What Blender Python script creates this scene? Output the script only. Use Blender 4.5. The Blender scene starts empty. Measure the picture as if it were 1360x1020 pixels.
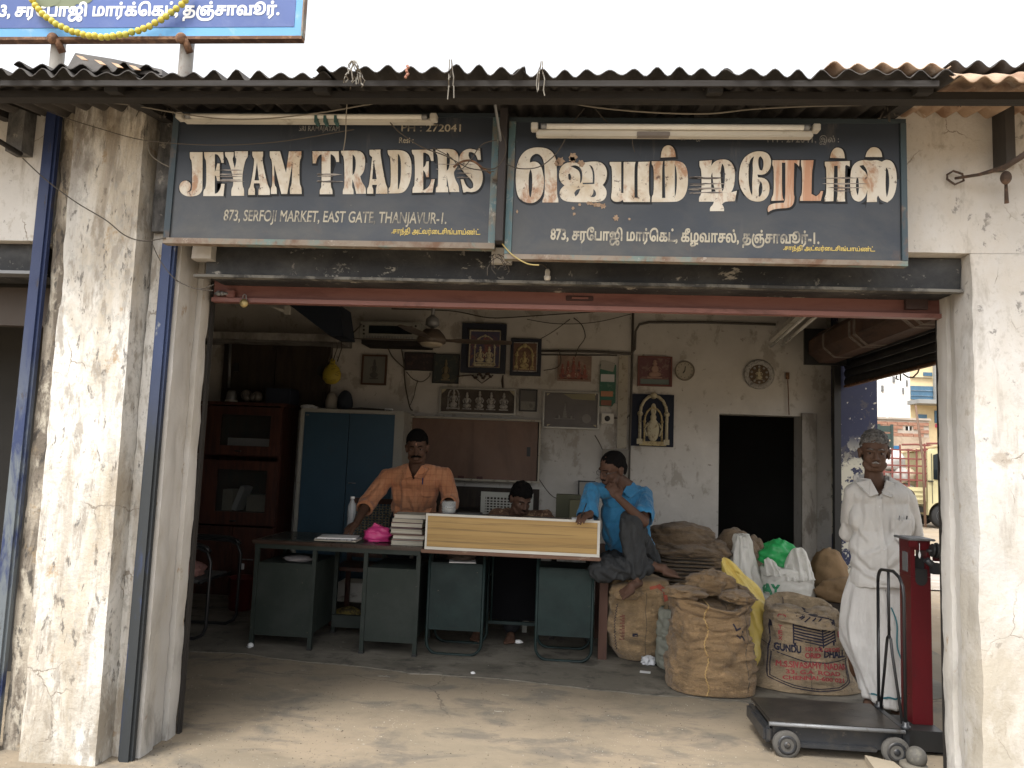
import bpy, bmesh, math, random, mathutils
from mathutils import Vector, Matrix, noise
from mathutils.bvhtree import BVHTree
R = math.radians
scene = bpy.context.scene
C = scene.collection
random.seed(7)

# ------------------------------------------------------------------ camera
F_PX, CX, CY, EYE = 985.0, 680.0, 510.0, 1.40
_z = Vector((380, -10010, F_PX)).normalized()
_y = Vector((70, (70*380+F_PX*F_PX)/10010, F_PX)).normalized()
_x = _y.cross(_z)
if _x[0] < 0: _x = -_x
M = Matrix((_x, _y, _z))
cam = bpy.data.objects.new('camera', bpy.data.cameras.new('camera'))
C.objects.link(cam); scene.camera = cam
cam.data.sensor_width = 36; cam.data.lens = F_PX/1360*36
cam.data.clip_start = .05; cam.data.clip_end = 2000
_r, _u, _b = M.col[0], -M.col[1], -M.col[2]
cam.matrix_world = Matrix(((_r[0], _u[0], _b[0], 0), (_r[1], _u[1], _b[1], 0), (_r[2], _u[2], _b[2], EYE), (0, 0, 0, 1)))

# ------------------------------------------------------------------ sky, sun, exposure (bright hazy overcast)
SUN_EL, SUN_AZ = 58, 215          # azimuth clockwise from +Y
world = bpy.data.worlds.new("World"); scene.world = world; world.use_nodes = True
wn = world.node_tree; bg = wn.nodes['Background']
sky = wn.nodes.new('ShaderNodeTexSky'); sky.sky_type = 'NISHITA'; sky.sun_disc = False
sky.sun_elevation = R(SUN_EL); sky.sun_rotation = R(SUN_AZ); sky.air_density = 1.0; sky.dust_density = 3.0; sky.ozone_density = 1.0
hs = wn.nodes.new('ShaderNodeHueSaturation'); hs.inputs['Saturation'].default_value = .10
wn.links.new(sky.outputs[0], hs.inputs['Color']); wn.links.new(hs.outputs[0], bg.inputs[0])
bg.inputs[1].default_value = .15
sun = bpy.data.objects.new('sun', bpy.data.lights.new('sun', 'SUN')); C.objects.link(sun)
sun.data.energy = 1.1; sun.data.angle = R(14); sun.data.color = (1, .96, .90)
_a, _e = R(SUN_AZ), R(SUN_EL)
_d = Vector((math.sin(_a)*math.cos(_e), math.cos(_a)*math.cos(_e), math.sin(_e)))
sun.rotation_euler = _d.to_track_quat('Z', 'Y').to_euler(); sun.location = (-4, -8, 12)
scene.view_settings.view_transform = 'Standard'; scene.view_settings.look = 'None'
scene.view_settings.gamma = 1; scene.view_settings.use_curve_mapping = False
scene.view_settings.exposure = 1.5
scene.render.engine = 'CYCLES'
cy = scene.cycles
cy.max_bounces = 10; cy.diffuse_bounces = 6; cy.glossy_bounces = 3; cy.transmission_bounces = 6; cy.transparent_max_bounces = 8
cy.use_denoising = True; cy.caustics_reflective = False; cy.caustics_refractive = False

# ------------------------------------------------------------------ helpers
def P(px, py, Y=None, X=None, Z=None):
    """point of the place behind pixel px,py of the 1360x1020 photograph on a plane Y=, X= or Z="""
    r = M @ Vector((px-CX, py-CY, F_PX))
    if Y is not None: t = Y/r[1]
    elif X is not None: t = X/r[0]
    else: t = (Z-EYE)/r[2]
    return Vector((r[0]*t, r[1]*t, r[2]*t+EYE))

WM = {}
def wmat(o): return WM.get(o.name, Matrix()) if o else Matrix()

def thing(name, label, cat, loc=(0, 0, 0), rz=0, group=None):
    o = bpy.data.objects.new(name, None); C.objects.link(o)
    o.empty_display_size = .1
    o.location = loc; o.rotation_euler = (0, 0, rz)
    WM[o.name] = Matrix.Translation(Vector(loc)) @ Matrix.Rotation(rz, 4, 'Z')
    o['label'] = label; o['category'] = cat
    if group: o['group'] = group
    return o

def tag(o, label, cat, group=None):
    o['label'] = label; o['category'] = cat
    if group: o['group'] = group
    return o

class MB:
    """collects shapes (world coordinates) and links them as one mesh object"""
    def __init__(s, local=False): s.bm = bmesh.new(); s.local = local
    def box(s, lo, hi, rot=None, piv=None, bev=0):
        lo, hi = Vector(lo), Vector(hi)
        vs = [s.bm.verts.new((x, y, z)) for x in (lo[0], hi[0]) for y in (lo[1], hi[1]) for z in (lo[2], hi[2])]
        fs = [(0,1,3,2),(4,6,7,5),(0,4,5,1),(2,3,7,6),(0,2,6,4),(1,5,7,3)]
        fc = [s.bm.faces.new([vs[i] for i in f]) for f in fs]
        if bev:
            es = list({e for f in fc for e in f.edges})
            r = bmesh.ops.bevel(s.bm, geom=es, offset=bev, segments=2, affect='EDGES')
            vs = list({v for f in r['faces'] for v in f.verts} | {v for v in vs if v.is_valid})
            vs = [v for v in vs if v.is_valid]
        if rot is not None:
            c = Vector(piv) if piv is not None else (lo+hi)/2
            for v in vs: v.co = c + rot @ (v.co-c)
        return s
    def hexa(s, p8):
        vs = [s.bm.verts.new(p) for p in p8]
        for f in [(0,1,3,2),(4,6,7,5),(0,4,5,1),(2,3,7,6),(0,2,6,4),(1,5,7,3)]: s.bm.faces.new([vs[i] for i in f])
        return s
    def quad(s, *p):
        s.bm.faces.new([s.bm.verts.new(q) for q in p]); return s
    def prism(s, pts, d):
        """polygon pts extruded by vector d"""
        d = Vector(d); a = [s.bm.verts.new(p) for p in pts]; b = [s.bm.verts.new(Vector(p)+d) for p in pts]
        n = len(a)
        s.bm.faces.new(a); s.bm.faces.new(b[::-1])
        for i in range(n): s.bm.faces.new((a[i], b[i], b[(i+1) % n], a[(i+1) % n]))
        return s
    def tube(s, pts, r, seg=8, closed=False, flat=1.0):
        pts = [Vector(p) for p in pts]; n = len(pts)
        rs = r if isinstance(r, (list, tuple)) else [r]*n
        rings = []
        up = Vector((0, 0, 1)); prev = None
        for i, p in enumerate(pts):
            if closed: t = pts[(i+1) % n]-pts[i-1]
            else: t = pts[min(i+1, n-1)]-pts[max(i-1, 0)]
            if t.length < 1e-9: t = Vector((0, 0, 1))
            t.normalize()
            if prev is None:
                a = up.cross(t)
                if a.length < 1e-3: a = Vector((1, 0, 0)).cross(t)
                a.normalize()
            else:
                a = prev - t*prev.dot(t)
                if a.length < 1e-6: a = t.orthogonal()
                a.normalize()
            prev = a; b = t.cross(a)
            rings.append([s.bm.verts.new(p + (a*math.cos(2*math.pi*k/seg) + b*math.sin(2*math.pi*k/seg)*flat)*rs[i]) for k in range(seg)])
        m = n if closed else n-1
        for i in range(m):
            A, B = rings[i], rings[(i+1) % n]
            for k in range(seg):
                f = s.bm.faces.new((A[k], A[(k+1) % seg], B[(k+1) % seg], B[k])); f.smooth = seg > 5
        if not closed:
            s.bm.faces.new(rings[0][::-1]); s.bm.faces.new(rings[-1])
        return s
    def lathe(s, prof, c, axis=(0, 0, 1), seg=20, cap=True):
        c = Vector(c); ax = Vector(axis).normalized()
        a = ax.orthogonal().normalized(); b = ax.cross(a); rings = []
        for r, h in prof:
            rings.append([s.bm.verts.new(c+ax*h+(a*math.cos(2*math.pi*k/seg)+b*math.sin(2*math.pi*k/seg))*max(r, 1e-4)) for k in range(seg)])
        for i in range(len(prof)-1):
            A, B = rings[i], rings[i+1]
            for k in range(seg):
                f = s.bm.faces.new((A[k], A[(k+1) % seg], B[(k+1) % seg], B[k])); f.smooth = True
        if cap:
            s.bm.faces.new(rings[0][::-1]); s.bm.faces.new(rings[-1])
        return s
    def ball(s, c, r, rot=None, u=12, v=8):
        r = (r, r, r) if not isinstance(r, (tuple, list, Vector)) else r
        c = Vector(c); rings = []
        def pt(x, y, z):
            q = Vector((x*r[0], y*r[1], z*r[2])); return c+(rot @ q if rot is not None else q)
        t, bt = s.bm.verts.new(pt(0, 0, 1)), s.bm.verts.new(pt(0, 0, -1))
        for j in range(1, v):
            a = math.pi*j/v; rings.append([s.bm.verts.new(pt(math.sin(a)*math.cos(2*math.pi*k/u), math.sin(a)*math.sin(2*math.pi*k/u), math.cos(a))) for k in range(u)])
        for k in range(u):
            k2 = (k+1) % u; s.bm.faces.new((t, rings[0][k], rings[0][k2])).smooth = True; s.bm.faces.new((bt, rings[-1][k2], rings[-1][k])).smooth = True
            for A, B in zip(rings, rings[1:]): s.bm.faces.new((A[k], B[k], B[k2], A[k2])).smooth = True
        return s
    def loft(s, rings, closed=True, cap=True, smooth=True):
        V = [[s.bm.verts.new(p) for p in r] for r in rings]; n = len(V[0])
        for i in range(len(V)-1):
            for k in range(n if closed else n-1):
                f = s.bm.faces.new((V[i][k], V[i][(k+1) % n], V[i+1][(k+1) % n], V[i+1][k])); f.smooth = smooth
        if cap and closed:
            s.bm.faces.new(V[0][::-1]); s.bm.faces.new(V[-1])
        return s
    def build(s, name, m, parent=None, smooth=None, fix=True):
        if fix: bmesh.ops.recalc_face_normals(s.bm, faces=s.bm.faces)
        if smooth is not None:
            for f in s.bm.faces: f.smooth = smooth
        me = bpy.data.meshes.new(name)
        if parent is not None and not s.local:
            s.bm.transform(wmat(parent).inverted())
        s.bm.to_mesh(me); s.bm.free()
        return link(name, me, m, parent)

def link(name, me, m, parent=None):
    if m is not None:
        me.materials.clear()
        for k in (m if isinstance(m, (list, tuple)) else [m]): me.materials.append(k)
    o = bpy.data.objects.new(name, me); C.objects.link(o)
    if parent is not None:
        o.parent = parent; WM[o.name] = wmat(parent)
    else: WM[o.name] = Matrix()
    return o

def struct(o): o['kind'] = 'structure'; return o

def pbox(mb, x0, y0, x1, y1, Y, dep, bev=0):
    """box whose front face on plane Y covers the photo rectangle, going back by dep"""
    a, b = P(x0, y0, Y=Y), P(x1, y1, Y=Y)
    mb.box((min(a[0], b[0]), Y, min(a[2], b[2])), (max(a[0], b[0]), Y+dep, max(a[2], b[2])), bev=bev); return mb

# ------------------------------------------------------------------ materials
def mat(name, base, rough=.7, layers=(), bump=None, metal=0, spec=.4, alpha=1, trans=0, coord='Object', sheen=0, tint=.12, tint_scale=1.3, bump2=None, crack=None):
    """procedural material. layers: (colour, scale, lo, hi, (sx,sy,sz), amount[, zmask])"""
    m = bpy.data.materials.new(name); m.use_nodes = True
    nt = m.node_tree; N, L = nt.nodes, nt.links
    bs = N['Principled BSDF']
    tc = N.new('ShaderNodeTexCoord')
    def nz(scale, st=(1, 1, 1), detail=6, rough_=.6, dist=0):
        mp = N.new('ShaderNodeMapping'); mp.inputs['Scale'].default_value = st
        mp.inputs['Location'].default_value = (random.random()*9, random.random()*9, random.random()*9)
        L.new(tc.outputs[coord], mp.inputs[0])
        t = N.new('ShaderNodeTexNoise'); t.inputs['Scale'].default_value = scale; t.inputs['Detail'].default_value = detail
        t.inputs['Roughness'].default_value = rough_; t.inputs['Distortion'].default_value = dist
        L.new(mp.outputs[0], t.inputs[0]); return t
    def col(c): return (c[0], c[1], c[2], 1)
    def mix(fac, a, b):
        x = N.new('ShaderNodeMix'); x.data_type = 'RGBA'
        if isinstance(fac, (int, float)): x.inputs[0].default_value = fac
        else: L.new(fac, x.inputs[0])
        for sock, v in ((x.inputs[6], a), (x.inputs[7], b)):
            if isinstance(v, tuple): sock.default_value = col(v)
            else: L.new(v, sock)
        return x.outputs[2]
    cur = tuple(base)
    if tint:
        t = nz(tint_scale, detail=5)
        dk = tuple(c*(1-tint*1.6) for c in base); lt = tuple(min(1, c*(1+tint)) for c in base)
        r = N.new('ShaderNodeMapRange'); r.inputs[1].default_value = .3; r.inputs[2].default_value = .7; L.new(t.outputs[0], r.inputs[0])
        cur = mix(r.outputs[0], dk, lt)
    masks = []
    for ly in layers:
        c, sc, lo, hi = ly[:4]; st = ly[4] if len(ly) > 4 else (1, 1, 1); amt = ly[5] if len(ly) > 5 else 1
        t = nz(sc, st, 9, .68, .3)
        r = N.new('ShaderNodeMapRange'); r.inputs[1].default_value = lo; r.inputs[2].default_value = hi
        L.new(t.outputs[0], r.inputs[0])
        q = N.new('ShaderNodeMath'); q.operation = 'MULTIPLY'; q.inputs[1].default_value = amt; L.new(r.outputs[0], q.inputs[0])
        fac = q.outputs[0]
        if len(ly) > 6:
            ax, v0, v1 = ly[6]     # mask running along an axis from v0 (0) to v1 (1)
            sx = N.new('ShaderNodeSeparateXYZ'); L.new(tc.outputs[coord], sx.inputs[0])
            r2 = N.new('ShaderNodeMapRange'); r2.inputs[1].default_value = v0; r2.inputs[2].default_value = v1
            t2 = nz(3.0, (1, 1, 1), 6)
            ad = N.new('ShaderNodeMath'); ad.operation = 'MULTIPLY_ADD'; ad.inputs[1].default_value = .5*abs(v1-v0); ad.inputs[2].default_value = -.25*abs(v1-v0)
            L.new(t2.outputs[0], ad.inputs[0])
            a2 = N.new('ShaderNodeMath'); L.new(sx.outputs[ax], a2.inputs[0]); L.new(ad.outputs[0], a2.inputs[1])
            L.new(a2.outputs[0], r2.inputs[0])
            q2 = N.new('ShaderNodeMath'); q2.operation = 'MULTIPLY'; L.new(fac, q2.inputs[0]); L.new(r2.outputs[0], q2.inputs[1]); fac = q2.outputs[0]
        cur = mix(fac, cur, tuple(c)); masks.append(fac)
    cfac = None
    if crack:      # hairline cracks: (scale, width, colour)
        nn = nz(crack[0]*2.2, detail=6); ad = N.new('ShaderNodeMixRGB'); ad.blend_type = 'ADD'; ad.inputs[0].default_value = .35/crack[0]
        L.new(tc.outputs[coord], ad.inputs[1]); L.new(nn.outputs['Color'], ad.inputs[2])
        vo = N.new('ShaderNodeTexVoronoi'); vo.feature = 'DISTANCE_TO_EDGE'; vo.inputs['Scale'].default_value = crack[0]; L.new(ad.outputs[0], vo.inputs['Vector'])
        r = N.new('ShaderNodeMapRange'); r.inputs[1].default_value = crack[1]; r.inputs[2].default_value = crack[1]*.4; L.new(vo.outputs['Distance'], r.inputs[0])
        gate = nz(crack[0]*.9, detail=3); g = N.new('ShaderNodeMapRange'); g.inputs[1].default_value = .53; g.inputs[2].default_value = .60; L.new(gate.outputs[0], g.inputs[0])
        q = N.new('ShaderNodeMath'); q.operation = 'MULTIPLY'; L.new(r.outputs[0], q.inputs[0]); L.new(g.outputs[0], q.inputs[1]); cfac = q.outputs[0]
        cur = mix(cfac, cur, tuple(crack[2])); masks.append(cfac)
    if isinstance(cur, tuple): bs.inputs['Base Color'].default_value = col(cur)
    else: L.new(cur, bs.inputs['Base Color'])
    bs.inputs['Metallic'].default_value = metal
    bs.inputs['Specular IOR Level'].default_value = spec
    if rough < .95:
        t = nz(9, detail=4); r = N.new('ShaderNodeMapRange'); r.inputs[3].default_value = max(.02, rough-.12); r.inputs[4].default_value = min(1, rough+.12)
        L.new(t.outputs[0], r.inputs[0]); L.new(r.outputs[0], bs.inputs['Roughness'])
    else: bs.inputs['Roughness'].default_value = rough
    if alpha < 1: bs.inputs['Alpha'].default_value = alpha
    if trans: bs.inputs['Transmission Weight'].default_value = trans
    if sheen: bs.inputs['Sheen Weight'].default_value = sheen
    nrm = None
    for bp in (bump, bump2):
        if not bp: continue
        sc, stg, dist = bp[:3]; st = bp[3] if len(bp) > 3 else (1, 1, 1)
        t = nz(sc, st, 8, .6); b = N.new('ShaderNodeBump'); b.inputs['Strength'].default_value = stg; b.inputs['Distance'].default_value = dist
        L.new(t.outputs[0], b.inputs['Height'])
        if nrm is not None: L.new(nrm, b.inputs['Normal'])
        nrm = b.outputs[0]
    if masks and bump:
        b = N.new('ShaderNodeBump'); b.inputs['Strength'].default_value = .35; b.inputs['Distance'].default_value = .004; b.invert = True
        L.new(masks[-1], b.inputs['Height'])
        if nrm is not None: L.new(nrm, b.inputs['Normal'])
        nrm = b.outputs[0]
    if nrm is not None: L.new(nrm, bs.inputs['Normal'])
    return m

RUST = (.16, .07, .035)
m_plaster = mat('old_whitewash', (.62, .60, .56), .9,
    [((.69, .68, .65), 3.0, .48, .60, (1, 1, .5), .8), ((.42, .36, .27), 2.6, .46, .62, (1.5, 1, .4), .75), ((.27, .24, .20), 9, .53, .60, (1.6, 1, .45), .75), ((.34, .24, .14), 6.5, .60, .66, (1.3, 1, .8), .85),
     ((.085, .08, .075), 19, .585, .64, (1.5, 1, .5), .8), ((.38, .37, .34), 34, .53, .60, (1, 1, .7), .6),
     ((.15, .13, .11), 5, .42, .56, (2.2, 1, .35), .8, (2, 2.0, 2.9)), ((.30, .26, .20), 6, .42, .58, (1, 1, .6), .75, (2, .7, .05)), ((.26, .21, .15), 2.6, .53, .62, (3.5, 1, .35), .45)],
    bump=(9, .6, .014), bump2=(60, .7, .005), crack=(2.6, .008, (.26, .23, .19)))
m_plaster_right = mat('right_whitewash', (.57, .555, .53), .9,
    [((.50, .45, .38), 1.8, .46, .66, (1, 1, .8), .7), ((.33, .28, .22), 7, .60, .66, (1, 1, .8), .7), ((.12, .11, .105), 15, .615, .66, (1, 1, .7), .65), ((.42, .40, .36), 30, .55, .62, (1, 1, .7), .5),
     ((.36, .32, .25), 5, .42, .58, (1, 1, .6), .75, (2, 1.7, .5)), ((.22, .19, .15), 3.0, .55, .64, (2, 1, .4), .5)],
    bump=(7, .5, .012), bump2=(60, .6, .004), crack=(3.2, .008, (.27, .24, .20)))
m_dirty = mat('mouldy_plaster', (.36, .32, .26), .95,
    [((.12, .10, .08), 7, .42, .55, (1.6, 1, .35), .85), ((.50, .46, .38), 11, .54, .62, (1, 1, .5), .8), ((.045, .042, .04), 18, .53, .60, (1.4, 1, .5), .8),
     ((.36, .25, .12), 5, .57, .66, (1, 1, 1), .6)],
    bump=(24, .8, .012), bump2=(70, .4, .003))
m_soot = mat('sooty_plaster', (.16, .155, .15), .95, [((.035, .035, .035), 5, .42, .58, (1, 1, .6), .9), ((.45, .42, .37), 12, .60, .68, (1, 1, 1), .7)], bump=(20, .6, .01))
m_upper = mat('shaded_upper_wall', (.10, .10, .10), .95, [((.025, .025, .027), 4, .42, .58, (1, 1, .6), .85), ((.30, .29, .27), 9, .6, .68, (1, 1, .6), .6)], bump=(20, .5, .01))  # grimy wall colour, deepened further to include the roof's shade
m_reveal = mat('reveal_plaster', (.49, .47, .44), .9,
    [((.40, .37, .32), 6, .5, .66, (1, 1, .35), .7), ((.30, .22, .14), 12, .62, .68, (1, 1, .5), .8), ((.20, .19, .17), 8, .5, .62, (1, 1, .4), .65, (2, .9, .1))],
    bump=(14, .5, .01), bump2=(70, .3, .002))
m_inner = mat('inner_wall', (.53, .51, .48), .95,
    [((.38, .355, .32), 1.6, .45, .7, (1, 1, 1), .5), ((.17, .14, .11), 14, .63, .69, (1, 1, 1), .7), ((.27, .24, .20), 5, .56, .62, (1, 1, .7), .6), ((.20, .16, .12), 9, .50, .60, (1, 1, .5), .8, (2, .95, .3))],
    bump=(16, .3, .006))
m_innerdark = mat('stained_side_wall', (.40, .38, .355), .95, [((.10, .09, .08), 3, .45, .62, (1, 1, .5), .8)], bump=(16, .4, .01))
m_navy = mat('peeling_navy_paint', (.030, .036, .085), .6,
    [((.62, .60, .50), 7, .47, .485, (1, 1, 1), 1, (2, 1.75, 1.45)), ((.10, .09, .09), 5, .56, .60, (1, 1, 1), .6), ((.55, .53, .47), 16, .62, .635, (1, 1, 1), 1)], bump=(20, .4, .004))
m_pipe = mat('blue_pipe_paint', (.022, .036, .10), .5, [((.13, .15, .16), 6, .40, .54, (2, 2, .5), .9, (2, 2.0, 1.3)), ((.05, .04, .035), 16, .60, .66, (1, 1, .3), .8)], bump=(40, .3, .003))
m_pipe2 = mat('weathered_pipe_paint', (.030, .048, .115), .6, [((.026, .030, .033), 6, .30, .44, (2, 2, .5), 1, (2, 1.85, 1.35)), ((.25, .26, .27), 16, .63, .68, (1, 1, .3), .7)], bump=(40, .3, .003))
m_tar = mat('black_lintel_paint', (.018, .019, .021), .65, [((.07, .07, .068), 3, .46, .66, (1, 1, 1), .7), ((.33, .31, .27), 5, .60, .63, (1, 1, 2), .9), ((.20, .19, .17), 22, .62, .66, (1, 1, 1), .7)], bump=(12, .5, .01))
m_redbar = mat('oxide_red_steel', (.185, .080, .068), .6, [((.10, .035, .03), 4, .5, .66, (.5, 1, 3), .7), ((.05, .035, .03), 22, .65, .70, (1, 1, 1), .8)], bump=(60, .15, .002))
m_roof = mat('grimy_corrugated_sheet', (.075, .067, .061), .8, [((.035, .032, .03), 3, .42, .6, (1, 1, 1), .8), ((.26, .23, .19), 12, .64, .70, (1, 1, 1), .6)], bump=(30, .5, .006))
m_roofrust = mat('rusty_sheet', (.42, .30, .21), .85, [((.20, .11, .065), 5, .45, .6, (1, 1, 1), .8), ((.62, .55, .47), 9, .58, .66, (1, 1, 1), .6)], bump=(30, .5, .006))
m_wooddark = mat('grimy_wood', (.022, .019, .017), .85, [((.02, .017, .014), 6, .4, .6, (.3, 3, 3), .8)], bump=(20, .6, .006, (.2, 3, 3)))
m_steelgrey = mat('dull_steel', (.20, .205, .21), .5, [((.09, .07, .055), 12, .56, .66, (1, 1, 1), .8)], metal=.4, bump=(40, .2, .002))
m_tubew = mat('tube_glass', (.75, .74, .70), .25, [((.50, .46, .38), 8, .5, .7, (.5, 1, 1), .5)])
m_batten = mat('batten_paint', (.55, .53, .48), .5, [((.20, .17, .13), 9, .55, .66, (.5, 1, 1), .8)])
m_black = mat('black_plastic', (.02, .02, .02), .5, tint=.05)
m_cable = mat('dusty_cable', (.075, .065, .055), .9)
m_string = mat('old_string', (.21, .19, .16), .95)
m_rust = mat('rust', (.12, .06, .035), .85, [((.28, .15, .08), 20, .5, .6, (1, 1, 1), .7)], bump=(50, .5, .003))
m_brass = mat('tarnished_brass', (.35, .27, .12), .45, [((.10, .08, .05), 30, .5, .65, (1, 1, 1), .7)], metal=.7)
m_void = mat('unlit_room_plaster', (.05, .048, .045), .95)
# ------------------------------------------------------------------ ground
m_sand = mat('trodden_sandy_ground', (.30, .235, .16), .95,
    [((.32, .27, .21), 1.1, .45, .65, (1, 1, 1), .7), ((.25, .20, .15), 4, .56, .68, (1, 1, 1), .7), ((.17, .14, .11), 26, .62, .70, (1, 1, 1), .7), ((.58, .52, .44), 9, .64, .72, (1, 1, 1), .6)],
    bump=(7, .5, .02), bump2=(55, .5, .005))
m_floor = mat('dusty_cement_floor', (.225, .187, .135), .85,
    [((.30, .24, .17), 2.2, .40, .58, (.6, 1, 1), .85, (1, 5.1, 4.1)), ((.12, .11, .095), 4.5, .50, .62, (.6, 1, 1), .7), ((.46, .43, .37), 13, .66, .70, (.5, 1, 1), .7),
     ((.10, .09, .075), 30, .66, .70, (1, 1, 1), .7)],
    bump=(9, .45, .010), bump2=(80, .5, .003), crack=(.75, .005, (.12, .10, .08)))
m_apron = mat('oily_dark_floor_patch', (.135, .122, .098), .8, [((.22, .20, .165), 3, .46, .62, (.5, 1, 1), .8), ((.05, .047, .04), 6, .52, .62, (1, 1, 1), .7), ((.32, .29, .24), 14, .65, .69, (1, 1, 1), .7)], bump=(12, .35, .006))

def sheet(name, x0, x1, y0, y1, z, m, nx=1, ny=1, amp=0, sc=1):
    bm = bmesh.new()
    V = [[bm.verts.new((x0+(x1-x0)*i/nx, y0+(y1-y0)*j/ny, z)) for i in range(nx+1)] for j in range(ny+1)]
    for j in range(ny):
        for i in range(nx): bm.faces.new((V[j][i], V[j][i+1], V[j+1][i+1], V[j+1][i])).smooth = True
    if amp:
        for v in bm.verts: v.co.z += amp*noise.noise(v.co*sc)
    me = bpy.data.meshes.new(name); bm.to_mesh(me); bm.free(); return link(name, me, m)
struct(sheet('ground', -400, 500, -60, 900, -.02, m_sand, 100, 100, .01, .7))
# cement floor of the shop and its worn apron; the front edge is uneven
def blobsheet(name, pts, z, m, thick=.012):
    mb = MB(); mb.prism([(x, y, z) for x, y in pts], (0, 0, -thick)); return struct(mb.build(name, m))
edge = []
for i in range(61):
    x = -4.2+i*(2.95+4.2)/60
    edge.append((x, 3.02+.05*noise.noise(Vector((x*2, 0, 1)))+.03*noise.noise(Vector((x*9, 3, 1)))))
blobsheet('shop_floor', edge+[(2.95, 7.6), (-4.2, 7.6)], 0.0, m_floor, .03)
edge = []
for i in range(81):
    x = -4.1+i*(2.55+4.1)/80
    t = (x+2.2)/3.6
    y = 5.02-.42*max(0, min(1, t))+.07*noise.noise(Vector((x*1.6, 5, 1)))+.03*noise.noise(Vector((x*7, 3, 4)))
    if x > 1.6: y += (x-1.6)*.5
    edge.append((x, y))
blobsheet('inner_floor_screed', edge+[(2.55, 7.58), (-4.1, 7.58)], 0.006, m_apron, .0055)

# ------------------------------------------------------------------ the shop building
B = thing('shop_building', 'whitewashed single storey market shop with peeling pilasters and a wide open front', 'shop building', (0, 3.3, 0))
FY = 3.30
def part(name, lo, hi, m, parent=None, bev=0):
    return MB().box(lo, hi, bev=bev).build(name, m, parent or B)
def rough_box(name, lo, hi, m, parent=None, step=.035, amp=.006, sc=6, faces=('x-', 'x+', 'y-'), skew=None):
    """plaster block whose seen faces are gridded and slightly uneven, rounded at the arrises"""
    bm = bmesh.new(); lo, hi = Vector(lo), Vector(hi)
    d = hi-lo; n = [max(1, int(round(d[k]/step))) for k in range(3)]
    n = [min(v, 90) for v in n]
    def grid(ax, side):
        a, b = [k for k in range(3) if k != ax]
        V = []
        for i in range(n[a]+1):
            row = []
            for j in range(n[b]+1):
                p = Vector((0, 0, 0)); p[ax] = side; p[a] = lo[a]+d[a]*i/n[a]; p[b] = lo[b]+d[b]*j/n[b]
                row.append(bm.verts.new(p))
            V.append(row)
        for i in range(n[a]):
            for j in range(n[b]): bm.faces.new((V[i][j], V[i+1][j], V[i+1][j+1], V[i][j+1]))
    for ax in range(3):
        for side in (lo[ax], hi[ax]): grid(ax, side)
    bmesh.ops.remove_doubles(bm, verts=bm.verts, dist=1e-4)
    c = (lo+hi)/2
    for v in bm.verts:
        p = v.co.copy()
        k = amp*(noise.fractal(p*sc, 1.0, 2.0, 3))
        e = [min(abs(p[a]-lo[a]), abs(p[a]-hi[a])) < 1e-4 for a in range(3)]
        if e[0] and e[1]:
            w = .002+.006*abs(noise.noise(p*9))+.012*max(0, noise.noise(Vector((1, p.z*4, p.x)))-.2)
            v.co.x += -w if p.x > c.x else w; v.co.y += -w if p.y > c.y else w
        if e[1]: v.co.y += -k if p.y < c.y else k
        if e[0]: v.co.x += k
    if skew:
        for v in bm.verts: v.co.x += skew*(v.co.z-1.5)
    bmesh.ops.recalc_face_normals(bm, faces=bm.faces)
    for f in bm.faces: f.smooth = True
    me = bpy.data.meshes.new(name); bm.transform(wmat(parent or B).inverted()); bm.to_mesh(me); bm.free()
    me.set_sharp_from_angle(angle=R(38))
    return link(name, me, m, parent or B)

WT = 3.08   # wall head
rough_box('pilaster', (-2.355, 3.22, -.02), (-2.00, 3.66, WT), m_plaster, skew=-.012)
rough_box('pilaster_return', (-2.50, 3.325, -.02), (-2.36, 3.66, WT), m_dirty, amp=.009)
rough_box('pilaster_step', (-2.00, 3.335, -.02), (-1.915, 3.64, WT), m_plaster)
rough_box('door_jamb', (-1.915, 3.33, -.02), (-1.845, 3.44, 2.36), m_reveal, amp=.007)
rough_box('door_jamb', (-1.905, 3.442, -.02), (-1.862, 3.54, 2.36), m_reveal, amp=.003)
rough_box('door_jamb', (-1.915, 3.542, -.02), (-1.838, 3.63, 2.36), m_reveal, amp=.004)
part('shutter_guide', (-1.84, 3.632, 0), (-1.826, 3.66, 2.24), m_wooddark)
# right pillar and its reveal
rough_box('corner_pillar', (1.742, 3.30, -.02), (2.95, 3.46, 2.36), m_plaster_right)
rough_box('door_jamb', (1.768, 3.462, -.02), (1.84, 3.545, 2.36), m_reveal, amp=.003)
rough_box('door_jamb', (1.752, 3.547, -.02), (1.84, 3.64, 2.36), m_reveal, amp=.004)
part('shutter_guide', (1.768, 3.642, 0), (1.80, 3.68, 2.24), m_wooddark)
part('corner_pillar_core', (1.85, 3.47, 0), (2.94, 3.70, 3.05), m_plaster_right)
# wall above the opening
rough_box('upper_wall', (1.42, 3.302, 2.362), (3.4, 3.46, WT), m_plaster_right)
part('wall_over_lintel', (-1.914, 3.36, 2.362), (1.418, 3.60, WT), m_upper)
rough_box('sooty_wall_strip', (-1.995, 3.30, 2.40), (-1.86, 3.334, WT), m_soot, amp=.006)
# notch of plaster over the lintel ends
rough_box('lintel_plaster', (-1.80, 3.325, 2.28), (-1.70, 3.40, 2.362), m_reveal, amp=.006)
rough_box('lintel_plaster', (-.37, 3.335, 2.29), (-.27, 3.40, 2.36), m_reveal, amp=.006)
L_ = rough_box('lintel', (-1.755, 3.38, 2.215), (1.742, 3.60, 2.355), m_tar, amp=.004, sc=5)
rough_box('lintel_lip', (-1.80, 3.355, 2.200), (1.742, 3.40, 2.213), mat('grey_lip', (.16, .155, .14), .8, [((.03, .03, .03), 7, .45, .56, (1, 1, 1), .9)]), amp=.003, sc=9)

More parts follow.
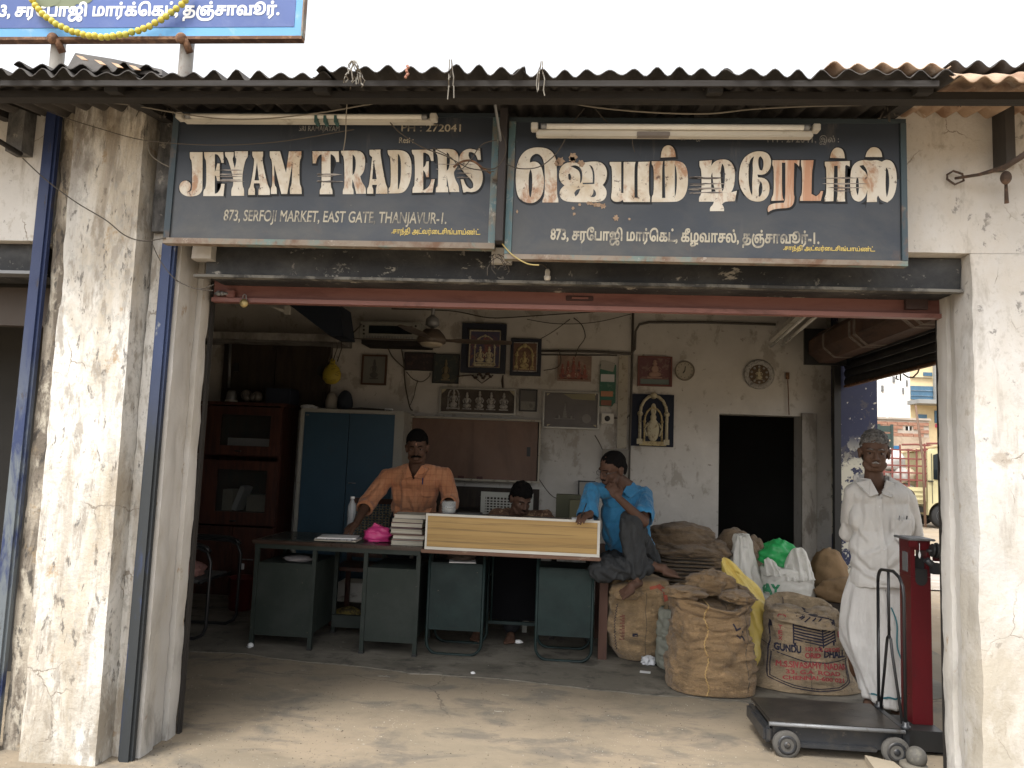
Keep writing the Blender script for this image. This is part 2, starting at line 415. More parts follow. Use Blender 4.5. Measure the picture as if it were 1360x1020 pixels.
# inside shell
WB, WX0, WX1 = 7.40, -4.1, 2.56
def wallhole(name, m):
    mb = MB()
    dx0, dx1, dz = 1.50, 2.28, 1.90
    mb.box((WX0, WB, 0), (dx0, WB+.22, 3.1)); mb.box((dx1, WB, 0), (2.95, WB+.22, 3.1)); mb.box((dx0, WB, dz), (dx1, WB+.22, 3.1))
    return mb.build(name, m, B)
wallhole('back_wall', m_inner)
part('doorway_reveal', (2.281, 7.36, 0), (2.42, 7.399, 1.93), mat('door_side_plaster', (.30, .28, .25), .9, [((.14, .12, .10), 8, .5, .62, (1, 1, .4), .8)], bump=(20, .4, .006)))
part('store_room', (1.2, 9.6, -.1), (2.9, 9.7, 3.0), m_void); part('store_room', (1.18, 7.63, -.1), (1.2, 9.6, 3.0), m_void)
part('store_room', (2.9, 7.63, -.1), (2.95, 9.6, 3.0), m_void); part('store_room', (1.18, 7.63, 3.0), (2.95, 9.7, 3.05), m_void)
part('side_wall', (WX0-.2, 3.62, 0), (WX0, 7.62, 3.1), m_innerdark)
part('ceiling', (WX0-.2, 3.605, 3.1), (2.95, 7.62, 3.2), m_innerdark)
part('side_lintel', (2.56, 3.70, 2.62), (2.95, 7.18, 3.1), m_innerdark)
part('side_corner_pillar', (2.565, 7.15, 0), (2.90, 7.395, 3.1), m_navy)
part('side_shutter_guide', (2.50, 7.12, 0), (2.56, 7.18, 2.6), m_black)
# neighbour shop to the left of the pipe
rough_box('neighbour_wall', (-5.6, 3.30, 2.345), (-2.52, 3.46, WT), m_plaster_right)
part('neighbour_lintel', (-5.6, 3.36, 2.20), (-2.58, 3.60, 2.344), m_tar)
part('neighbour_lintel_lip', (-5.6, 3.32, 2.188), (-2.58, 3.40, 2.203), m_steelgrey)
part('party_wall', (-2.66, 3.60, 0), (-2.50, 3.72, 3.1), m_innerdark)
part('neighbour_shutter_bar', (-5.6, 3.60, 1.98), (-2.66, 3.66, 2.18), mat('brown_steel', (.06, .045, .035), .6))
part('neighbour_back_room', (-5.6, 5.2, 0), (-4.3, 5.3, 3.1), m_void)
part('neighbour_side_wall', (-4.3, 3.72, 0), (-4.28, 5.3, 3.1), m_void)
part('neighbour_side_wall', (-2.70, 3.72, 0), (-2.66, 4.4, 3.1), m_void)
part('neighbour_ceiling', (-5.6, 3.60, 3.08), (-4.3, 5.3, 3.1), m_void)
part('neighbour_back_room', (-4.28, 4.4, 0), (-2.70, 4.42, 3.1), m_void)
# dim shelves of the neighbouring shop
# loft ledge on the back wall, left
a, b = P(268, 445, Y=6.95), P(450, 452, Y=6.95)
part('loft_ledge', (-4.1, 6.95, a[2]-.03), (b[0], 7.398, a[2]+.04), m_innerdark)

# side rolling shutter, half lowered
SS = thing('side_rolling_shutter', 'black half-lowered rolling shutter over the side opening with its brown coil box', 'rolling shutter', (2.58, 5.4, 2.18))
m_slat = mat('black_slats', (.022, .022, .024), .55, [((.06, .05, .045), 6, .5, .66, (1, .3, 3), .7)])
m_coil = mat('brown_coil_paint', (.12, .068, .048), .65, [((.045, .03, .025), 5, .46, .62, (3, .5, 1), .7)], bump=(20, .3, .004))
for k in range(6):
    z0 = 2.185+k*.075
    mb = MB(); n = 5
    mb.loft([[(2.60-.012*math.sin(math.pi*j/4), y, z0+.071*j/4) for j in range(5)]+[(2.615, y, z0+.071), (2.615, y, z0)] for y in (3.72, 7.12)])
    mb.build('slat', m_slat, SS)
MB().box((2.585, 3.72, 2.165), (2.62, 7.12, 2.184)).build('bottom_bar', m_rust, SS)
mb = MB(); oct_ = [(.18*math.cos(R(22.5+45*k)), .155*math.sin(R(22.5+45*k))) for k in range(8)]
mb.loft([[(2.40+x, y, 2.52+z) for x, z in oct_] for y in (3.75, 7.02)], smooth=False)
mb.build('coil_box', m_coil, SS)
m_band = mat('pale_band', (.30, .26, .23), .8, [((.12, .07, .05), 30, .45, .6, (1, 3, 1), .8)])
for y in (4.35, 5.0, 5.12, 5.9, 6.0, 6.6):
    mb = MB(); o2 = [(.1815*math.cos(R(22.5+45*k)), .1565*math.sin(R(22.5+45*k))) for k in range(8)]
    mb.loft([[(2.40+x, yy, 2.52+z) for x, z in o2] for yy in (y, y+.05)], smooth=False); mb.build('coil_band', m_band, SS)
MB().box((2.2, 7.021, 2.36), (2.58, 7.06, 2.70)).build('coil_bracket', m_black, SS)

# front rolling shutter, raised: only its red bottom bar shows under the lintel
FS = thing('front_rolling_shutter', 'raised rolling shutter with oxide red bottom bar across the shop front', 'rolling shutter', (0, 3.62, 2.12))
MB().box((-1.812, 3.605, 2.150), (1.772, 3.635, 2.236)).build('bottom_bar', m_redbar, FS)
MB().box((-1.812, 3.585, 2.128), (1.772, 3.634, 2.149)).build('bottom_flange', mat('red_flange', (.24, .11, .095), .45, [((.10, .04, .03), 9, .55, .66, (.5, 1, 1), .7)]), FS)
MB().box((-1.812, 3.596, 2.2365), (1.772, 3.63, 2.246)).build('top_flange', m_redbar, FS)
a = P(765, 396, Y=3.6)
mb = MB(); mb.box((a[0]-.05, 3.598, a[2]-.013), (a[0]+.085, 3.6045, a[2]+.013), bev=.003); mb.build('handle_slot', mat('slot_shadow_steel', (.05, .02, .018), .6), FS)
mb = MB(); mb.box((a[0]-.02, 3.592, a[2]-.004), (a[0]+.06, 3.5975, a[2]+.004)); mb.build('handle', m_redbar, FS)
a = P(303, 390, Y=3.58); mb = MB(); mb.box((a[0]-.01, 3.575, a[2]-.018), (a[0]+.035, 3.604, a[2]+.018), bev=.003); mb.build('hasp', m_redbar, FS)
mb = MB(); mb.tube([(a[0]-.07, 3.58, a[2]), (a[0]+.0, 3.58, a[2])], .008); mb.ball((a[0]-.05, 3.578, a[2]), .014); mb.ball((a[0]-.03, 3.578, a[2]), .012); mb.build('bolt', m_steelgrey, FS)
a = P(1215, 402, Y=3.58); mb = MB(); mb.box((a[0]-.04, 3.58, a[2]-.03), (a[0]+.06, 3.604, a[2]+.03)); mb.build('hasp', mat('dark_hasp', (.05, .03, .028), .6), FS)
for k in range(4):
    MB().box((-1.80, 3.64, 2.16+k*.06), (1.76, 3.655, 2.216+k*.06)).build('slat', m_slat, FS)

t = P(325, 400, Y=3.575)
PL = thing('brass_padlock', 'round brass padlock hanging from the left end of the red shutter bar', 'padlock', (t[0], 3.57, t[2]-.02))
mb = MB(); mb.lathe([(.004, -.009), (.020, -.009), (.022, -.004), (.022, .004), (.020, .009), (.004, .009)], (t[0], 3.570, t[2]-.012), (0, 1, 0), 16); mb.build('lock_body', m_brass, PL)
mb = MB(); mb.tube([(t[0]-.009, 3.57, t[2]+.006), (t[0]-.008, 3.57, t[2]+.028), (t[0], 3.57, t[2]+.036), (t[0]+.008, 3.57, t[2]+.028), (t[0]+.009, 3.57, t[2]+.006)], .0025, 6); mb.build('shackle', m_steelgrey, PL)

# ------------------------------------------------------------------ pipes on the left
for nm, x, r, mm, lab, top in (('drain_pipe', -2.535, .036, m_pipe, 'blue painted drain pipe at the far left, between the next shop and the mouldy strip', 3.0),
                      ('drain_pipe', -1.894, .033, m_pipe2, 'blue drain pipe running down beside the left edge of the shop opening', 2.36)):
    p = thing(nm, lab, 'pipe', (x, 3.29, 0), 0, 'blue pipes on the front wall')
    mb = MB(); mb.box((x-r, 3.283, -.02), (x+r, 3.329, top), bev=.012); mb.build('pipe_run', mm, p)

# ------------------------------------------------------------------ corrugated eave roof
RF = thing('corrugated_eave_roof', 'grimy corrugated sheet eave along the top of the shop front with broken end sheets', 'roof', (0, 3.3, 3.0))
def corr(x0, x1, y0, y1, z0, z1, pitch=.0895, amp=.016, jag=.012, seed=0, m=m_roof, droop=None, yaw=0, name='roof_sheet'):
    n = int((x1-x0)/pitch*8); ny = 10; rows = []
    for j in range(ny+1):
        t = j/ny; row = []
        for i in range(n+1):
            x = x0+(x1-x0)*i/n
            y = y0+(y1-y0)*t+(jag*noise.noise(Vector((x*5, seed, 0))) if j == 0 else 0)+yaw*(x-x0)
            z = z0+(z1-z0)*t+amp*(1+.9*noise.noise(Vector((x*4, 7, seed))))*math.sin(2*math.pi*(x-x0)/pitch+.9*noise.noise(Vector((x*3, 2, seed))))+.011*noise.noise(Vector((x*3, y*3, seed)))
            if droop: z += droop*(1-t)**3+.5*droop*(1-t)**3*noise.noise(Vector((x*6, seed, 3)))
            row.append(Vector((x, y, z)))
        rows.append(row)
    bm = bmesh.new()
    for off in (0, .004):
        V = [[bm.verts.new(p+Vector((0, 0, off))) for p in r] for r in rows]
        for j in range(ny):
            for i in range(n): bm.faces.new((V[j][i], V[j][i+1], V[j+1][i+1], V[j+1][i])).smooth = True
        if off == 0: A = V
        else:
            for i in range(n): bm.faces.new((A[0][i], A[0][i+1], V[0][i+1], V[0][i]))
    me = bpy.data.meshes.new(name); bm.transform(wmat(RF).inverted()); bm.to_mesh(me); bm.free()
    return link(name, me, m, RF)
SL = .17
xs = [-5.2, -4.4, -3.55, -2.65, -1.84, -1.03, -.25, .55, 1.38]
for i in range(len(xs)-1):
    dy = (0, -.02, .015, .0, .02, -.01, .015, 0)[i]; dz = (0, .004, -.004, .002, 0, .005, .004, -.006)[i]
    corr(xs[i], xs[i+1]+.05, 2.75+dy, 4.6, 2.885+dz+.0015*i, 2.885+dz+SL*1.85+.0015*i, seed=i, jag=.02)
# raised broken sheet, left
corr(-2.32, -1.72, 2.78, 3.5, 2.93, 3.03, seed=21, jag=.05, amp=.014)
mb = MB(); a = [P(88, 92, Y=2.8), P(100, 70, Y=2.85), P(150, 78, Y=2.85), P(215, 92, Y=2.85), P(215, 100, Y=2.8)]
mb.prism(a, (0, .3, .05)); mb.build('torn_sheet', m_roof, RF)
m_patch = mat('sunlit_rust_scrap', (.55, .38, .26), .9)  # light in the torn sheet's holes is put into this pale colour
for (x, y) in ((108, 76), (132, 82), (155, 86), (178, 89)):
    mb = MB(); q = [P(x-6, y-2, Y=2.775), P(x+3, y, Y=2.775), P(x+10, y+5, Y=2.775), P(x+2, y+4, Y=2.775)]
    mb.prism(q, (0, -.006, 0)); mb.build('lit_hole_patch', m_patch, RF)
# right end: rusty sheet with its nose bent down, dark sheet above
def bent(x0, x1, pts, seed, m, pitch=.089, amp=.014):
    n = int((x1-x0)/pitch*10); rows = []
    for j, (yy, zz, nx_, nz_) in enumerate(pts):
        rows.append([Vector((x0+(x1-x0)*i/n, yy+nx_*amp*math.sin(2*math.pi*i/10)+.01*noise.noise(Vector((i*.13, seed, 1))),
                             zz+nz_*amp*math.sin(2*math.pi*i/10)+.012*noise.noise(Vector((i*.11, seed, 0))))) for i in range(n+1)])
    bm = bmesh.new()
    V = [[bm.verts.new(p) for p in r] for r in rows]
    for j in range(len(V)-1):
        for i in range(n): bm.faces.new((V[j][i], V[j][i+1], V[j+1][i+1], V[j+1][i])).smooth = True
    me = bpy.data.meshes.new('roof_sheet'); bm.transform(wmat(RF).inverted()); bm.to_mesh(me); bm.free()
    o = link('roof_sheet', me, m, RF); md = o.modifiers.new('t', 'SOLIDIFY'); md.thickness = .004; return o
bent(1.40, 2.7, [(2.74, 2.862, 0, 1), (2.77, 2.89, .5, .8), (2.82, 2.925, .7, .6), (3.2, 2.98, 0, 1), (4.6, 3.2, 0, 1)], 3, m_roofrust)
bent(1.43, 2.8, [(2.84, 2.975, 0, 1), (3.3, 3.03, 0, 1), (4.6, 3.25, 0, 1)], 9, m_roof)
bent(.95, 1.40, [(2.76, 2.925, 0, 1), (3.3, 3.03, 0, 1)], 12, m_roofrust)
# purlins and rafters under the sheets
MB().box((-5.4, 2.90, 2.862), (2.6, 2.955, 2.893)).build('purlin', m_wooddark, RF)
mb = MB(); mb.box((-5.4, 3.12, 2.968), (3.0, 3.17, 3.02)); mb.build('purlin', m_wooddark, RF)
MB().box((-5.4, 2.765, 2.845), (1.36, 2.775, 2.868)).build('eave_board', m_wooddark, RF)
for x in (-2.75, -1.95, -1.05, .55, 1.35, 2.2):
    mb = MB(); mb.box((x-.03, 2.85, 2.865), (x+.03, 3.7, 2.925), rot=Matrix.Rotation(R(9), 3, 'X'), piv=(x, 2.85, 2.88)); mb.build('rafter', m_wooddark, RF)
# angle-iron bracket hanging between the two signs
BR = thing('roof_bracket', 'grey angle-iron bracket coming down between the two painted signs', 'bracket', (-.31, 3.1, 2.9))
a, b = P(649, 108, Y=3.0), P(663, 136, Y=3.0)
MB().box((a[0], 3.0, b[2]), (b[0], 3.006, a[2])).build('plate', mat('bracket_grey', (.30, .30, .31), .6), BR)
mb = MB(); mb.tube([P(657, 136, Y=3.01), P(664, 180, Y=3.1), P(667, 205, Y=3.18)], .006, 4); mb.build('stay', m_steelgrey, BR)
MB().box((-.33, 3.12, 2.33), (-.298, 3.18, 2.93)).build('upright', mat('dark_bracket', (.035, .03, .03), .7), BR)
# old rusty bracket and strut at the right
m_scale = mat('dark_scaly_rust', (.07, .05, .04), .85, [((.16, .10, .07), 20, .5, .6, (1, 1, 1), .7)])
RB = thing('rusty_wall_bracket', 'rusty steel bracket and strut fixed high on the right pillar', 'bracket', (1.9, 3.3, 2.6))
a, b = P(1327, 135, Y=3.24), P(1342, 222, Y=3.24)
MB().box((a[0], 3.20, b[2]), (b[0], 3.298, 3.05)).build('upright', mat('scaly_black_steel', (.05, .045, .042), .8, [((.30, .30, .29), 9, .58, .66, (1, 1, .5), .8)], bump=(30, .6, .006)), RB)
mb = MB(); mb.tube([P(1268, 237, Y=3.26), P(1300, 232, Y=3.2), P(1335, 222, Y=3.05), P(1372, 198, Y=2.9)], [.006, .007, .011, .013], 6)
mb.tube([P(1258, 232, Y=3.28), P(1266, 227, Y=3.27), P(1278, 231, Y=3.27), P(1280, 240, Y=3.27), P(1268, 245, Y=3.27), P(1258, 238, Y=3.28)], .005, 6, closed=True)
mb.build('strut', m_scale, RB)
mb = MB(); mb.ball(P(1336, 236, Y=3.22), (.022, .022, .03)); mb.tube([P(1336, 242, Y=3.24), P(1337, 270, Y=3.25)], [.006, .009], 6); mb.build('hook', m_scale, RB)
# left pair: a strut above the neighbour's opening
LB = thing('dark_wall_strut', 'dark timber strut and post high on the wall left of the blue pipe', 'strut', (-2.75, 3.3, 2.7))
mb = MB(); a, b = P(22, 138, Y=3.26), P(36, 205, Y=3.26); mb.box((a[0], 3.22, b[2]), (b[0], 3.298, 3.04)); mb.build('post', m_soot, LB)
mb = MB(); mb.tube([P(-30, 170, Y=3.0), P(28, 205, Y=3.22)], .012, 6); mb.build('arm', m_wooddark, LB)
# ------------------------------------------------------------------ painted lettering
def curve_mesh(splines, offset=0, z=0, name='c'):
    """filled 2D outline(s) -> list of (verts, faces); splines: lists of (x,z) points"""
    cu = bpy.data.curves.new(name, 'CURVE'); cu.dimensions = '2D'; cu.fill_mode = 'BOTH'; cu.offset = offset
    for pts in splines:
        sp = cu.splines.new('POLY'); sp.points.add(len(pts)-1)
        for i, p in enumerate(pts): sp.points[i].co = (p[0], p[1], 0, 1)
        sp.use_cyclic_u = True
    return curve_to(cu)
def curve_to(cu):
    o = bpy.data.objects.new('tmp', cu); C.objects.link(o)
    bpy.context.view_layer.update()
    me = bpy.data.meshes.new_from_object(o.evaluated_get(bpy.context.evaluated_depsgraph_get()))
    V = [v.co.copy() for v in me.vertices]; Fc = [tuple(p.vertices) for p in me.polygons]
    C.objects.unlink(o); bpy.data.objects.remove(o); bpy.data.curves.remove(cu); bpy.data.meshes.remove(me)
    return V, Fc
def text_mesh(cu, bold=0):
    """letters filled contour by contour, so overlapping strokes stay solid"""
    cu.offset = 0
    o = bpy.data.objects.new('tmp', cu); C.objects.link(o); bpy.context.view_layer.update()
    dg = bpy.context.evaluated_depsgraph_get(); oc = o.evaluated_get(dg).to_curve(dg)
    cons = []
    for sp in oc.splines:
        if sp.type == 'BEZIER':
            pts = []
            n = len(sp.bezier_points)
            for i in range(n):
                a, b = sp.bezier_points[i], sp.bezier_points[(i+1) % n]
                for k in range(4):
                    t = k/4; u = 1-t
                    q = a.co*u**3+a.handle_right*3*u*u*t+b.handle_left*3*u*t*t+b.co*t**3
                    pts.append((q[0], q[1]))
        else: pts = [(p.co[0], p.co[1]) for p in sp.points]
        if len(pts) > 2: cons.append(pts)
    o.to_curve_clear(); C.objects.unlink(o); bpy.data.objects.remove(o); bpy.data.curves.remove(cu)
    if not cons: return [], []
    def inside(p, poly):
        r = False
        for i in range(len(poly)):
            (x1, y1), (x2, y2) = poly[i-1], poly[i]
            if (y1 > p[1]) != (y2 > p[1]) and p[0] < (x2-x1)*(p[1]-y1)/(y2-y1)+x1: r = not r
        return r
    if bold:
        new = []
        for i, c in enumerate(cons):
            box = [q for j, q in enumerate(cons) if j != i and abs(area(q)) > abs(area(c)) and area(q)*area(c) < 0 and inside(c[0], q)]
            sg = (-1 if box else 1)*(1 if area(c) > 0 else -1); n = len(c); o2 = []
            for k in range(n):
                a, m_, e = Vector(c[k-1]), Vector(c[k]), Vector(c[(k+1) % n]); u, v = m_-a, e-m_
                if u.length < 1e-5 or v.length < 1e-5: continue
                u.normalize(); v.normalize(); d = Vector((u.y+v.y, -u.x-v.x))
                if d.length < .2: d = Vector((u.y, -u.x))*2
                d = d.normalized()*min(2, 1/max(.3, math.sqrt(max(0, (1+u.dot(v))/2)))); o2.append((m_.x+d.x*bold*sg, m_.y+d.y*bold*sg))
            new.append(o2 if len(o2) > 2 else c)
        cons = new
    V2, E2, bb = [], [], []
    for c in cons:
        k = len(V2); V2 += [Vector(q) for q in c]; E2 += [(k+i, k+(i+1) % len(c)) for i in range(len(c))]
        bb.append((min(q[0] for q in c), max(q[0] for q in c), min(q[1] for q in c), max(q[1] for q in c)))
    vo, _, fo, *_r = mathutils.geometry.delaunay_2d_cdt(V2, E2, [], 0, 1e-5)
    F_ = []
    for f in fo:
        gx = sum(vo[i][0] for i in f)/len(f); gy = sum(vo[i][1] for i in f)/len(f); w = 0
        for c, q in zip(cons, bb):
            if q[0] <= gx <= q[1] and q[2] <= gy <= q[3]:
                for i in range(len(c)):
                    (x1, y1), (x2, y2) = c[i-1], c[i]
                    if (y1 > gy) != (y2 > gy) and gx < (x2-x1)*(gy-y1)/(y2-y1)+x1: w += 1 if y2 > y1 else -1
        if w: F_.append(tuple(f))
    return [Vector((q[0], q[1], 0)) for q in vo], F_
def area(p): return sum(p[i-1][0]*p[i][1]-p[i][0]*p[i-1][1] for i in range(len(p)))/2
def smooth_poly(pts, k=2):
    """Chaikin on shallow corners only: keeps the serifs sharp"""
    for _ in range(k):
        out = []; n = len(pts)
        for i in range(n):
            a, b, c = Vector(pts[i-1]), Vector(pts[i]), Vector(pts[(i+1) % n])
            u, v = b-a, c-b
            if u.length < 1e-6 or v.length < 1e-6: continue
            if u.angle(v) < R(52):
                out += [tuple(b-u*.25), tuple(b+v*.25)]
            else: out.append(tuple(b))
        pts = out
    return pts
def big_letters(name, glyphs, org, sc, Y, mface, mline, parent, offs=.007):
    for gi, g in enumerate(glyphs):
        sp = []
        for k, pts in enumerate(g):
            w = [P(org[0]+x/sc, org[1]+y/sc, Y=Y) for x, y in pts]
            q = smooth_poly([(p[0], p[2]) for p in w])
            if (area(q) > 0) != (k == 0): q = q[::-1]
            sp.append(q)
        for nm, m, off, yy in (('letter_edge', mline, offs, Y-.001-.0001*(gi % 3)), (name, mface, 0, Y-.0022-.0003*(gi % 3))):
            bm = bmesh.new(); V, Fc = curve_mesh(sp, off)
            vs = [bm.verts.new((v[0]+(.003 if off else 0), yy, v[1]-(.003 if off else 0))) for v in V]
            for f in Fc:
                try: bm.faces.new([vs[i] for i in f])
                except ValueError: pass
            me = bpy.data.meshes.new(nm); bm.transform(wmat(parent).inverted()); bm.to_mesh(me); bm.free(); link(nm, me, m, parent)

def font_text(body, name, x0, x1, yb, ht, Y, m, parent, bold=0, shear=0, mapf=None, sy=None):
    """words between two photo columns x0..x1 whose baseline sits at photo row yb, capital height ht px"""
    cu = bpy.data.curves.new('t', 'FONT'); cu.body = body; cu.size = 1; cu.shear = shear; cu.resolution_u = 3
    V, Fc = text_mesh(cu, bold)
    xs_ = [v[0] for v in V]; ys_ = [v[1] for v in V]; used = {i for f in Fc for i in f}
    a, b = P(x0, yb, Y=Y), P(x1, yb+(x1-x0)*.0, Y=Y); top = P(x0, yb-ht, Y=Y)
    sx = (b[0]-a[0])/(max(xs_)-min(xs_)); sz = (top[2]-a[2])/.70 if sy is None else sy
    bm = bmesh.new()
    vs = [bm.verts.new((a[0]+(v[0]-min(xs_))*sx, Y-.0018-v[2], a[2]+v[1]*sz)) for v in V]
    for f in Fc:
        try: bm.faces.new([vs[i] for i in f])
        except ValueError: pass
    me = bpy.data.meshes.new(name); bm.transform(wmat(parent).inverted()); bm.to_mesh(me); bm.free()
    return link(name, me, m, parent)

m_sign = mat('blackened_sign_paint', (.036, .044, .058), .42,
    [((.082, .080, .074), 2.2, .42, .62, (1, 1, 1.5), .8, (2, .42, .05)), ((.14, .13, .12), 6, .60, .74, (2, 1, .25), .5), ((.10, .065, .05), 11, .56, .68, (1, 1, .7), .9, (2, .14, .0)), ((.30, .28, .25), 26, .69, .73, (1, 1, 1), .6)], bump=(30, .2, .002))  # first layer greys the lower board: glare put into the colour
m_paint = mat('old_white_lettering', (.66, .62, .54), .55,
    [((.50, .40, .27), 7, .46, .64, (1, 1, .7), .8), ((.36, .17, .08), 11, .54, .64, (1, 1, .6), .8), ((.10, .07, .06), 34, .60, .64, (1, 1, 1), .85)], bump=(60, .2, .001))
m_paint_or = mat('rust_streaked_lettering', (.60, .53, .43), .55,
    [((.46, .20, .10), 8, .40, .55, (3, 1, .25), .8), ((.33, .15, .07), 13, .55, .68, (1, 1, .6), .8)])
m_line = mat('lettering_black_edge', (.008, .009, .011), .6)
m_small = mat('cream_small_lettering', (.46, .42, .33), .6, [((.06, .06, .065), 17, .50, .62, (1, 1, 1), .75)])
m_small2 = mat('faded_small_lettering', (.30, .30, .29), .6, [((.05, .05, .06), 20, .48, .6, (1, 1, 1), .8)])
m_yell = mat('yellow_small_lettering', (.55, .42, .12), .6, [((.08, .07, .05), 25, .55, .66, (1, 1, 1), .6)])
m_teal = mat('teal_sign_frame', (.10, .17, .19), .6, [((.22, .17, .12), 8, .46, .6, (1, 1, .6), .9), ((.42, .39, .33), 15, .57, .66, (1, 1, 1), .7), ((.05, .03, .02), 20, .6, .7, (1, 1, 1), .8)], bump=(50, .3, .002))
m_rim = mat('rusty_sign_rim', (.24, .20, .16), .75, [((.14, .075, .045), 9, .46, .62, (1, 1, 1), .9), ((.14, .22, .21), 6, .55, .64, (1, 1, 1), .8), ((.48, .44, .38), 18, .6, .68, (1, 1, 1), .7)], bump=(50, .3, .002))

# --- sign in English
S1 = thing('painted_signboard', 'dark board painted JEYAM TRADERS in large cream letters with a phone number', 'signboard', (-1.09, 3.2, 2.31))
SY = 3.195
MB().box((-1.835, SY, 2.335), (-.365, SY+.012, 2.925)).build('panel', m_sign, S1)
x0, x1, z0, z1 = -1.862, -.338, 2.312, 2.938
MB().box((x0, SY-.010, z0), (x1, SY+.035, z0+.026)).build('frame_rail', m_rim, S1)
MB().box((x0, SY-.006, z1-.02), (x1, SY+.03, z1)).build('frame_rail', mat('dark_sign_frame', (.03, .04, .05), .6), S1)
MB().box((x0, SY-.009, z0+.0265), (x0+.028, SY+.03, z1-.0205)).build('frame_stile', mat('dark_teal_frame', (.045, .065, .08), .6, [((.16, .10, .07), 9, .5, .64, (1, 1, .6), .8)]), S1)
MB().box((x1-.030, SY-.009, z0+.0265), (x1, SY+.03, z1-.0205)).build('frame_stile', m_teal, S1)
J = [(113,112),(113,165),(133,190),(133,430),(120,448),(95,458),(85,455),(108,447),(122,415),(120,385),(100,362),(75,355),(45,365),(25,390),(20,425),(35,462),(70,487),(110,494),(160,490),(195,475),(215,450),(222,420),(222,112)]
E_ = [(235,112),(400,112),(405,205),(385,205),(375,165),(350,130),(328,130),(328,285),(340,250),(350,210),(370,210),(370,360),(350,360),(340,320),(328,310),(328,470),(350,465),(375,430),(385,385),(412,385),(402,490),(228,490),(230,440),(255,415),(255,185),(240,165)]
Y_ = [(415,112),(490,112),(490,150),(478,170),(500,250),(517,175),(500,150),(500,105),(612,105),(612,155),(590,180),(565,300),(565,400),(580,430),(580,488),(470,488),(470,430),(487,400),(487,330),(440,170),(418,150)]
A_ = [(650,108),(742,108),(742,150),(732,168),(778,385),(802,430),(800,480),(703,480),(703,430),(718,408),(712,380),(664,380),(660,408),(672,430),(672,480),(615,480),(615,430),(635,408),(672,175),(650,150)]
M_ = [(800,105),(888,105),(940,290),(965,105),(1072,105),(1072,160),(1055,185),(1055,385),(1072,410),(1075,472),(975,472),(975,415),(990,390),(995,200),(950,472),(900,472),(838,220),(838,395),(860,415),(860,472),(810,472),(810,420),(822,400),(822,185),(800,155)]
big_letters('letter', [[J], [E_], [Y_], [A_, [(690,200),(708,355),(668,355)]], [M_]], (235, 185), 6.476, SY, m_paint, m_line, S1)
g2 = [[[(55,88),(245,88),(248,165),(228,165),(218,130),(195,110),(186,110),(186,345),(200,365),(200,398),(108,398),(108,365),(122,345),(122,110),(105,115),(88,140),(80,175),(58,175)]],
 [[(262,85),(380,82),(415,95),(435,130),(436,190),(425,240),(400,270),(412,310),(440,350),(442,395),(372,395),(358,330),(345,290),(340,345),(352,365),(352,398),(275,398),(275,365),(288,345),(285,130),(265,110)], [(345,110),(365,130),(370,180),(362,240),(345,262)]],
 [[(467,78),(547,76),(545,110),(582,320),(597,350),(597,395),(515,395),(515,360),(522,330),(487,330),(487,345),(495,360),(495,395),(450,395),(450,355),(465,340),(487,130),(467,115)], [(498,150),(520,290),(487,290)]],
 [[(598,80),(690,78),(740,95),(765,140),(772,200),(768,280),(745,350),(710,388),(660,392),(605,392),(605,355),(622,340),(620,130),(600,110)], [(672,105),(690,125),(697,200),(692,300),(678,360),(672,362)]],
 [[(772,78),(925,76),(930,158),(912,158),(900,115),(870,98),(855,98),(855,205),(870,195),(878,162),(895,160),(895,275),(878,275),(870,240),(855,225),(855,365),(880,360),(905,330),(915,290),(938,290),(922,385),(778,388),(778,350),(795,335),(795,125),(775,105)]],
 [[(945,72),(1060,70),(1098,90),(1112,130),(1110,185),(1085,225),(1075,240),(1085,290),(1112,335),(1115,382),(1045,382),(1035,320),(1025,270),(1025,340),(1035,350),(1035,384),(947,384),(947,350),(965,335),(962,120),(945,100)], [(1025,95),(1045,110),(1050,160),(1040,215),(1025,230)]],
 [[(1265,68),(1272,150),(1250,150),(1235,110),(1205,92),(1185,95),(1180,120),(1195,150),(1240,180),(1275,220),(1288,270),(1278,330),(1250,370),(1210,385),(1170,378),(1155,385),(1145,385),(1125,290),(1145,290),(1165,340),(1195,360),(1215,350),(1218,320),(1200,290),(1150,240),(1122,200),(1112,150),(1122,110),(1150,80),(1190,68),(1225,75),(1240,80),(1248,68)]]]
big_letters('letter', g2, (405, 185), 5.44, SY, m_paint, m_line, S1)
m_rub = mat('brushed_out_smear', (.40, .36, .32), .6, [((.06, .05, .05), 26, .45, .55, (.3, 1, 4), .9)])
def smears(par, org, sc, rows, Y):
    for (xa, xb, y, th) in rows:
        mb = MB(); pts = []
        n = 9
        for i in range(n+1): pts.append((xa+(xb-xa)*i/n, y+random.uniform(-2, 2)-th*.5*math.sin(math.pi*(i+.4)/(n+.8))))
        for i in range(n, -1, -1): pts.append((xa+(xb-xa)*i/n, y+random.uniform(-2, 2)+th*.5*math.sin(math.pi*(i+.4)/(n+.8))))
        w = [P(org[0]+x/sc, org[1]+yy/sc, Y=Y-.0038) for x, yy in pts]
        mb.bm.faces.new([mb.bm.verts.new(p) for p in w])
        mb.build('paint_smear', m_rub, par)
smears(S1, (235, 185), 6.476, [(330,580,265,12),(325,600,300,9),(335,560,320,12),(330,560,350,14),(350,620,362,8),(1200,1260,300,12),(1200,1250,360,14)], SY)
smears(S1, (405, 185), 5.44, [(85,270,255,14),(95,275,305,12),(90,200,268,8),(940,1230,180,7),(1090,1200,215,7),(1090,1200,245,9),(1095,1190,275,9),(945,970,215,7)], SY)
font_text('PH : 272041', 'phone_number', 533, 612, 174.5, 9.5, SY, m_small, S1, bold=.012)
font_text('Resi :', 'small_lettering', 530, 549, 190, 7.5, SY, m_small, S1, bold=.01)
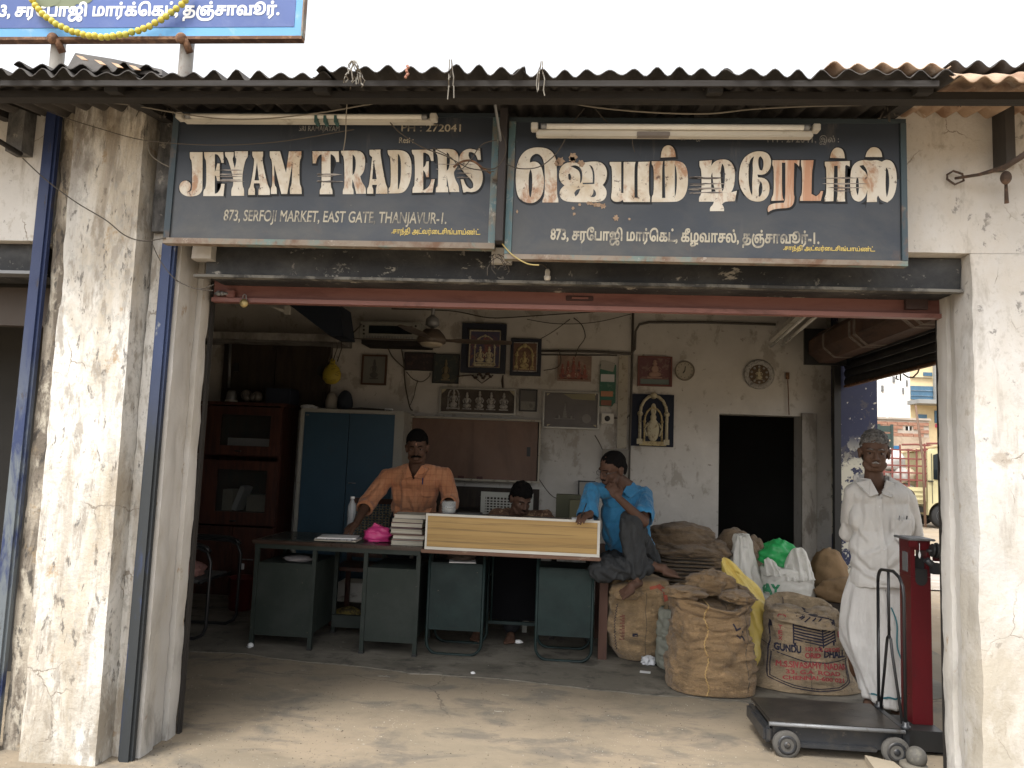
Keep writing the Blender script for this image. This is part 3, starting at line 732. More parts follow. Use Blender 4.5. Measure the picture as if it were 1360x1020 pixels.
font_text('SRI RAMAJAYAM', 'small_lettering', 397, 451, 174, 7, SY, m_small2, S1, bold=.012)
font_text('873, SERFOJI MARKET, EAST GATE, THANJAVUR-1.', 'address_lettering', 297, 593, 293, 14.5, SY, m_small, S1, bold=.012, shear=.08)
CREDIT = '.சாந்தி அட்வர்டைசிங்பாய்ண்ட்.'
def tam(s):
    """Tamil written in visual order: the left-hand vowel signs go before their letter"""
    out = []
    for ch in s:
        if ch in 'ெேை': out.insert(len(out)-1, ch)
        elif ch == 'ொ': out.insert(len(out)-1, 'ெ'); out.append('ா')
        elif ch == 'ோ': out.insert(len(out)-1, 'ே'); out.append('ா')
        else: out.append(ch)
    return ''.join(out)
font_text(tam(CREDIT), 'painter_credit', 520, 638, 310, 6.5, SY, m_yell, S1, bold=.02)

# --- sign in Tamil
S2 = thing('painted_signboard', 'wider dark board with large cream Tamil lettering over the right half of the shop front', 'signboard', (.56, 3.2, 2.26))
SY2 = 3.185
MB().box((-.262, SY2, 2.29), (1.395, SY2+.012, 2.895)).build('panel', m_sign, S2)
x0, x1, z0, z1 = -.293, 1.422, 2.266, 2.914
MB().box((x0, SY2-.006, z0), (x1, SY2+.035, z0+.022)).build('frame_rail', m_rim, S2)
MB().box((x0, SY2-.006, z1-.02), (x1, SY2+.03, z1)).build('frame_rail', mat('dark_sign_frame', (.04, .055, .065), .6), S2)
MB().box((x0, SY2-.009, z0+.0225), (x0+.030, SY2+.03, z1-.0205)).build('frame_stile', m_teal, S2)
MB().box((x1-.024, SY2-.009, z0+.0225), (x1, SY2+.03, z1-.0205)).build('frame_stile', mat('worn_stile', (.05, .075, .09), .6, [((.25, .24, .2), 12, .57, .66, (1, 1, .6), .8), ((.16, .09, .06), 9, .52, .64, (1, 1, .6), .8)]), S2)
t1 = [[[(130,88),(190,82),(250,92),(290,125),(312,185),(312,420),(322,440),(322,466),(212,466),(212,445),(228,420),(228,250),(222,180),(200,138),(170,125),(140,140),(125,165),(124,190),(150,180),(185,190),(208,225),(222,300),(222,340),(215,400),(190,445),(150,470),(105,470),(60,450),(35,410),(25,330),(28,240),(45,170),(80,115)],
       [(128,235),(140,260),(142,350),(135,410),(128,432),(120,420),(114,350),(117,270)]],
 [[(325,270),(335,225),(365,195),(410,185),(470,195),(540,182),(610,182),(650,215),(662,265),(650,320),(630,345),(655,375),(658,415),(640,450),(600,465),(400,465),(350,450),(328,415),(335,375),(365,348),(345,332),(330,305)],
  [(405,215),(440,205),(478,225),(490,270),(485,320),(472,335),(475,280),(465,245),(430,225)], [(390,270),(403,265),(413,290),(405,312),(392,305)], [(535,205),(560,215),(575,270),(572,338),(492,340),(490,330),(560,328),(562,260),(545,220)],
  [(432,400),(450,375),(475,372),(460,410),(440,425)], [(565,372),(582,390),(585,415),(570,430),(545,428),(565,405)]],
 [[(678,185),(758,185),(758,400),(774,402),(775,185),(858,185),(850,215),(850,432),(872,432),(872,215),(878,185),(958,183),(950,215),(950,410),(960,425),(958,463),(775,463),(768,448),(750,462),(710,462),(688,440),(688,420),(695,380),(695,220),(678,205)]],
 [[(970,180),(1050,180),(1042,215),(1042,435),(1065,435),(1060,215),(1060,178),(1140,175),(1190,190),(1215,230),(1222,290),(1220,360),(1200,425),(1160,458),(1110,463),(970,463),(970,425),(985,405),(985,220),(970,205)], [(1130,200),(1142,230),(1146,320),(1140,400),(1130,430)]],
 [[(1033,155),(1038,110),(1055,78),(1085,66),(1115,78),(1132,110),(1136,150)]]]
big_letters('letter', t1, (680, 180), 5.23, SY2, m_paint, m_line, S2)
t2 = [[[(65,160),(142,155),(138,190),(160,160),(205,148),(250,155),(278,190),(288,240),(280,320),(262,355),(298,345),(285,410),(222,412),(205,430),(218,450),(218,472),(130,472),(130,450),(150,430),(155,413),(62,413),(62,385),(78,365),(78,215),(65,195)],
       [(137,250),(145,230),(150,300),(165,350),(140,352),(137,300)], [(205,175),(218,190),(225,250),(218,330),(208,350),(200,320),(195,230)]],
 [[(310,250),(320,180),(350,130),(400,102),(455,98),(495,115),(512,155),(508,200),(485,235),(455,247),(425,244),(430,262),(465,265),(492,285),(503,325),(495,375),(465,408),(420,415),(370,400),(330,350),(312,300)],
  [(432,140),(445,130),(462,150),(465,190),(455,220),(440,215),(430,180)], [(445,285),(455,300),(458,340),(448,375),(435,385),(432,330)], [(405,130),(395,170),(398,215),(392,300),(395,350),(392,375),(380,350),(370,290),(370,200),(380,150)]],
 [[(845,165),(1000,160),(1000,195),(980,185),(972,190),(968,380),(972,412),(920,413),(920,395),(925,370),(925,190),(903,190),(900,370),(898,410),(840,412),(845,385),(855,360),(855,200),(845,190)]],
 [[(878,140),(885,105),(905,80),(925,75),(950,82),(965,105),(970,143)]], [[(1098,135),(1105,105),(1125,80),(1150,72),(1180,80),(1198,105),(1202,135)]],
 [[(1004,250),(1012,200),(1040,165),(1090,152),(1130,160),(1165,152),(1200,165),(1225,150),(1262,160),(1285,200),(1294,260),(1290,330),(1270,390),(1235,418),(1200,408),(1186,392),(1177,375),(1168,388),(1170,415),(1106,416),(1110,340),(1100,380),(1075,408),(1050,415),(1015,395),(1001,330)],
  [(1045,260),(1055,270),(1058,340),(1050,375),(1040,350),(1038,290)], [(1060,190),(1085,185),(1108,215),(1112,260),(1100,230),(1075,210)], [(1225,200),(1240,215),(1248,290),(1240,360),(1230,385),(1222,330)]]]
big_letters('letter', t2, (915, 180), 4.69, SY2, m_paint, m_line, S2)
t3 = [[[(520,155),(688,155),(685,195),(668,175),(655,170),(650,365),(658,385),(650,430),(625,452),(560,455),(520,462),(492,478),(488,455),(500,432),(540,422),(590,420),(600,400),(600,170),(578,170),(578,380),(592,405),(512,408),(515,385),(528,365),(528,200),(518,185)]],
      [[(697,155),(775,155),(770,200),(765,220),(762,365),(790,380),(812,365),(820,347),(835,347),(820,408),(690,408),(690,385),(705,365),(705,205),(697,190)]]]
big_letters('letter', t3, (915, 180), 4.69, SY2, m_paint_or, m_line, S2)
smears(S2, (680, 180), 5.23, [(1215,1330,290,14),(1225,1340,345,9),(1220,1330,375,12),(1230,1320,400,8)], SY2)
smears(S2, (915, 180), 4.69, [(0,220,265,12),(0,230,300,8),(0,220,330,14),(10,240,355,8),(820,1090,265,9),(830,1120,300,9),(860,1100,325,9),(880,1010,345,7)], SY2)
# dried mud splashes
m_mud = mat('dried_mud', (.38, .28, .20), .95, [((.22, .14, .09), 25, .45, .6, (1, 1, 1), .8)], bump=(60, .8, .004))
for (x, y, r, k) in ((425, 150, 34, 1), (335, 180, 38, 1), (480, 195, 30, 1), (420, 170, 26, 1), (590, 480, 40, .5), (540, 470, 30, .5), (635, 490, 22, 1), (425, 505, 13, 1), (432, 545, 12, 1), (722, 572, 24, 1), (815, 580, 11, 1), (36, 528, 9, 1.6), (310, 195, 20, 1), (470, 480, 12, 1)):
    mb = MB(); pts = []
    for i in range(18):
        a = 2*math.pi*i/18; rr = r*(.72+.42*noise.noise(Vector((math.cos(a)*2, math.sin(a)*2, x))) + (.25 if i % 3 == 0 else 0))
        pts.append(P(680+(x+rr*math.cos(a))/5.23, 180+(y+rr*k*math.sin(a))/5.23, Y=SY2-.0028-.0001*(x % 5)))
    mb.bm.faces.new([mb.bm.verts.new(p) for p in pts])
    mb.build('mud_splash', m_mud, S2)
font_text(tam('873, சரபோஜி மார்கெட், கீழவாசல், தஞ்சாவூர்-1.'), 'address_lettering', 731, 1088, 318, 14, SY2, m_small, S2, bold=.03)
font_text(tam(CREDIT), 'painter_credit', 1040, 1162, 332, 5.5, SY2, m_yell, S2, bold=.02)
font_text('PH : 272041,', 'phone_number', 1019, 1084, 189, 8.5, SY2, m_small2, S2, bold=.012)
font_text(tam('இல் :'), 'small_lettering', 1088, 1114, 189, 7.5, SY2, m_small2, S2, bold=.012)
font_text(tam('ஸ்ரீராமஜெயம்'), 'small_lettering', 897, 940, 185.5, 6, SY2, m_small2, S2, bold=.012)

# --- blue board above the roof
S3 = thing('blue_signboard', 'bright blue signboard with white Tamil address standing above the roof at top left', 'signboard', (-2.3, 3.3, 3.36))
BY = 3.30
a = P(400, 50, Y=BY); zb, xr = a[2], a[0]
m_blue = mat('deep_blue_board', (.045, .085, .26), .45, [((.11, .15, .30), 3, .5, .7, (1, 1, 1), .6)], bump=(30, .1, .001))
m_sky = mat('light_blue_border', (.10, .30, .55), .5, [((.35, .45, .5), 9, .56, .7, (1, 1, 1), .5), ((.25, .14, .09), 20, .64, .7, (1, 1, 1), .6)])
m_whitep = mat('clean_white_lettering', (.78, .79, .80), .5)
MB().box((-5.6, BY, zb+.004), (xr, BY+.02, zb+1.2)).build('panel', m_sky, S3)
MB().box((-5.56, BY-.002, zb+.055), (xr-.038, BY-.0005, zb+1.16)).build('painted_field', m_blue, S3)
MB().box((-5.62, BY-.012, zb-.012), (xr+.006, BY+.03, zb+.0035)).build('frame_rail', m_rust, S3)
MB().box((xr+.0005, BY-.010, zb+.004), (xr+.008, BY+.03, zb+1.2)).build('frame_stile', m_rim, S3)
font_text(tam('3, சரபோஜி மார்க்கெட், தஞ்சாவூர்.'), 'address_lettering', 0, 371, 22, 15, BY-.002, m_whitep, S3, bold=.035)
for px in (78, 249):
    mb = MB(); c = P(px, 58, Y=3.37); mb.tube([(c[0], 3.37, 2.95), (c[0], 3.37, zb+.5)], .034, 10); mb.build('post', mat('grey_post', (.42, .40, .37), .6, [((.22, .12, .08), 12, .55, .66, (1, 1, 1), .8)]), S3)
    mb = MB(); c = P(px-8, 50, Y=3.28); mb.ball((c[0]-.005, 3.285, c[2]-.0), (.028, .02, .028)); mb.tube([(c[0]+.01, 3.29, c[2]), (c[0]+.022, 3.33, c[2]-.05)], .018, 8); mb.build('clamp', m_rust, S3)
# green painted emblem remains, blurred shapes at the top
mb = MB()
for (x, y, r) in ((62, -2, 16), (86, 2, 14), (108, -3, 13)):
    mb.bm.faces.new([mb.bm.verts.new(P(x+r*1.2*math.cos(R(k*24)), y+r*.7*math.sin(R(k*24)), Y=BY-.0030-.0002*(x % 7))) for k in range(15)])
mb.build('painted_emblem', mat('olive_emblem', (.12, .14, .08), .6), S3)
# yellow garland of lemons
GA = thing('lemon_garland', 'string of yellow lemons looped over the blue signboard', 'garland', (-2.3, 3.26, 3.38))
cat = [(40,-6),(48,10),(60,22),(76,33),(95,42),(118,48),(142,49),(165,46),(190,39),(210,29),(228,17),(243,5),(252,-8)]
pts = [P(x, y, Y=3.265) for x, y in cat]
def resample(pts, step):
    out = [pts[0]]; acc = 0
    for a, b in zip(pts, pts[1:]):
        L_ = (b-a).length; d = step-acc
        while d <= L_: out.append(a.lerp(b, d/L_)); d += step
        acc = (acc+L_) % step if L_ else acc
        acc = L_-(d-step)
    return out
m_lem = mat('lemon_peel', (.62, .50, .07), .5, [((.35, .42, .08), 3, .5, .62, (1, 1, 1), .7)], bump=(80, .2, .002))
for p in resample(pts, .031):
    mb = MB(); mb.ball(p+Vector((random.uniform(-.002, .002), 0, random.uniform(-.003, .003))), (.016, .0155, .0165), u=12, v=8); mb.build('lemon', m_lem, GA)
mb = MB(); mb.tube(pts, .002, 5); mb.build('thread', m_string, GA)

# --- tube lights over the signs
def tube_light(lab, pa, pb, Y, r, below, th=.012):
    a, b = P(*pa, Y=Y), P(*pb, Y=Y); a.z = b.z = (a.z+b.z)/2 if abs(a.z-b.z) < .03 else a.z
    if abs(a.z-b.z) > .0: pass
    t = thing('tube_light', lab, 'tube light', ((a+b)/2), 0, 'tube lights over the painted signs')
    mb = MB(); mb.tube([a+Vector((.03, 0, 0)), b-Vector((.03, 0, 0))], r, 12); mb.build('tube', m_tubew, t)
    mb = MB(); mb.box((a[0]+.01, Y+.012, a[2]-below-th), (b[0]-.01, Y+.05, a[2]-below+th), bev=.004); mb.build('batten', m_batten, t)
    for q, s in ((a, 1), (b, -1)):
        mb = MB(); mb.box((q[0]-.012, Y-.014, q[2]-.016), (q[0]+.018, Y+.03, q[2]+.013), bev=.003) if s > 0 else mb.box((q[0]-.018, Y-.014, q[2]-.016), (q[0]+.012, Y+.03, q[2]+.013), bev=.003)
        mb.build('lamp_holder', m_batten, t)
        mb = MB(); mb.tube([q+Vector((.03*s, 0, 0)), q+Vector((.055*s, 0, 0))], r+.001, 12); mb.build('end_cap', m_steelgrey, t)
    return t, a, b
t, a, b = tube_light('dusty white tube light above the English sign', (238, 157), (577, 152), 3.10, .011, .008, .010)
for x in (420, 432, 446):
    q = P(x, 157, Y=3.09); mb = MB(); mb.box((q[0]-.007, 3.085, q[2]-.02), (q[0]+.004, 3.13, q[2]+.012)); mb.build('holder_clip', mat('teal_plastic', (.05, .12, .12), .5), t)
t, a, b = tube_light('dusty white tube light over the top edge of the Tamil sign', (709, 170), (1085, 167), 3.08, .012, .020, .014)
q = P(868, 177, Y=3.085); mb = MB(); mb.box((q[0]-.07, 3.086, q[2]-.009), (q[0]+.07, 3.12, q[2]+.009), bev=.002); mb.build('choke_cover', mat('smudged_cover', (.22, .20, .19), .6), t)
# --- bulb holder below the Tamil sign
q = P(727, 366, Y=3.36)
t = thing('bulb_holder', 'small dirty bulb holder sticking down from the lintel under the Tamil sign', 'lamp holder', q)
mb = MB(); mb.lathe([(.008, .03), (.012, .02), (.012, .0), (.016, -.004), (.015, -.018), (.010, -.024)], q); mb.build('holder', m_batten, t)
mb = MB(); mb.tube([q+Vector((0, 0, .03)), q+Vector((-.02, 0, .05)), q+Vector((-.06, -.02, .055))], .003, 6); mb.build('wire', m_cable, t)

# --- wires, strings and cobweb-like tangles on the front
def wire(lab, pts, r=.0035, m=m_cable, cat='cable', sag=0, group='loose wires on the shop front', Y=3.08, name='loose_wire', n=5):
    pp = []
    for p in pts: pp.append(P(p[0], p[1], Y=(p[2] if len(p) > 2 else Y)))
    out = []
    for i in range(len(pp)-1):
        p0 = pp[max(i-1, 0)]; p1 = pp[i]; p2 = pp[i+1]; p3 = pp[min(i+2, len(pp)-1)]
        for k in range(n):
            t = k/n
            out.append(.5*((2*p1)+(p2-p0)*t+(2*p0-5*p1+4*p2-p3)*t*t+(3*p1-p0-3*p2+p3)*t**3))
    out.append(pp[-1])
    mb = MB(); mb.tube(out, r, 5); o = mb.build(name, m)
    if lab: tag(o, lab, cat, group)
    return o
wire('thin cable drooping across the English tube light and up to the bracket', [(0,128),(90,132),(170,139),(240,151),(300,158),(360,157),(430,149),(500,137),(570,129),(650,121)], .003, m_string, Y=3.06)
wire('thin cable running rightward from the bracket over the Tamil tube light', [(672,119),(720,127),(780,141),(860,149),(940,151),(1000,145),(1080,141),(1180,138),(1260,129),(1290,127)], .003, m_string, Y=3.04)
wire('dark cable crossing the white pilaster and the English sign', [(20,124),(70,150),(130,170),(190,186),(260,192),(320,192),(380,187),(440,177),(470,172)], .0022, m_cable, Y=3.14)
wire('dark cable sagging from upper left across the pilaster to the blue pipe', [(30,210),(60,238),(100,268),(140,292),(165,312),(190,320),(220,316)], .0028, m_cable, Y=3.18)
wire('thin wire hooked around the blue pipe by the English sign corner', [(200,318),(212,345),(232,370),(258,383),(283,386)], .0022, m_cable, Y=3.23)
wire('white wire loop beside the blue pipe top', [(196,190),(200,205),(212,215),(225,222)], .0025, m_string, Y=3.2)
wire('brown wire loop hanging between the two signs', [(663,170),(672,192),(668,212),(656,224),(640,222)], .003, m_cable, Y=3.12)
wire('wire curving across the first Tamil letter', [(776,144),(760,165),(748,190),(735,208),(715,222),(690,224),(672,218)], .0025, m_cable, Y=3.13)
wire('short wire hanging off the Tamil tube light batten', [(790,144),(802,158),(808,164)], .0025, m_cable, Y=3.12)
wire('thin wire dangling over the middle of the Tamil sign', [(843,174),(840,188),(843,202)], .0018, m_cable, Y=3.13)
wire('pale yellow wire looping under the gap between the signs', [(664,320),(680,338),(700,350),(716,352)], .003, mat('yellow_wire', (.50, .40, .16), .6), Y=3.17)
wire('wire crossing from the phone number down to the letter S', [(512,155),(530,175),(560,195),(592,207),(620,222),(640,226),(656,228)], .0028, m_cable, Y=3.12)
wire('second wire tangled over the letters E and R', [(575,196),(600,210),(612,224),(625,212),(640,192),(660,186)], .0022, m_cable, Y=3.12)
wire('frayed brown rag string around the letter S', [(602,222),(615,214),(628,214),(640,222),(652,230)], .005, m_rust, Y=3.13)
wire('wire trailing along the lintel edge below the signs', [(232,372),(262,384),(284,378)], .002, m_cable, Y=3.24)
random.seed(3)
def tangle(lab, cx, cy, w, h, Y, k=5, m=m_string, r=.002, group='frayed strings under the roof edge'):
    mb = MB()
    for j in range(k):
        n = 7; pts = []
        x = cx+random.uniform(-w, w)*.3
        for i in range(n):
            x += random.uniform(-w, w)*.35
            pts.append(P(x, cy+h*i/(n-1)*random.uniform(.7, 1.1)-h*.1, Y=Y+random.uniform(-.02, .02)))
        mb.tube(pts, r*random.uniform(.6, 1.2), 4)
    o = mb.build('frayed_string', m); tag(o, lab, 'string', group); return o
tangle('knotted bunch of pale strings hanging off the roof edge over the English sign', 471, 84, 14, 34, 2.72, 8, r=.0028)
wire('long frayed string hanging in front of the English sign', [(474,92,2.75),(463,125,2.95),(460,150,3.05),(459,180,3.1),(456,200,3.12)], .0024, m_string, 'string', group='frayed strings under the roof edge', name='frayed_string')
tangle('thin pale string dangling from the eave right of the English sign', 597, 84, 5, 50, 2.74, 3, r=.002)
tangle('pale string hanging from the eave over the Tamil tube light', 720, 86, 6, 45, 2.74, 3, r=.002)
tangle('tangle of dark twigs below the gap between the signs', 660, 340, 22, 26, 3.22, 7, m=m_cable, r=.0018)
tangle('black cobwebby knot at the right end of the Tamil sign top', 1183, 138, 10, 24, 3.12, 8, m=m_cable, r=.003)
tangle('clump of black cobweb at the left end of the English tube light', 215, 130, 22, 30, 3.2, 12, m=m_cable, r=.003)
tangle('small dark tuft hanging under the purlin at the right', 1272, 130, 4, 12, 3.1, 5, m=m_cable, r=.002)
q = P(541, 92, Y=2.73)
mb = MB()
for k in range(7): mb.ball(q+Vector((random.uniform(-.008, .008), random.uniform(-.005, .005), .015-.008*k)), .006, u=8, v=6)
tag(mb.build('dried_flower_tuft', mat('dried_pink_flower', (.35, .17, .12), .9)), 'small tuft of dried pinkish flowers stuck to the roof edge', 'dried flowers')
# bare twigs of a tree behind the roof
TR = thing('bare_tree', 'leafless pale twigs of a tree showing above the roof right of centre', 'tree', (2.5, 12, 0))
m_twig = mat('pale_twig', (.30, .27, .24), .9)
mb = MB(); mb.tube([(2.5, 12, 0), (2.45, 12, 3), (2.6, 12, 5.6)], [.16, .12, .05], 8); mb.build('trunk', m_twig, TR)
mb = MB()
def twig(p, d, L_, r, k):
    pts = [p]
    for i in range(4):
        d = (d+Vector((random.uniform(-.35, .35), random.uniform(-.35, .35), random.uniform(-.2, .3)))).normalized(); p = p+d*L_/4; pts.append(p)
    mb.tube(pts, [r, r*.9, r*.75, r*.6, r*.4], 4)
    if k:
        for q in pts[1:]:
            for _ in range(2): twig(q, (d+Vector((random.uniform(-1, 1), random.uniform(-1, 1), random.uniform(-.3, .8)))).normalized(), L_*.55, r*.55, k-1)
for k in range(5): twig(Vector((2.6, 12, 5.3)), Vector((random.uniform(-1, 1), random.uniform(-.5, .5), .8)).normalized(), 1.1, .016, 3)
mb.build('twigs', m_twig, TR)
# ------------------------------------------------------------------ inside the shop: furniture
m_blue_steel = mat('dark_blue_steel', (.030, .070, .105), .5, [((.05, .055, .06), 8, .6, .7, (1, 1, 1), .4)], bump=(3, .15, .01))
m_cream_steel = mat('cream_steel_frame', (.33, .32, .28), .5, [((.14, .11, .08), 12, .58, .68, (1, 1, 1), .8)])
m_bookwood = mat('red_brown_wood', (.075, .026, .016), .5, [((.03, .012, .009), 5, .42, .6, (4, 4, .5), .8)], bump=(20, .15, .002, (4, 4, .4)))
m_glassd = mat('dusty_glass', (.05, .055, .05), .12, alpha=.35, spec=.6)
m_paperw = mat('yellowed_paper', (.50, .46, .38), .9, [((.30, .26, .20), 12, .5, .66, (1, 1, 1), .6)])
m_white = mat('white_paper', (.72, .72, .72), .85)
m_tan = mat('brown_laminate', (.15, .080, .048), .5, [((.09, .045, .026), 3, .45, .62, (1, 1, .4), .7)])
m_dkbrown = mat('dark_brown_boards', (.040, .028, .020), .7, [((.018, .013, .01), 5, .42, .6, (3, 1, .5), .8), ((.30, .26, .20), 22, .70, .73, (1, 1, 1), .8)])

# blue almirah
x0, x1 = P(400, 543, Y=6.9)[0], P(537, 545, Y=6.9)[0]; zt = P(470, 544, Y=6.9)[2]
AL = thing('steel_cupboard', 'tall dark blue two-door steel cupboard with cream frame behind the standing man', 'cupboard', ((x0+x1)/2, 7.1, 0))
MB().box((x0+.03, 6.93, .10), (x1-.03, 7.36, zt-.03)).build('carcass', m_cream_steel, AL)
MB().box((x0, 6.9, .06), (x0+.035, 7.36, zt)).build('frame_stile', m_cream_steel, AL)
MB().box((x1-.085, 6.9, .06), (x1, 7.36, zt)).build('frame_stile', m_cream_steel, AL)
MB().box((x0+.0355, 6.902, zt-.035), (x1-.0855, 7.36, zt-.001)).build('frame_top', m_cream_steel, AL)
MB().box((x0+.0355, 6.902, .06), (x1-.0855, 6.94, .14)).build('base_rail', m_cream_steel, AL)
xm = x0+.035+(x1-x0-.12)*.5
d1 = MB().box((x0+.037, 6.905, .143), (xm-.003, 6.929, zt-.037), bev=.003).build('door', m_blue_steel, AL)
d2 = MB().box((xm+.003, 6.905, .143), (x1-.087, 6.929, zt-.037), bev=.003).build('door', m_blue_steel, AL)
q = P(478, 642, Y=6.9); mb = MB(); mb.tube([(xm+.03, 6.885, q[2]), (xm+.10, 6.885, q[2])], .006, 6); mb.tube([(xm+.035, 6.885, q[2]), (xm+.035, 6.905, q[2])], .006, 6); mb.build('handle', m_steelgrey, d2)
MB().box((x0+.05, 6.902, zt-.07), (x0+.08, 6.9045, zt-.058)).build('maker_plate', m_steelgrey, d1)
for x in (x0+.02, x1-.05): MB().box((x, 6.93, 0), (x+.05, 6.99, .06)).build('leg', m_cream_steel, AL)

# glazed bookcase
BK = thing('glazed_bookcase', 'red-brown wooden bookcase with two glazed doors above and a solid cupboard below', 'bookcase', (-3.1, 7.0, 0))
bx0, bx1 = P(262, 600, Y=6.9)[0], P(372, 600, Y=6.9)[0]; bz = P(320, 534, Y=6.9)[2]
for nm, lo, hi in (('side_panel', (bx0, 6.92, 0), (bx0+.03, 7.32, bz-.03)), ('side_panel', (bx1-.03, 6.92, 0), (bx1, 7.32, bz-.03)), ('back_panel', (bx0+.03, 7.30, 0), (bx1-.03, 7.32, bz-.03)),
                   ('top', (bx0-.02, 6.9, bz-.03), (bx1+.03, 7.33, bz)), ('plinth', (bx0+.03, 6.94, 0), (bx1-.03, 6.96, .08))): MB().box(lo, hi).build(nm, m_bookwood, BK)
def glazed(ya, yb, ga, gb):
    za, zb_ = P(320, ya, Y=6.9)[2], P(320, yb, Y=6.9)[2]; gz1, gz0 = P(320, ga, Y=6.9)[2], P(320, gb, Y=6.9)[2]
    gx0, gx1 = P(291, 600, Y=6.9)[0], P(357, 600, Y=6.9)[0]
    mb = MB(); mb.box((bx0+.005, 6.895, zb_), (gx0, 6.92, za)); mb.box((gx1, 6.895, zb_), (bx1-.005, 6.92, za)); mb.box((gx0, 6.896, gz1), (gx1, 6.92, za)); mb.box((gx0, 6.896, zb_), (gx1, 6.92, gz0))
    d = mb.build('door', m_bookwood, BK)
    MB().box((gx0-.004, 6.904, gz0-.004), (gx1+.004, 6.908, gz1+.004)).build('pane', m_glassd, d)
    MB().box((bx0+.03, 6.95, zb_-.012), (bx1-.03, 7.3, zb_+.006)).build('shelf', m_bookwood, BK)
    mb = MB(); mb.tube([((bx0+bx1)/2-.03, 6.885, zb_+.035), ((bx0+bx1)/2+.03, 6.885, zb_+.035)], .008, 6); mb.build('handle', m_black, d)
    return gx0, gx1, gz0, gz1, d
gx0, gx1, gz0, gz1, _ = glazed(540, 604, 551, 592)
tag(MB().box((gx0+.03, 7.0, gz0), (gx1-.02, 7.2, gz0+.075)).build('file_box', m_white), 'white file box behind the upper bookcase glass', 'file box')
gx0, gx1, g2z0, gz1, _ = glazed(612, 697, 624, 680)
for i, (dx, w, h) in enumerate(((.02, .10, .20), (.15, .05, .24), (.26, .20, .16))):
    mb = MB(); mb.box((gx0+dx, 7.0, g2z0), (gx0+dx+w, 7.18, g2z0+h), rot=Matrix.Rotation(R((0, 20, 0)[i]), 3, 'Y')); tag(mb.build('papers', (m_paperw, m_white, m_paperw)[i]), ('bundle of yellowed papers at the left behind the lower bookcase glass', 'white folder leaning in the middle behind the lower bookcase glass', 'low wide bundle of papers at the right behind the lower bookcase glass')[i], 'papers', 'papers in the bookcase')
zz = P(320, 700, Y=6.9)[2]
for a_, b_ in ((bx0+.005, (bx0+bx1)/2-.002), ((bx0+bx1)/2+.002, bx1-.005)):
    d = MB().box((a_, 6.895, .085), (b_, 6.92, zz), bev=.003).build('door', m_bookwood, BK)
mb = MB(); q = P(325, 743, Y=6.88); mb.tube([q-Vector((.05, 0, 0)), q+Vector((.08, 0, 0))], .006, 6); mb.build('bolt', m_steelgrey, BK)
q = P(322, 752, Y=6.87); mb = MB(); mb.box((q[0]-.015, 6.865, q[2]-.03), (q[0]+.015, 6.88, q[2]+.025), bev=.004); mb.build('padlock', m_white, BK)

# things on the bookcase
def on(lab, cat, name, mb, m, group=None): return tag(mb.build(name, m), lab, cat, group)
q = P(304, 534, Y=7.0)
t = thing('lidded_jar', 'metal jar with white rim standing at the left on the bookcase', 'jar', (q[0], 7.05, bz))
mb = MB(); mb.lathe([(.05, 0), (.055, .01), (.05, .05), (.045, .10), (.03, .12)], (q[0], 7.05, bz)); mb.build('jar_body', m_steelgrey, t)
mb = MB(); mb.lathe([(.056, 0), (.06, .008), (.06, .022), (.054, .026)], (q[0], 7.05, bz-.0)); mb.build('rim', m_batten, t)
q = P(335, 534, Y=7.05); mb = MB()
for k in range(6): mb.ball(q+Vector((random.uniform(-.09, .09), random.uniform(-.04, .04), .03+random.uniform(0, .04))), random.uniform(.03, .055))
on('grey crumpled plastic bag on the middle of the bookcase top', 'plastic bag', 'crumpled_bag', mb, mat('grey_plastic', (.12, .11, .10), .4))
q0, q1 = P(352, 534, Y=7.0), P(386, 516, Y=7.0); on('dark blue box on the right of the bookcase top', 'box', 'dark_box', MB().box((q0[0], 7.0, bz), (q1[0], 7.25, q1[2]), bev=.006), mat('navy_card', (.015, .02, .035), .7))

# boarded dark double shutters above
a, b = P(300, 452, Y=7.34), P(436, 528, Y=7.34)
t = thing('wall_cupboard', 'dark brown double-door wall cupboard above the bookcase', 'wall cupboard', ((a[0]+b[0])/2, 7.35, b[2]))
MB().box((a[0], 7.32, b[2]-.1), (b[0], 7.398, a[2])).build('carcass', m_dkbrown, t)
xm = (a[0]+b[0])/2
for x_, y_ in ((a[0]+.03, xm-.002), (xm+.002, b[0]-.03)):
    d = MB().box((x_, 7.30, b[2]-.08), (y_, 7.319, a[2]-.03), bev=.003).build('door', m_dkbrown, t)
q = P(424, 492, Y=7.29); MB().box((q[0]-.02, 7.285, q[2]-.05), (q[0]+.02, 7.2995, q[2]+.04)).build('latch', m_black, t)
q = P(314, 487, Y=7.29); MB().box((q[0]-.02, 7.285, q[2]-.05), (q[0]+.02, 7.2995, q[2]+.04)).build('latch', m_black, t)
t = thing('tube_light', 'unlit tube light fixed flat above the dark wall cupboard at upper left inside', 'tube light', P(370, 450, Y=7.25))
a, b = P(310, 447, Y=7.26), P(432, 453, Y=7.26)
mb = MB(); mb.tube([a, Vector((b[0], a[1], a[2]))], .013, 8); mb.build('tube', m_tubew, t)
MB().box((a[0]-.02, 7.275, a[2]-.01), (b[0]+.02, 7.299, a[2]+.02)).build('batten', m_batten, t)
mb = MB(); mb.tube([P(306, 452, Y=7.30), P(304, 515, Y=7.30)], .016, 8); on('grey downpipe left of the dark wall cupboard', 'pipe', 'wall_pipe', mb, m_steelgrey)

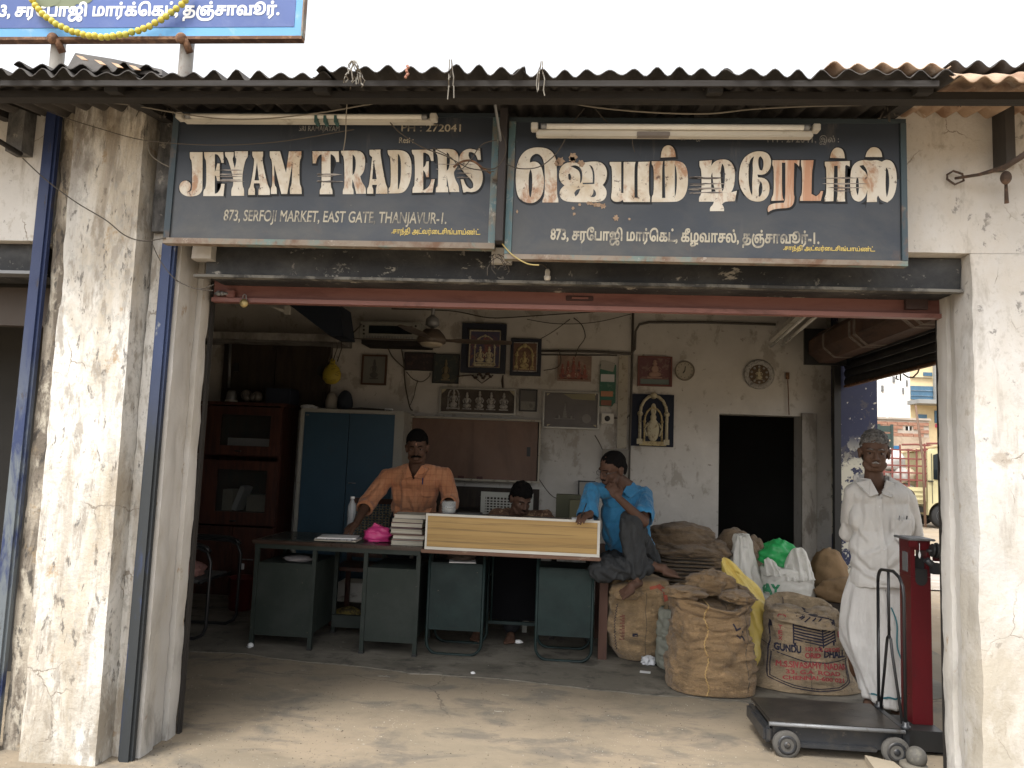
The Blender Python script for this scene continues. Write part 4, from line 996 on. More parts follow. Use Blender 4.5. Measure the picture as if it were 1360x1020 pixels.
# yellow bag + bundles on the almirah
q = P(441, 492, Y=7.2)
mb = MB(); rings = []
for j, (r, h) in enumerate(((.01, .12), (.03, .10), (.025, .07), (.07, .03), (.095, -.03), (.09, -.09), (.05, -.13), (.01, -.14))):
    rings.append([q+Vector((r*math.cos(k*math.pi/8)*(1+.25*noise.noise(Vector((k, j, 1)))), .6*r*math.sin(k*math.pi/8), h+.01*noise.noise(Vector((k, j, 5))))) for k in range(16)])
mb.loft(rings); t = mb.build('hanging_bag', mat('yellow_plastic', (.42, .33, .04), .5, [((.12, .09, .02), 18, .56, .6, (1, 1, 3), .8)])); tag(t, 'small bright yellow plastic bag hung beside the dark wall cupboard', 'plastic bag')
def lump(name, lab, cat, c, r, m, n=1, amp=.3, sc=14, u=24, v=16, flat=True, group=None, parent=None):
    """soft crumpled heap resting on its base"""
    mb = MB(); c = Vector(c)
    bmesh.ops.create_uvsphere(mb.bm, u_segments=u, v_segments=v, radius=1)
    for w in mb.bm.verts:
        d = w.co.copy(); k = 1+amp*noise.fractal(d*2.1+c*7, 1, 2, 3)+amp*.5*abs(noise.noise(d*5+c))
        w.co = Vector((c[0]+d.x*r[0]*k, c[1]+d.y*r[1]*k, c[2]+(max(d.z, -.55)+.55)/1.55*r[2]*2*(1+.3*amp*noise.noise(d*4)) if flat else c[2]+d.z*r[2]*k))
    for f in mb.bm.faces: f.smooth = True
    o = mb.build(name, m, parent)
    if lab: tag(o, lab, cat, group)
    return o
za = P(470, 544, Y=6.9)[2]
qx = lambda px, Y=7.0: P(px, 540, Y=Y)[0]
lump('cloth_bundle', 'pale cloth bundle standing on the left of the blue cupboard', 'bundle', (qx(436), 7.1, za), (.06, .08, .09), mat('pale_cloth', (.24, .22, .19), .9), amp=.12)
lump('cloth_bundle', 'dark blue bundle standing on the blue cupboard next to the pale one', 'bundle', (qx(453), 7.12, za), (.075, .08, .10), mat('dark_cloth', (.02, .025, .035), .9), amp=.1)
lump('crumpled_paper', 'crumpled white paper on the left edge of the blue cupboard top', 'paper', (qx(410), 7.0, za), (.07, .05, .02), m_white, amp=.5)
on('small white box on the right of the blue cupboard top', 'box', 'small_box', MB().box((qx(511), 7.0, za), (qx(521), 7.05, za+.028)), m_white)
mb = MB(); mb.prism([(qx(460), 7.0, za), (qx(525), 7.0, za), (qx(517), 7.0, za+.018), (qx(480), 7.0, za+.03), (qx(463), 7.0, za+.02)], (0, .25, 0)); on('low dark folded sheet behind the small box on the blue cupboard', 'folded sheet', 'folded_sheet', mb, mat('dark_sheet', (.03, .028, .026), .9))

# brown sliding-door cabinet in the wall
a, b = P(545, 552, Y=7.22), P(716, 642, Y=7.22)
t = thing('sliding_door_cabinet', 'brown two-door sliding wall cabinet with pale frame behind the men', 'cabinet', ((a[0]+b[0])/2, 7.3, b[2]))
m_cf = mat('pale_cabinet_frame', (.36, .33, .27), .6, [((.12, .09, .06), 15, .55, .66, (1, 1, 1), .8)])
MB().box((a[0]+.01, 7.27, b[2]+.005), (b[0]-.01, 7.398, a[2]-.005)).build('carcass', m_dkbrown, t)
MB().box((a[0], 7.21, a[2]-.018), (b[0], 7.269, a[2])).build('frame_rail', m_cf, t); MB().box((a[0], 7.21, b[2]), (b[0], 7.269, b[2]+.018)).build('frame_rail', m_cf, t)
for x in (a[0], b[0]-.018): MB().box((x, 7.212, b[2]+.0185), (x+.018, 7.269, a[2]-.0185)).build('frame_stile', m_cf, t)
xm = P(632, 600, Y=7.22)[0]
d1 = MB().box((a[0]+.019, 7.24, b[2]+.02), (xm, 7.25, a[2]-.02)).build('sliding_door', m_tan, t)
d2 = MB().box((xm-.03, 7.225, b[2]+.02), (b[0]-.03, 7.236, a[2]-.02)).build('sliding_door', m_tan, t)
q = P(702, 600, Y=7.22); MB().box((q[0]-.018, 7.218, q[2]-.045), (q[0]+.018, 7.2245, q[2]+.045), bev=.002).build('finger_pull', m_black, d2)
q = P(612, 634, Y=7.235); MB().box((q[0]-.03, 7.234, q[2]-.012), (q[0]+.03, 7.2395, q[2]+.016)).build('finger_pull', mat('maroon_pull', (.05, .015, .012), .6), d1)
q = P(637, 635, Y=7.22); MB().box((q[0]-.03, 7.219, q[2]-.012), (q[0]+.03, 7.2245, q[2]+.016)).build('finger_pull', mat('maroon_pull', (.05, .015, .012), .6), d2)
a, b = P(590, 643, Y=7.2), P(714, 700, Y=7.2)
t = thing('dark_side_table', 'low dark cabinet below the brown sliding doors', 'cabinet', ((a[0]+b[0])/2, 7.2, 0))
MB().box((a[0]-.15, 7.0, 0), (b[0], 7.38, b[2]+.12)).build('carcass', m_dkbrown, t); MB().box((a[0]-.17, 6.97, b[2]+.1205), (b[0]+.02, 7.39, b[2]+.15)).build('top', m_wooddark, t)
MB().box((a[0]-.15, 7.34, b[2]+.151), (b[0], 7.385, a[2]-.02)).build('back_board', m_dkbrown, t)

# ------------------------------------------------------------------ framed pictures and other things on the back wall
m_frames = {'brown': mat('brown_frame', (.07, .035, .02), .5), 'navy': mat('navy_frame', (.012, .015, .028), .5), 'silver': mat('silver_frame', (.26, .25, .22), .4, metal=.5), 'grey': mat('grey_frame', (.17, .165, .155), .5), 'maroon': mat('maroon_frame', (.14, .05, .04), .5), 'black': mat('black_frame', (.02, .02, .022), .5)}
m_gold = mat('dull_gold_relief', (.46, .37, .19), .55, [((.16, .11, .06), 45, .5, .6, (1, 1, 1), .8)], bump=(90, .5, .003))
m_gold2 = mat('pale_ivory_relief', (.48, .43, .30), .6, [((.20, .15, .09), 45, .52, .62, (1, 1, 1), .8)], bump=(90, .5, .003))
m_silver = mat('tarnished_silver_relief', (.38, .37, .35), .45, [((.10, .09, .09), 50, .5, .6, (1, 1, 1), .8)], bump=(90, .5, .003))
m_figred = mat('print_red_figures', (.22, .07, .055), .6, [((.45, .38, .28), 26, .55, .62, (1, 1, 1), .8), ((.05, .03, .05), 18, .55, .6, (1, 1, 1), .8)])
def wallpic(lab, x0, y0, x1, y1, fr, back, bw=.02, Y=7.385, dep=.025, tilt=0, frame=True, cat='framed picture', group='framed pictures on the back wall', name='framed_picture'):
    a, b = P(x0, y0, Y=Y), P(x1, y1, Y=Y)
    X0, X1, Z0, Z1 = a[0], b[0], b[2], a[2]
    t = thing(name, lab, cat, ((X0+X1)/2, Y, Z0), 0, group)
    if frame:
        for lo, hi in (((X0, Y-dep, Z0), (X1, Y, Z0+bw)), ((X0, Y-dep, Z1-bw), (X1, Y, Z1)), ((X0, Y-dep, Z0+bw), (X0+bw, Y, Z1-bw)), ((X1-bw, Y-dep, Z0+bw), (X1, Y, Z1-bw))):
            MB().box(lo, hi).build('frame_bar', fr, t)
    MB().box((X0+(bw if frame else 0), Y-dep*.45, Z0+(bw if frame else 0)), (X1-(bw if frame else 0), Y, Z1-(bw if frame else 0))).build('picture', back, t)
    return t, X0, X1, Z0, Z1, Y-dep*.45
def figure(mb, cx, z0, h, Y, w=None, halo=True, d=.006):
    """small generic seated or standing figure in low relief"""
    w = w or h*.5
    mb.ball((cx, Y, z0+h*.80), (w*.16, d, h*.10), u=10, v=6)
    mb.ball((cx, Y, z0+h*.93), (w*.11, d, h*.09), u=8, v=6)
    mb.ball((cx, Y, z0+h*.52), (w*.24, d, h*.21), u=10, v=6)
    mb.ball((cx, Y, z0+h*.22), (w*.42, d, h*.15), u=10, v=6)
    for s in (-1, 1):
        mb.tube([(cx+s*w*.20, Y, z0+h*.66), (cx+s*w*.40, Y, z0+h*.52), (cx+s*w*.30, Y, z0+h*.38)], d*.9, 5)
    mb.box((cx-w*.46, Y-d*.5, z0), (cx+w*.46, Y, z0+h*.07))
def arch(mb, cx, z0, w, h, Y, r=.008):
    pts = [(cx-w/2, Y, z0), (cx-w/2, Y, z0+h*.62)]
    for k in range(9):
        a_ = math.pi-math.pi*k/8; pts.append((cx+w/2*math.cos(a_), Y, z0+h*.62+h*.38*math.sin(a_)))
    pts.append((cx+w/2, Y, z0)); mb.tube(pts, r, 6)
    for s in (-1, 1):
        mb.box((cx+s*w/2-r*1.6, Y-r, z0), (cx+s*w/2+r*1.6, Y, z0+r*3)); mb.ball((cx+s*w/2, Y, z0+h*.62), r*1.7, u=8, v=6)
    mb.ball((cx, Y, z0+h), r*2.0, u=8, v=6)
M_ = lambda n, c, r=.6, ly=(): mat(n, c, r, ly)
# small brown frame
t, X0, X1, Z0, Z1, Yp = wallpic('small brown-framed grey picture at the left, below the pale wall unit', 482, 471, 513, 512, m_frames['brown'], M_('grey_print', (.17, .17, .155)), .018)
mb = MB(); figure(mb, (X0+X1)/2, Z0+.06, .20, Yp-.002, d=.003); mb.build('printed_figure', M_('grey_figure', (.09, .09, .085)), t)
# purple plaque
t, X0, X1, Z0, Z1, Yp = wallpic('dark purplish plaque left of the dark frame with a bluish figure', 538, 468, 578, 493, m_frames['black'], M_('purple_print', (.035, .025, .028), .6, [((.09, .05, .045), 16, .5, .62, (1, 1, 1), .8)]), .006)
t, X0, X1, Z0, Z1, Yp = wallpic('dark frame with one standing pale bluish figure, left of the large navy frame', 576, 470, 609, 510, m_frames['black'], M_('dark_print', (.035, .045, .045), .6, [((.10, .09, .06), 16, .52, .62, (1, 1, 1), .7)]), .010, Y=7.375)
mb = MB(); figure(mb, (X0+X1)/2, Z0+.03, .21, Yp-.002, .10, d=.004); mb.build('printed_figure', M_('ochre_figure', (.16, .13, .075)), t)
# big navy frame with arch
t, X0, X1, Z0, Z1, Yp = wallpic('large navy frame with a gold arched shrine print and seated figures', 615, 430, 671, 497, m_frames['navy'], M_('navy_field', (.012, .014, .028)), .055, dep=.05)
a, b = P(624, 438, Y=7.35), P(664, 490, Y=7.35)
MB().box((a[0], Yp-.012, b[2]), (b[0], Yp-.001, a[2])).build('mount', m_gold2, t)
MB().box((a[0]+.014, Yp-.0145, b[2]+.014), (b[0]-.014, Yp-.0125, a[2]-.014)).build('print', M_('violet_print', (.06, .055, .10), .6, [((.28, .10, .06), 14, .5, .62, (1, 1, 1), .7)]), t)
cx = (a[0]+b[0])/2
mb = MB(); arch(mb, cx, b[2]+.03, .20, .30, Yp-.018, .008); figure(mb, cx-.045, b[2]+.05, .17, Yp-.018, .10, d=.007); figure(mb, cx+.045, b[2]+.05, .17, Yp-.018, .10, d=.007); mb.box((cx-.10, Yp-.022, b[2]+.02), (cx+.10, Yp-.014, b[2]+.045)); mb.build('relief', m_gold2, t)
# gold frame
t, X0, X1, Z0, Z1, Yp = wallpic('smaller navy frame with a gilt arched deity print, right of the large navy frame', 679, 450, 718, 500, m_frames['navy'], M_('navy_field', (.012, .014, .028)), .03, dep=.04)
a, b = P(680.5, 454, Y=7.35), P(713, 494, Y=7.35)
MB().box((a[0], Yp-.012, b[2]), (b[0], Yp-.001, a[2])).build('mount', m_silver, t)
MB().box((a[0]+.010, Yp-.0145, b[2]+.010), (b[0]-.010, Yp-.0125, a[2]-.010)).build('print', M_('brown_print', (.13, .07, .05), .6, [((.3, .2, .1), 20, .52, .62, (1, 1, 1), .7)]), t)
cx = (a[0]+b[0])/2; mb = MB(); arch(mb, cx, b[2]+.02, .16, .24, Yp-.018, .012); figure(mb, cx, b[2]+.02, .18, Yp-.018, .11, d=.007); mb.build('relief', m_gold, t)
# wide silver frame with five figures
t, X0, X1, Z0, Z1, Yp = wallpic('wide pewter frame holding five small silver figures in a row', 585, 514, 685, 552, m_frames['silver'], M_('brown_velvet', (.075, .062, .052), .8, [((.11, .095, .08), 12, .5, .62, (1, 1, 1), .7)]), .018, dep=.035)
mb = MB(); 
for px, hh in ((602, .20), (620, .17), (636.5, .185), (652, .175), (669, .175)):
    q = P(px, 540, Y=7.37); one = MB(); figure(one, q[0], Z0+.045, hh, Yp-.004, .10, d=.008)
    if px == 602: arch(one, q[0], Z0+.04, .11, .21, Yp-.004, .007)
    one.build('silver_figure', m_silver, t)
mb.bm.free()
for sx, sz in ((X0+.02, 1), (X1-.02, -1)):
    o = MB(); o.prism([(sx, Yp-.004, Z1-.02), (sx+sz*.05, Yp-.004, Z1-.02), (sx, Yp-.004, Z1-.07)], (0, -.003, 0)); o.build('corner_ornament', m_gold2, t)
t, X0, X1, Z0, Z1, Yp = wallpic('small narrow dark frame just right of the five-figure frame', 690, 517, 713, 547, m_frames['black'], M_('dull_print', (.10, .095, .09)), .012)
MB().box((X0+.02, Yp-.003, Z0+.015), (X1-.02, Yp-.0005, Z0+.10)).build('photo', M_('worn_photo', (.22, .21, .19), .6, [((.10, .10, .09), 20, .5, .6, (1, 1, 1), .8)]), t)
# calendar
t, X0, X1, Z0, Z1, Yp = wallpic('unframed reddish calendar print of several figures above the grey certificate', 741, 472, 785, 507, None, M_('calendar_print', (.24, .17, .135), .8, [((.33, .25, .20), 8, .5, .6, (1, 1, 1), .7)]), 0, frame=False, dep=.008, cat='calendar', name='calendar_print')
for k in range(5):
    o = MB(); figure(o, X0+.05+k*.055, Z0+.02, (.15, .18, .22, .18, .15)[k], Yp-.001, .08, d=.002); o.build('printed_figure', m_figred, t)
# certificate
t, X0, X1, Z0, Z1, Yp = wallpic('grey framed certificate with a temple tower drawing and a round seal', 722, 519, 795, 571, m_frames['silver'], M_('grey_certificate', (.115, .105, .10), .5, [((.09, .08, .078), 5, .45, .6, (1, 1, 1), .7)]), .016, dep=.03)
q = P(779, 556, Y=7.37); mb = MB(); mb.lathe([(.045, -.002), (.045, .001)], (q[0], Yp-.001, q[2]), (0, 1, 0), 20); mb.build('seal', M_('pale_seal', (.20, .19, .18)), t)
q = P(750, 555, Y=7.37); mb = MB()
for k in range(5): mb.box((q[0]-.022+k*.004, Yp-.003, q[2]+k*.024), (q[0]+.022-k*.004, Yp-.0005, q[2]+k*.024+.022))
mb.ball((q[0], Yp-.002, q[2]+.13), (.005, .002, .016)); mb.box((q[0]-.10, Yp-.003, q[2]-.012), (q[0]+.10, Yp-.0005, q[2]-.006))
for s in (-1, 1): mb.ball((q[0]+s*.06, Yp-.002, q[2]+.008), (.014, .002, .02), u=8, v=6)
mb.build('temple_drawing', M_('pale_ink', (.21, .20, .19)), t)
o = MB(); o.prism([P(748, 523, Y=7.362), P(790, 523, Y=7.362), P(791, 532, Y=7.362), P(760, 530, Y=7.362)], (0, -.002, 0)); o.build('paper_scrap', M_('olive_scrap', (.24, .22, .14)), t)
for px, py, sx in ((728, 524, 1), (790, 524, -1), (728, 565, 1), (790, 566, -1)):
    q = P(px, py, Y=7.37); o = MB(); o.prism([(q[0]-.012*sx, Yp-.003, q[2]-.012), (q[0]+.02*sx, Yp-.003, q[2]+.012), (q[0]-.012*sx, Yp-.003, q[2]+.012)], (0, -.002, 0)); o.build('corner_ornament', m_gold2, t)
# calendar board with pinned papers
t, X0, X1, Z0, Z1, Yp = wallpic('narrow green board with pinned slips of paper next to the white trunking', 797, 484, 817, 540, None, M_('green_board', (.035, .12, .085), .6, [((.12, .2, .16), 22, .54, .62, (1, 1, 1), .8)]), 0, frame=False, dep=.014, cat='notice board', name='notice_board', group='boards on the back wall')
for (x, y, w, h, c, rz) in ((807, 486, 18, 12, (.33, .32, .29), 12), (807, 502, 18, 10, (.55, .55, .56), 0), (806, 523, 16, 7, (.42, .20, .11), 0), (805, 535, 14, 7, (.22, .09, .06), 0), (817, 541, 8, 9, (.38, .36, .31), 30)):
    q = P(x, y, Y=7.37); k = 7.37/985
    o = MB(); o.box((q[0]-w*k/2, Yp-.006, q[2]-h*k/2), (q[0]+w*k/2, Yp-.002, q[2]+h*k/2), rot=Matrix.Rotation(R(rz), 3, 'Y')); o.build('paper_slip', M_('paper_slip', c), t)
# switch box
a, b = P(799, 549, Y=7.34), P(815, 563, Y=7.34)
t = thing('socket_box', 'square cream socket box with a black round centre beside the certificate', 'socket', ((a[0]+b[0])/2, 7.36, b[2]))
MB().box((a[0], 7.33, b[2]), (b[0], 7.385, a[2]), bev=.006).build('box', m_batten, t)
mb = MB(); mb.lathe([(.028, -.008), (.028, 0), (.014, .002)], ((a[0]+b[0])/2-.003, 7.329, (a[2]+b[2])/2), (0, -1, 0)); mb.build('round_cover', m_black, t)
# reddish framed print
t, X0, X1, Z0, Z1, Yp = wallpic('maroon-framed reddish print of a seated figure, left of the round clock', 847, 473, 892, 514, m_frames['maroon'], M_('maroon_print', (.13, .055, .06), .6, [((.23, .16, .12), 18, .52, .6, (1, 1, 1), .7)]), .016, dep=.03)
mb = MB(); cx = (X0+X1)/2; figure(mb, cx, Z0+.08, .18, Yp-.002, .16, d=.003); mb.build('printed_figure', M_('pink_figure', (.30, .19, .15), .6), t)
MB().box((X0+.03, Yp-.002, Z0+.022), (X1-.03, Yp-.0005, Z0+.07)).build('printed_pond', M_('teal_print', (.13, .17, .16)), t)
# navy board with the tall ivory arch
t, X0, X1, Z0, Z1, Yp = wallpic('navy velvet panel with tall ivory arch and crowned figure, above the man in blue', 838, 523, 894, 594, None, M_('navy_velvet', (.010, .014, .028), .8), 0, frame=False, dep=.03, cat='picture', group='framed pictures on the back wall')
q = P(867, 590, Y=7.37)
mb = MB(); arch(mb, q[0], Z0+.02, .26, .48, Yp-.006, .017); mb.build('arch', m_gold2, t)
mb = MB(); arch(mb, q[0], Z0+.02, .17, .36, Yp-.005, .010)
for k in range(6):
    for s in (-1, 1): mb.ball((q[0]+s*.085, Yp-.008, Z0+.05+k*.04), .011, u=8, v=5)
mb.box((q[0]-.13, Yp-.012, Z0+.008), (q[0]+.13, Yp-.003, Z0+.05)); mb.build('inner_arch', m_gold, t)
mb = MB()
mb.ball((q[0], Yp-.006, Z0+.36), (.028, .014, .065)); mb.ball((q[0], Yp-.006, Z0+.285), (.030, .016, .034)); mb.ball((q[0], Yp-.004, Z0+.16), (.062, .015, .115))
for s in (-1, 1): mb.tube([(q[0]+s*.05, Yp-.008, Z0+.23), (q[0]+s*.085, Yp-.008, Z0+.17), (q[0]+s*.06, Yp-.01, Z0+.10)], .010, 6)
mb.build('crowned_figure', m_gold2, t)
# clock
q = P(910, 492, Y=7.36)
t = thing('wall_clock', 'small round cream wall clock on the white wall', 'clock', q)
mb = MB(); mb.lathe([(.098, 0), (.098, .02), (.086, .024), (.084, .012)], (q[0], 7.395, q[2]), (0, -1, 0), 28, cap=False); mb.build('case', M_('clock_case', (.22, .19, .15)), t)
mb = MB(); mb.lathe([(.085, 0), (.085, .012)], (q[0], 7.393, q[2]), (0, -1, 0), 28); mb.build('dial', M_('clock_dial', (.36, .33, .27)), t)
for k in range(12):
    a_ = R(30*k); c = Vector((q[0]+.070*math.sin(a_), 7.380, q[2]+.070*math.cos(a_))); o = MB(); o.box(c-Vector((.002, .0015, .006)), c+Vector((.002, .0005, .006)), rot=Matrix.Rotation(a_, 3, 'Y')); o.build('hour_mark', m_black, t)
for ang, L_, w in ((5, .045, .003), (215, .03, .004)):
    a_ = R(ang); o = MB(); o.tube([(q[0], 7.377, q[2]), (q[0]+L_*math.sin(a_), 7.377, q[2]+L_*math.cos(a_))], w, 4); o.build('hand', m_black, t)
# embossed plate
q = P(1009, 497, Y=7.36)
t = thing('decorative_plate', 'round embossed metal plate hanging on the white wall above the doorway', 'plate', q)
mb = MB(); mb.lathe([(.145, 0), (.148, .012), (.135, .02), (.10, .012), (.098, .010)], (q[0], 7.395, q[2]), (0, -1, 0), 32); mb.build('rim', m_silver, t)
mb = MB(); mb.lathe([(.097, 0), (.097, .004)], (q[0], 7.3855, q[2]), (0, -1, 0), 32); mb.build('field', M_('bronze_field', (.11, .075, .045), .5), t)
for k in range(10):
    a_ = R(36*k); o = MB(); o.ball((q[0]+.076*math.sin(a_), 7.379, q[2]+.076*math.cos(a_)), (.012, .005, .012), u=8, v=6); o.build('boss', m_silver, t)
o = MB(); figure(o, q[0], q[2]-.05, .11, 7.379, .08, d=.006); o.build('embossed_figure', m_gold2, t)
# hook with hanging cord
mb = MB(); mb.tube([P(1046, 497, Y=7.37), P(1047, 520, Y=7.37), P(1048, 551, Y=7.37)], .005, 5); q = P(1046, 498, Y=7.37); mb.box(q-Vector((.015, .01, .04)), q+Vector((.015, .015, .025)))
on('brown cord hanging from a hook down to the doorway head', 'cord', 'wall_string', mb, m_rust)
# pale wall unit
a, b = P(477, 426, Y=7.0), P(559, 456, Y=7.0)
t = thing('wall_unit', 'pale boxy wall unit with dark display and knobs, high at left behind the fan', 'appliance', ((a[0]+b[0])/2, 7.2, b[2]))
m_beige = mat('beige_plastic', (.26, .26, .235), .5, [((.15, .14, .12), 8, .5, .66, (1, 1, 1), .6)])
MB().box((a[0], 7.0, b[2]+.03), (b[0], 7.38, a[2]), bev=.01).build('case', m_beige, t)
c, d = P(490, 432, Y=6.99), P(547, 444, Y=6.99); MB().box((c[0], 6.992, d[2]), (d[0], 6.9995, c[2])).build('display', M_('display_glass', (.008, .012, .014), .2), t)
for k in range(18): MB().box((a[0]+.05+k*.028, 6.994, b[2]+.035), (a[0]+.065+k*.028, 6.9995, b[2]+.06)).build('grille_bar', m_steelgrey, t)
for x in (483, 552):
    for y in (433, 438, 443): q = P(x, y, Y=6.99); mb = MB(); mb.lathe([(.011, 0), (.010, .008)], (q[0], 6.9995, q[2]), (0, -1, 0), 10); mb.build('knob', m_black, t)
MB().box((a[0]+.02, 7.05, b[2]-.01), (b[0]+.05, 7.38, b[2]+.029)).build('bracket_shelf', m_wooddark, t)

# ceiling fan
q = P(573, 457, Y=5.7)
t = thing('ceiling_fan', 'dusty brown ceiling fan seen edge-on with a pale centre cap', 'ceiling fan', (q[0], 5.7, q[2]))
m_fan = mat('fan_brown', (.085, .065, .05), .5, [((.04, .03, .025), 14, .5, .62, (1, 1, 1), .7)])
mb = MB(); mb.tube([(q[0], 5.7, q[2]+.10), (q[0], 5.7, 3.09)], .014, 8); mb.lathe([(.02, 0), (.055, .02), (.05, .07), (.015, .10)], (q[0], 5.7, q[2]+.13)); mb.build('down_rod', m_steelgrey, t)
mb = MB(); mb.lathe([(.03, .12), (.06, .115), (.10, .07), (.115, .04), (.11, .01), (.06, 0)], (q[0], 5.7, q[2]), seg=28); mb.build('motor', m_fan, t)
mb = MB(); mb.lathe([(.01, -.025), (.07, -.02), (.088, -.002), (.088, .012)], (q[0], 5.7, q[2]), seg=28); mb.build('centre_cap', M_('fan_cap', (.30, .26, .20), .5), t)
for ang in (4, 178, 262):
    a_ = R(ang); dx, dy = math.cos(a_), math.sin(a_); nx, ny = -dy, dx
    o = MB(); V = []
    pr = [(.10, .02), (.17, .025), (.2, .06), (.4, .068), (.60, .058), (.63, .03)]
    up = [Vector((q[0]+dx*r+nx*w, 5.7+dy*r+ny*w, q[2]+.03-.006)) for r, w in pr]+[Vector((q[0]+dx*r-nx*w, 5.7+dy*r-ny*w, q[2]+.03+.006)) for r, w in pr[::-1]]
    o.prism(up, (0, 0, .004)); o.build('blade', m_fan, t)

# twin tube fitting near the ceiling, right
a = P(1024, 460, Y=7.1); b = P(1070, 419, X=a[0]+.04)
t = thing('tube_light', 'twin tube fitting slanting near the ceiling above the doorway', 'tube light', a)
for off in (0, .10):
    mb = MB(); d = Vector((off, 0, .012*bool(off))); mb.tube([a+d, b+d], .015, 8); mb.build('tube', m_tubew, t)
mb = MB(); d = Vector((-.02, 0, .045)); mb.hexa([a+d, a+d+Vector((0, 0, .04)), b+d, b+d+Vector((0, 0, .04)), a+d+Vector((.09, 0, 0)), a+d+Vector((.09, 0, .04)), b+d+Vector((.09, 0, 0)), b+d+Vector((.09, 0, .04))]); mb.build('batten', m_batten, t)
# dark box hanging at the upper left and its stay
mb = MB(); pts = [P(383, 404, Y=6.0), P(450, 404, Y=6.0), P(456, 446, Y=6.0), P(438, 446, Y=6.0)]
mb.prism(pts, (0, .35, 0)); on('dark blue slanting box hung from the ceiling at upper left', 'box', 'hanging_box', mb, M_('dark_blue_box', (.012, .018, .03)))
mb = MB(); mb.tube([P(352, 403, Y=5.9), P(381, 415, Y=5.9)], .012, 6); q = P(382, 412, Y=5.9); mb.box(q-Vector((.02, .02, .035)), q+Vector((.02, .02, .03)))
on('pale angled stay below the red bar at upper left', 'stay', 'angled_stay', mb, m_batten)
# conduits and trunking
def conduit(lab, pts, r, m, Y=7.375, name='conduit', group='conduits on the back wall', seg=6):
    mb = MB(); mb.tube([P(x, y, Y=Y) for x, y in pts], r, seg); return tag(mb.build(name, m), lab, 'conduit', group)
m_cond = mat('grimy_conduit', (.075, .068, .06), .7)
conduit('dark vertical conduit running down the wall right of the green board', [(841, 405), (839, 500), (836, 600), (835, 640)], .013, m_cond)
conduit('dark conduit looping up and running right along the top of the wall', [(716, 466), (790, 467), (838, 470), (843, 464), (844, 440), (849, 431), (862, 428), (930, 428), (1000, 430), (1030, 431)], .013, m_cond, Y=7.36)
conduit('thinner dark conduit just below the upper one', [(716, 471), (820, 472)], .007, m_cond)
a, b = P(822, 472, Y=7.37), P(829, 596, Y=7.37)
on('white vertical trunking between the green board and the dark conduit', 'trunking', 'cable_trunking', MB().box((a[0], 7.365, b[2]), (b[0]+.02, 7.398, a[2])), m_cf)
conduit('short dark conduit from the socket box to the vertical pipe', [(815, 555), (832, 556), (837, 550)], .007, m_cond)
m_panel = mat('faded_board', (.24, .225, .20), .8)
a, b = P(800, 596, Y=7.37), P(834, 640, Y=7.37)
t = on('plain board panel behind the head of the man in blue', 'panel', 'wall_board', MB().box((a[0], 7.36, b[2]), (b[0], 7.398, a[2])), m_panel)
a, b = P(768, 638, Y=7.36), P(783, 668, Y=7.36)
t, X0, X1, Z0, Z1, Yp = wallpic('small pale frame low on the wall left of the man in blue', 768, 638, 790, 672, m_frames['black'], M_('pale_print', (.30, .29, .26)), .012)
def iw(lab, pts, r=.005, m=m_cable, Y=7.3): return wire(lab, pts, r, m, 'cable', group='cables inside the shop', Y=Y, name='loose_cable')
iw('cable draped along the top of the back wall from the fan', [(520, 410), (600, 413), (650, 422), (700, 420), (745, 417), (790, 414)], .006)
iw('thin cable sagging from mid wall to the dark conduit', [(700, 424), (740, 430), (790, 428), (838, 417)], .004)
iw('cable looping from the top down to the reddish calendar', [(762, 422), (773, 432), (777, 448), (768, 462), (764, 474)], .005)
iw('thin cable from the gilt frame up to the top cable', [(718, 450), (735, 440), (757, 424)], .004)
iw('cable loop from the calendar down to the gilt frame', [(742, 464), (745, 478), (740, 488), (722, 492)], .005)
iw('black cable falling from the wall unit past the blue cupboard', [(532, 458), (536, 480), (538, 510), (544, 540), (548, 545)], .007)
iw('black cable curving from the wall unit to the purple plaque', [(508, 430), (512, 450), (520, 472), (537, 489)], .006)
iw('loop of wires under the purple plaque', [(540, 494), (548, 503), (560, 507), (570, 500), (571, 495)], .005)
iw('thin wire trailing to the blue cupboard top', [(555, 505), (552, 515), (550, 525), (545, 538)], .004)
iw('thin cable low on the wall behind the clerk', [(706, 620), (715, 635), (735, 660), (760, 662), (790, 655)], .004)
iw('cable hanging above the head of the man in blue', [(790, 578), (796, 588), (800, 597)], .005)
random.seed(5)
mb = MB()
for k in range(10):
    c = P(449+random.uniform(-6, 6), 425+random.uniform(-8, 8), Y=7.0); r = random.uniform(.04, .10)
    mb.tube([c+Vector((r*math.cos(a_*.7), random.uniform(-.02, .02), r*1.1*math.sin(a_*.7))) for a_ in range(10)], .006, 5)
for x in (440, 446, 452): mb.tube([P(x, 440, Y=7.0), P(x+2, 462, Y=7.0), P(x-4, 480, Y=7.05)], .006, 5)
mb.box(P(436, 445, Y=7.05), P(470, 441, Y=7.3)); on('tangle of looped black cables at the upper left corner', 'cable tangle', 'cable_tangle', mb, m_cable)
iw('thick cable running from the tangle to the wall unit', [(455, 440), (465, 444), (475, 436), (480, 430)], .008, Y=6.98)
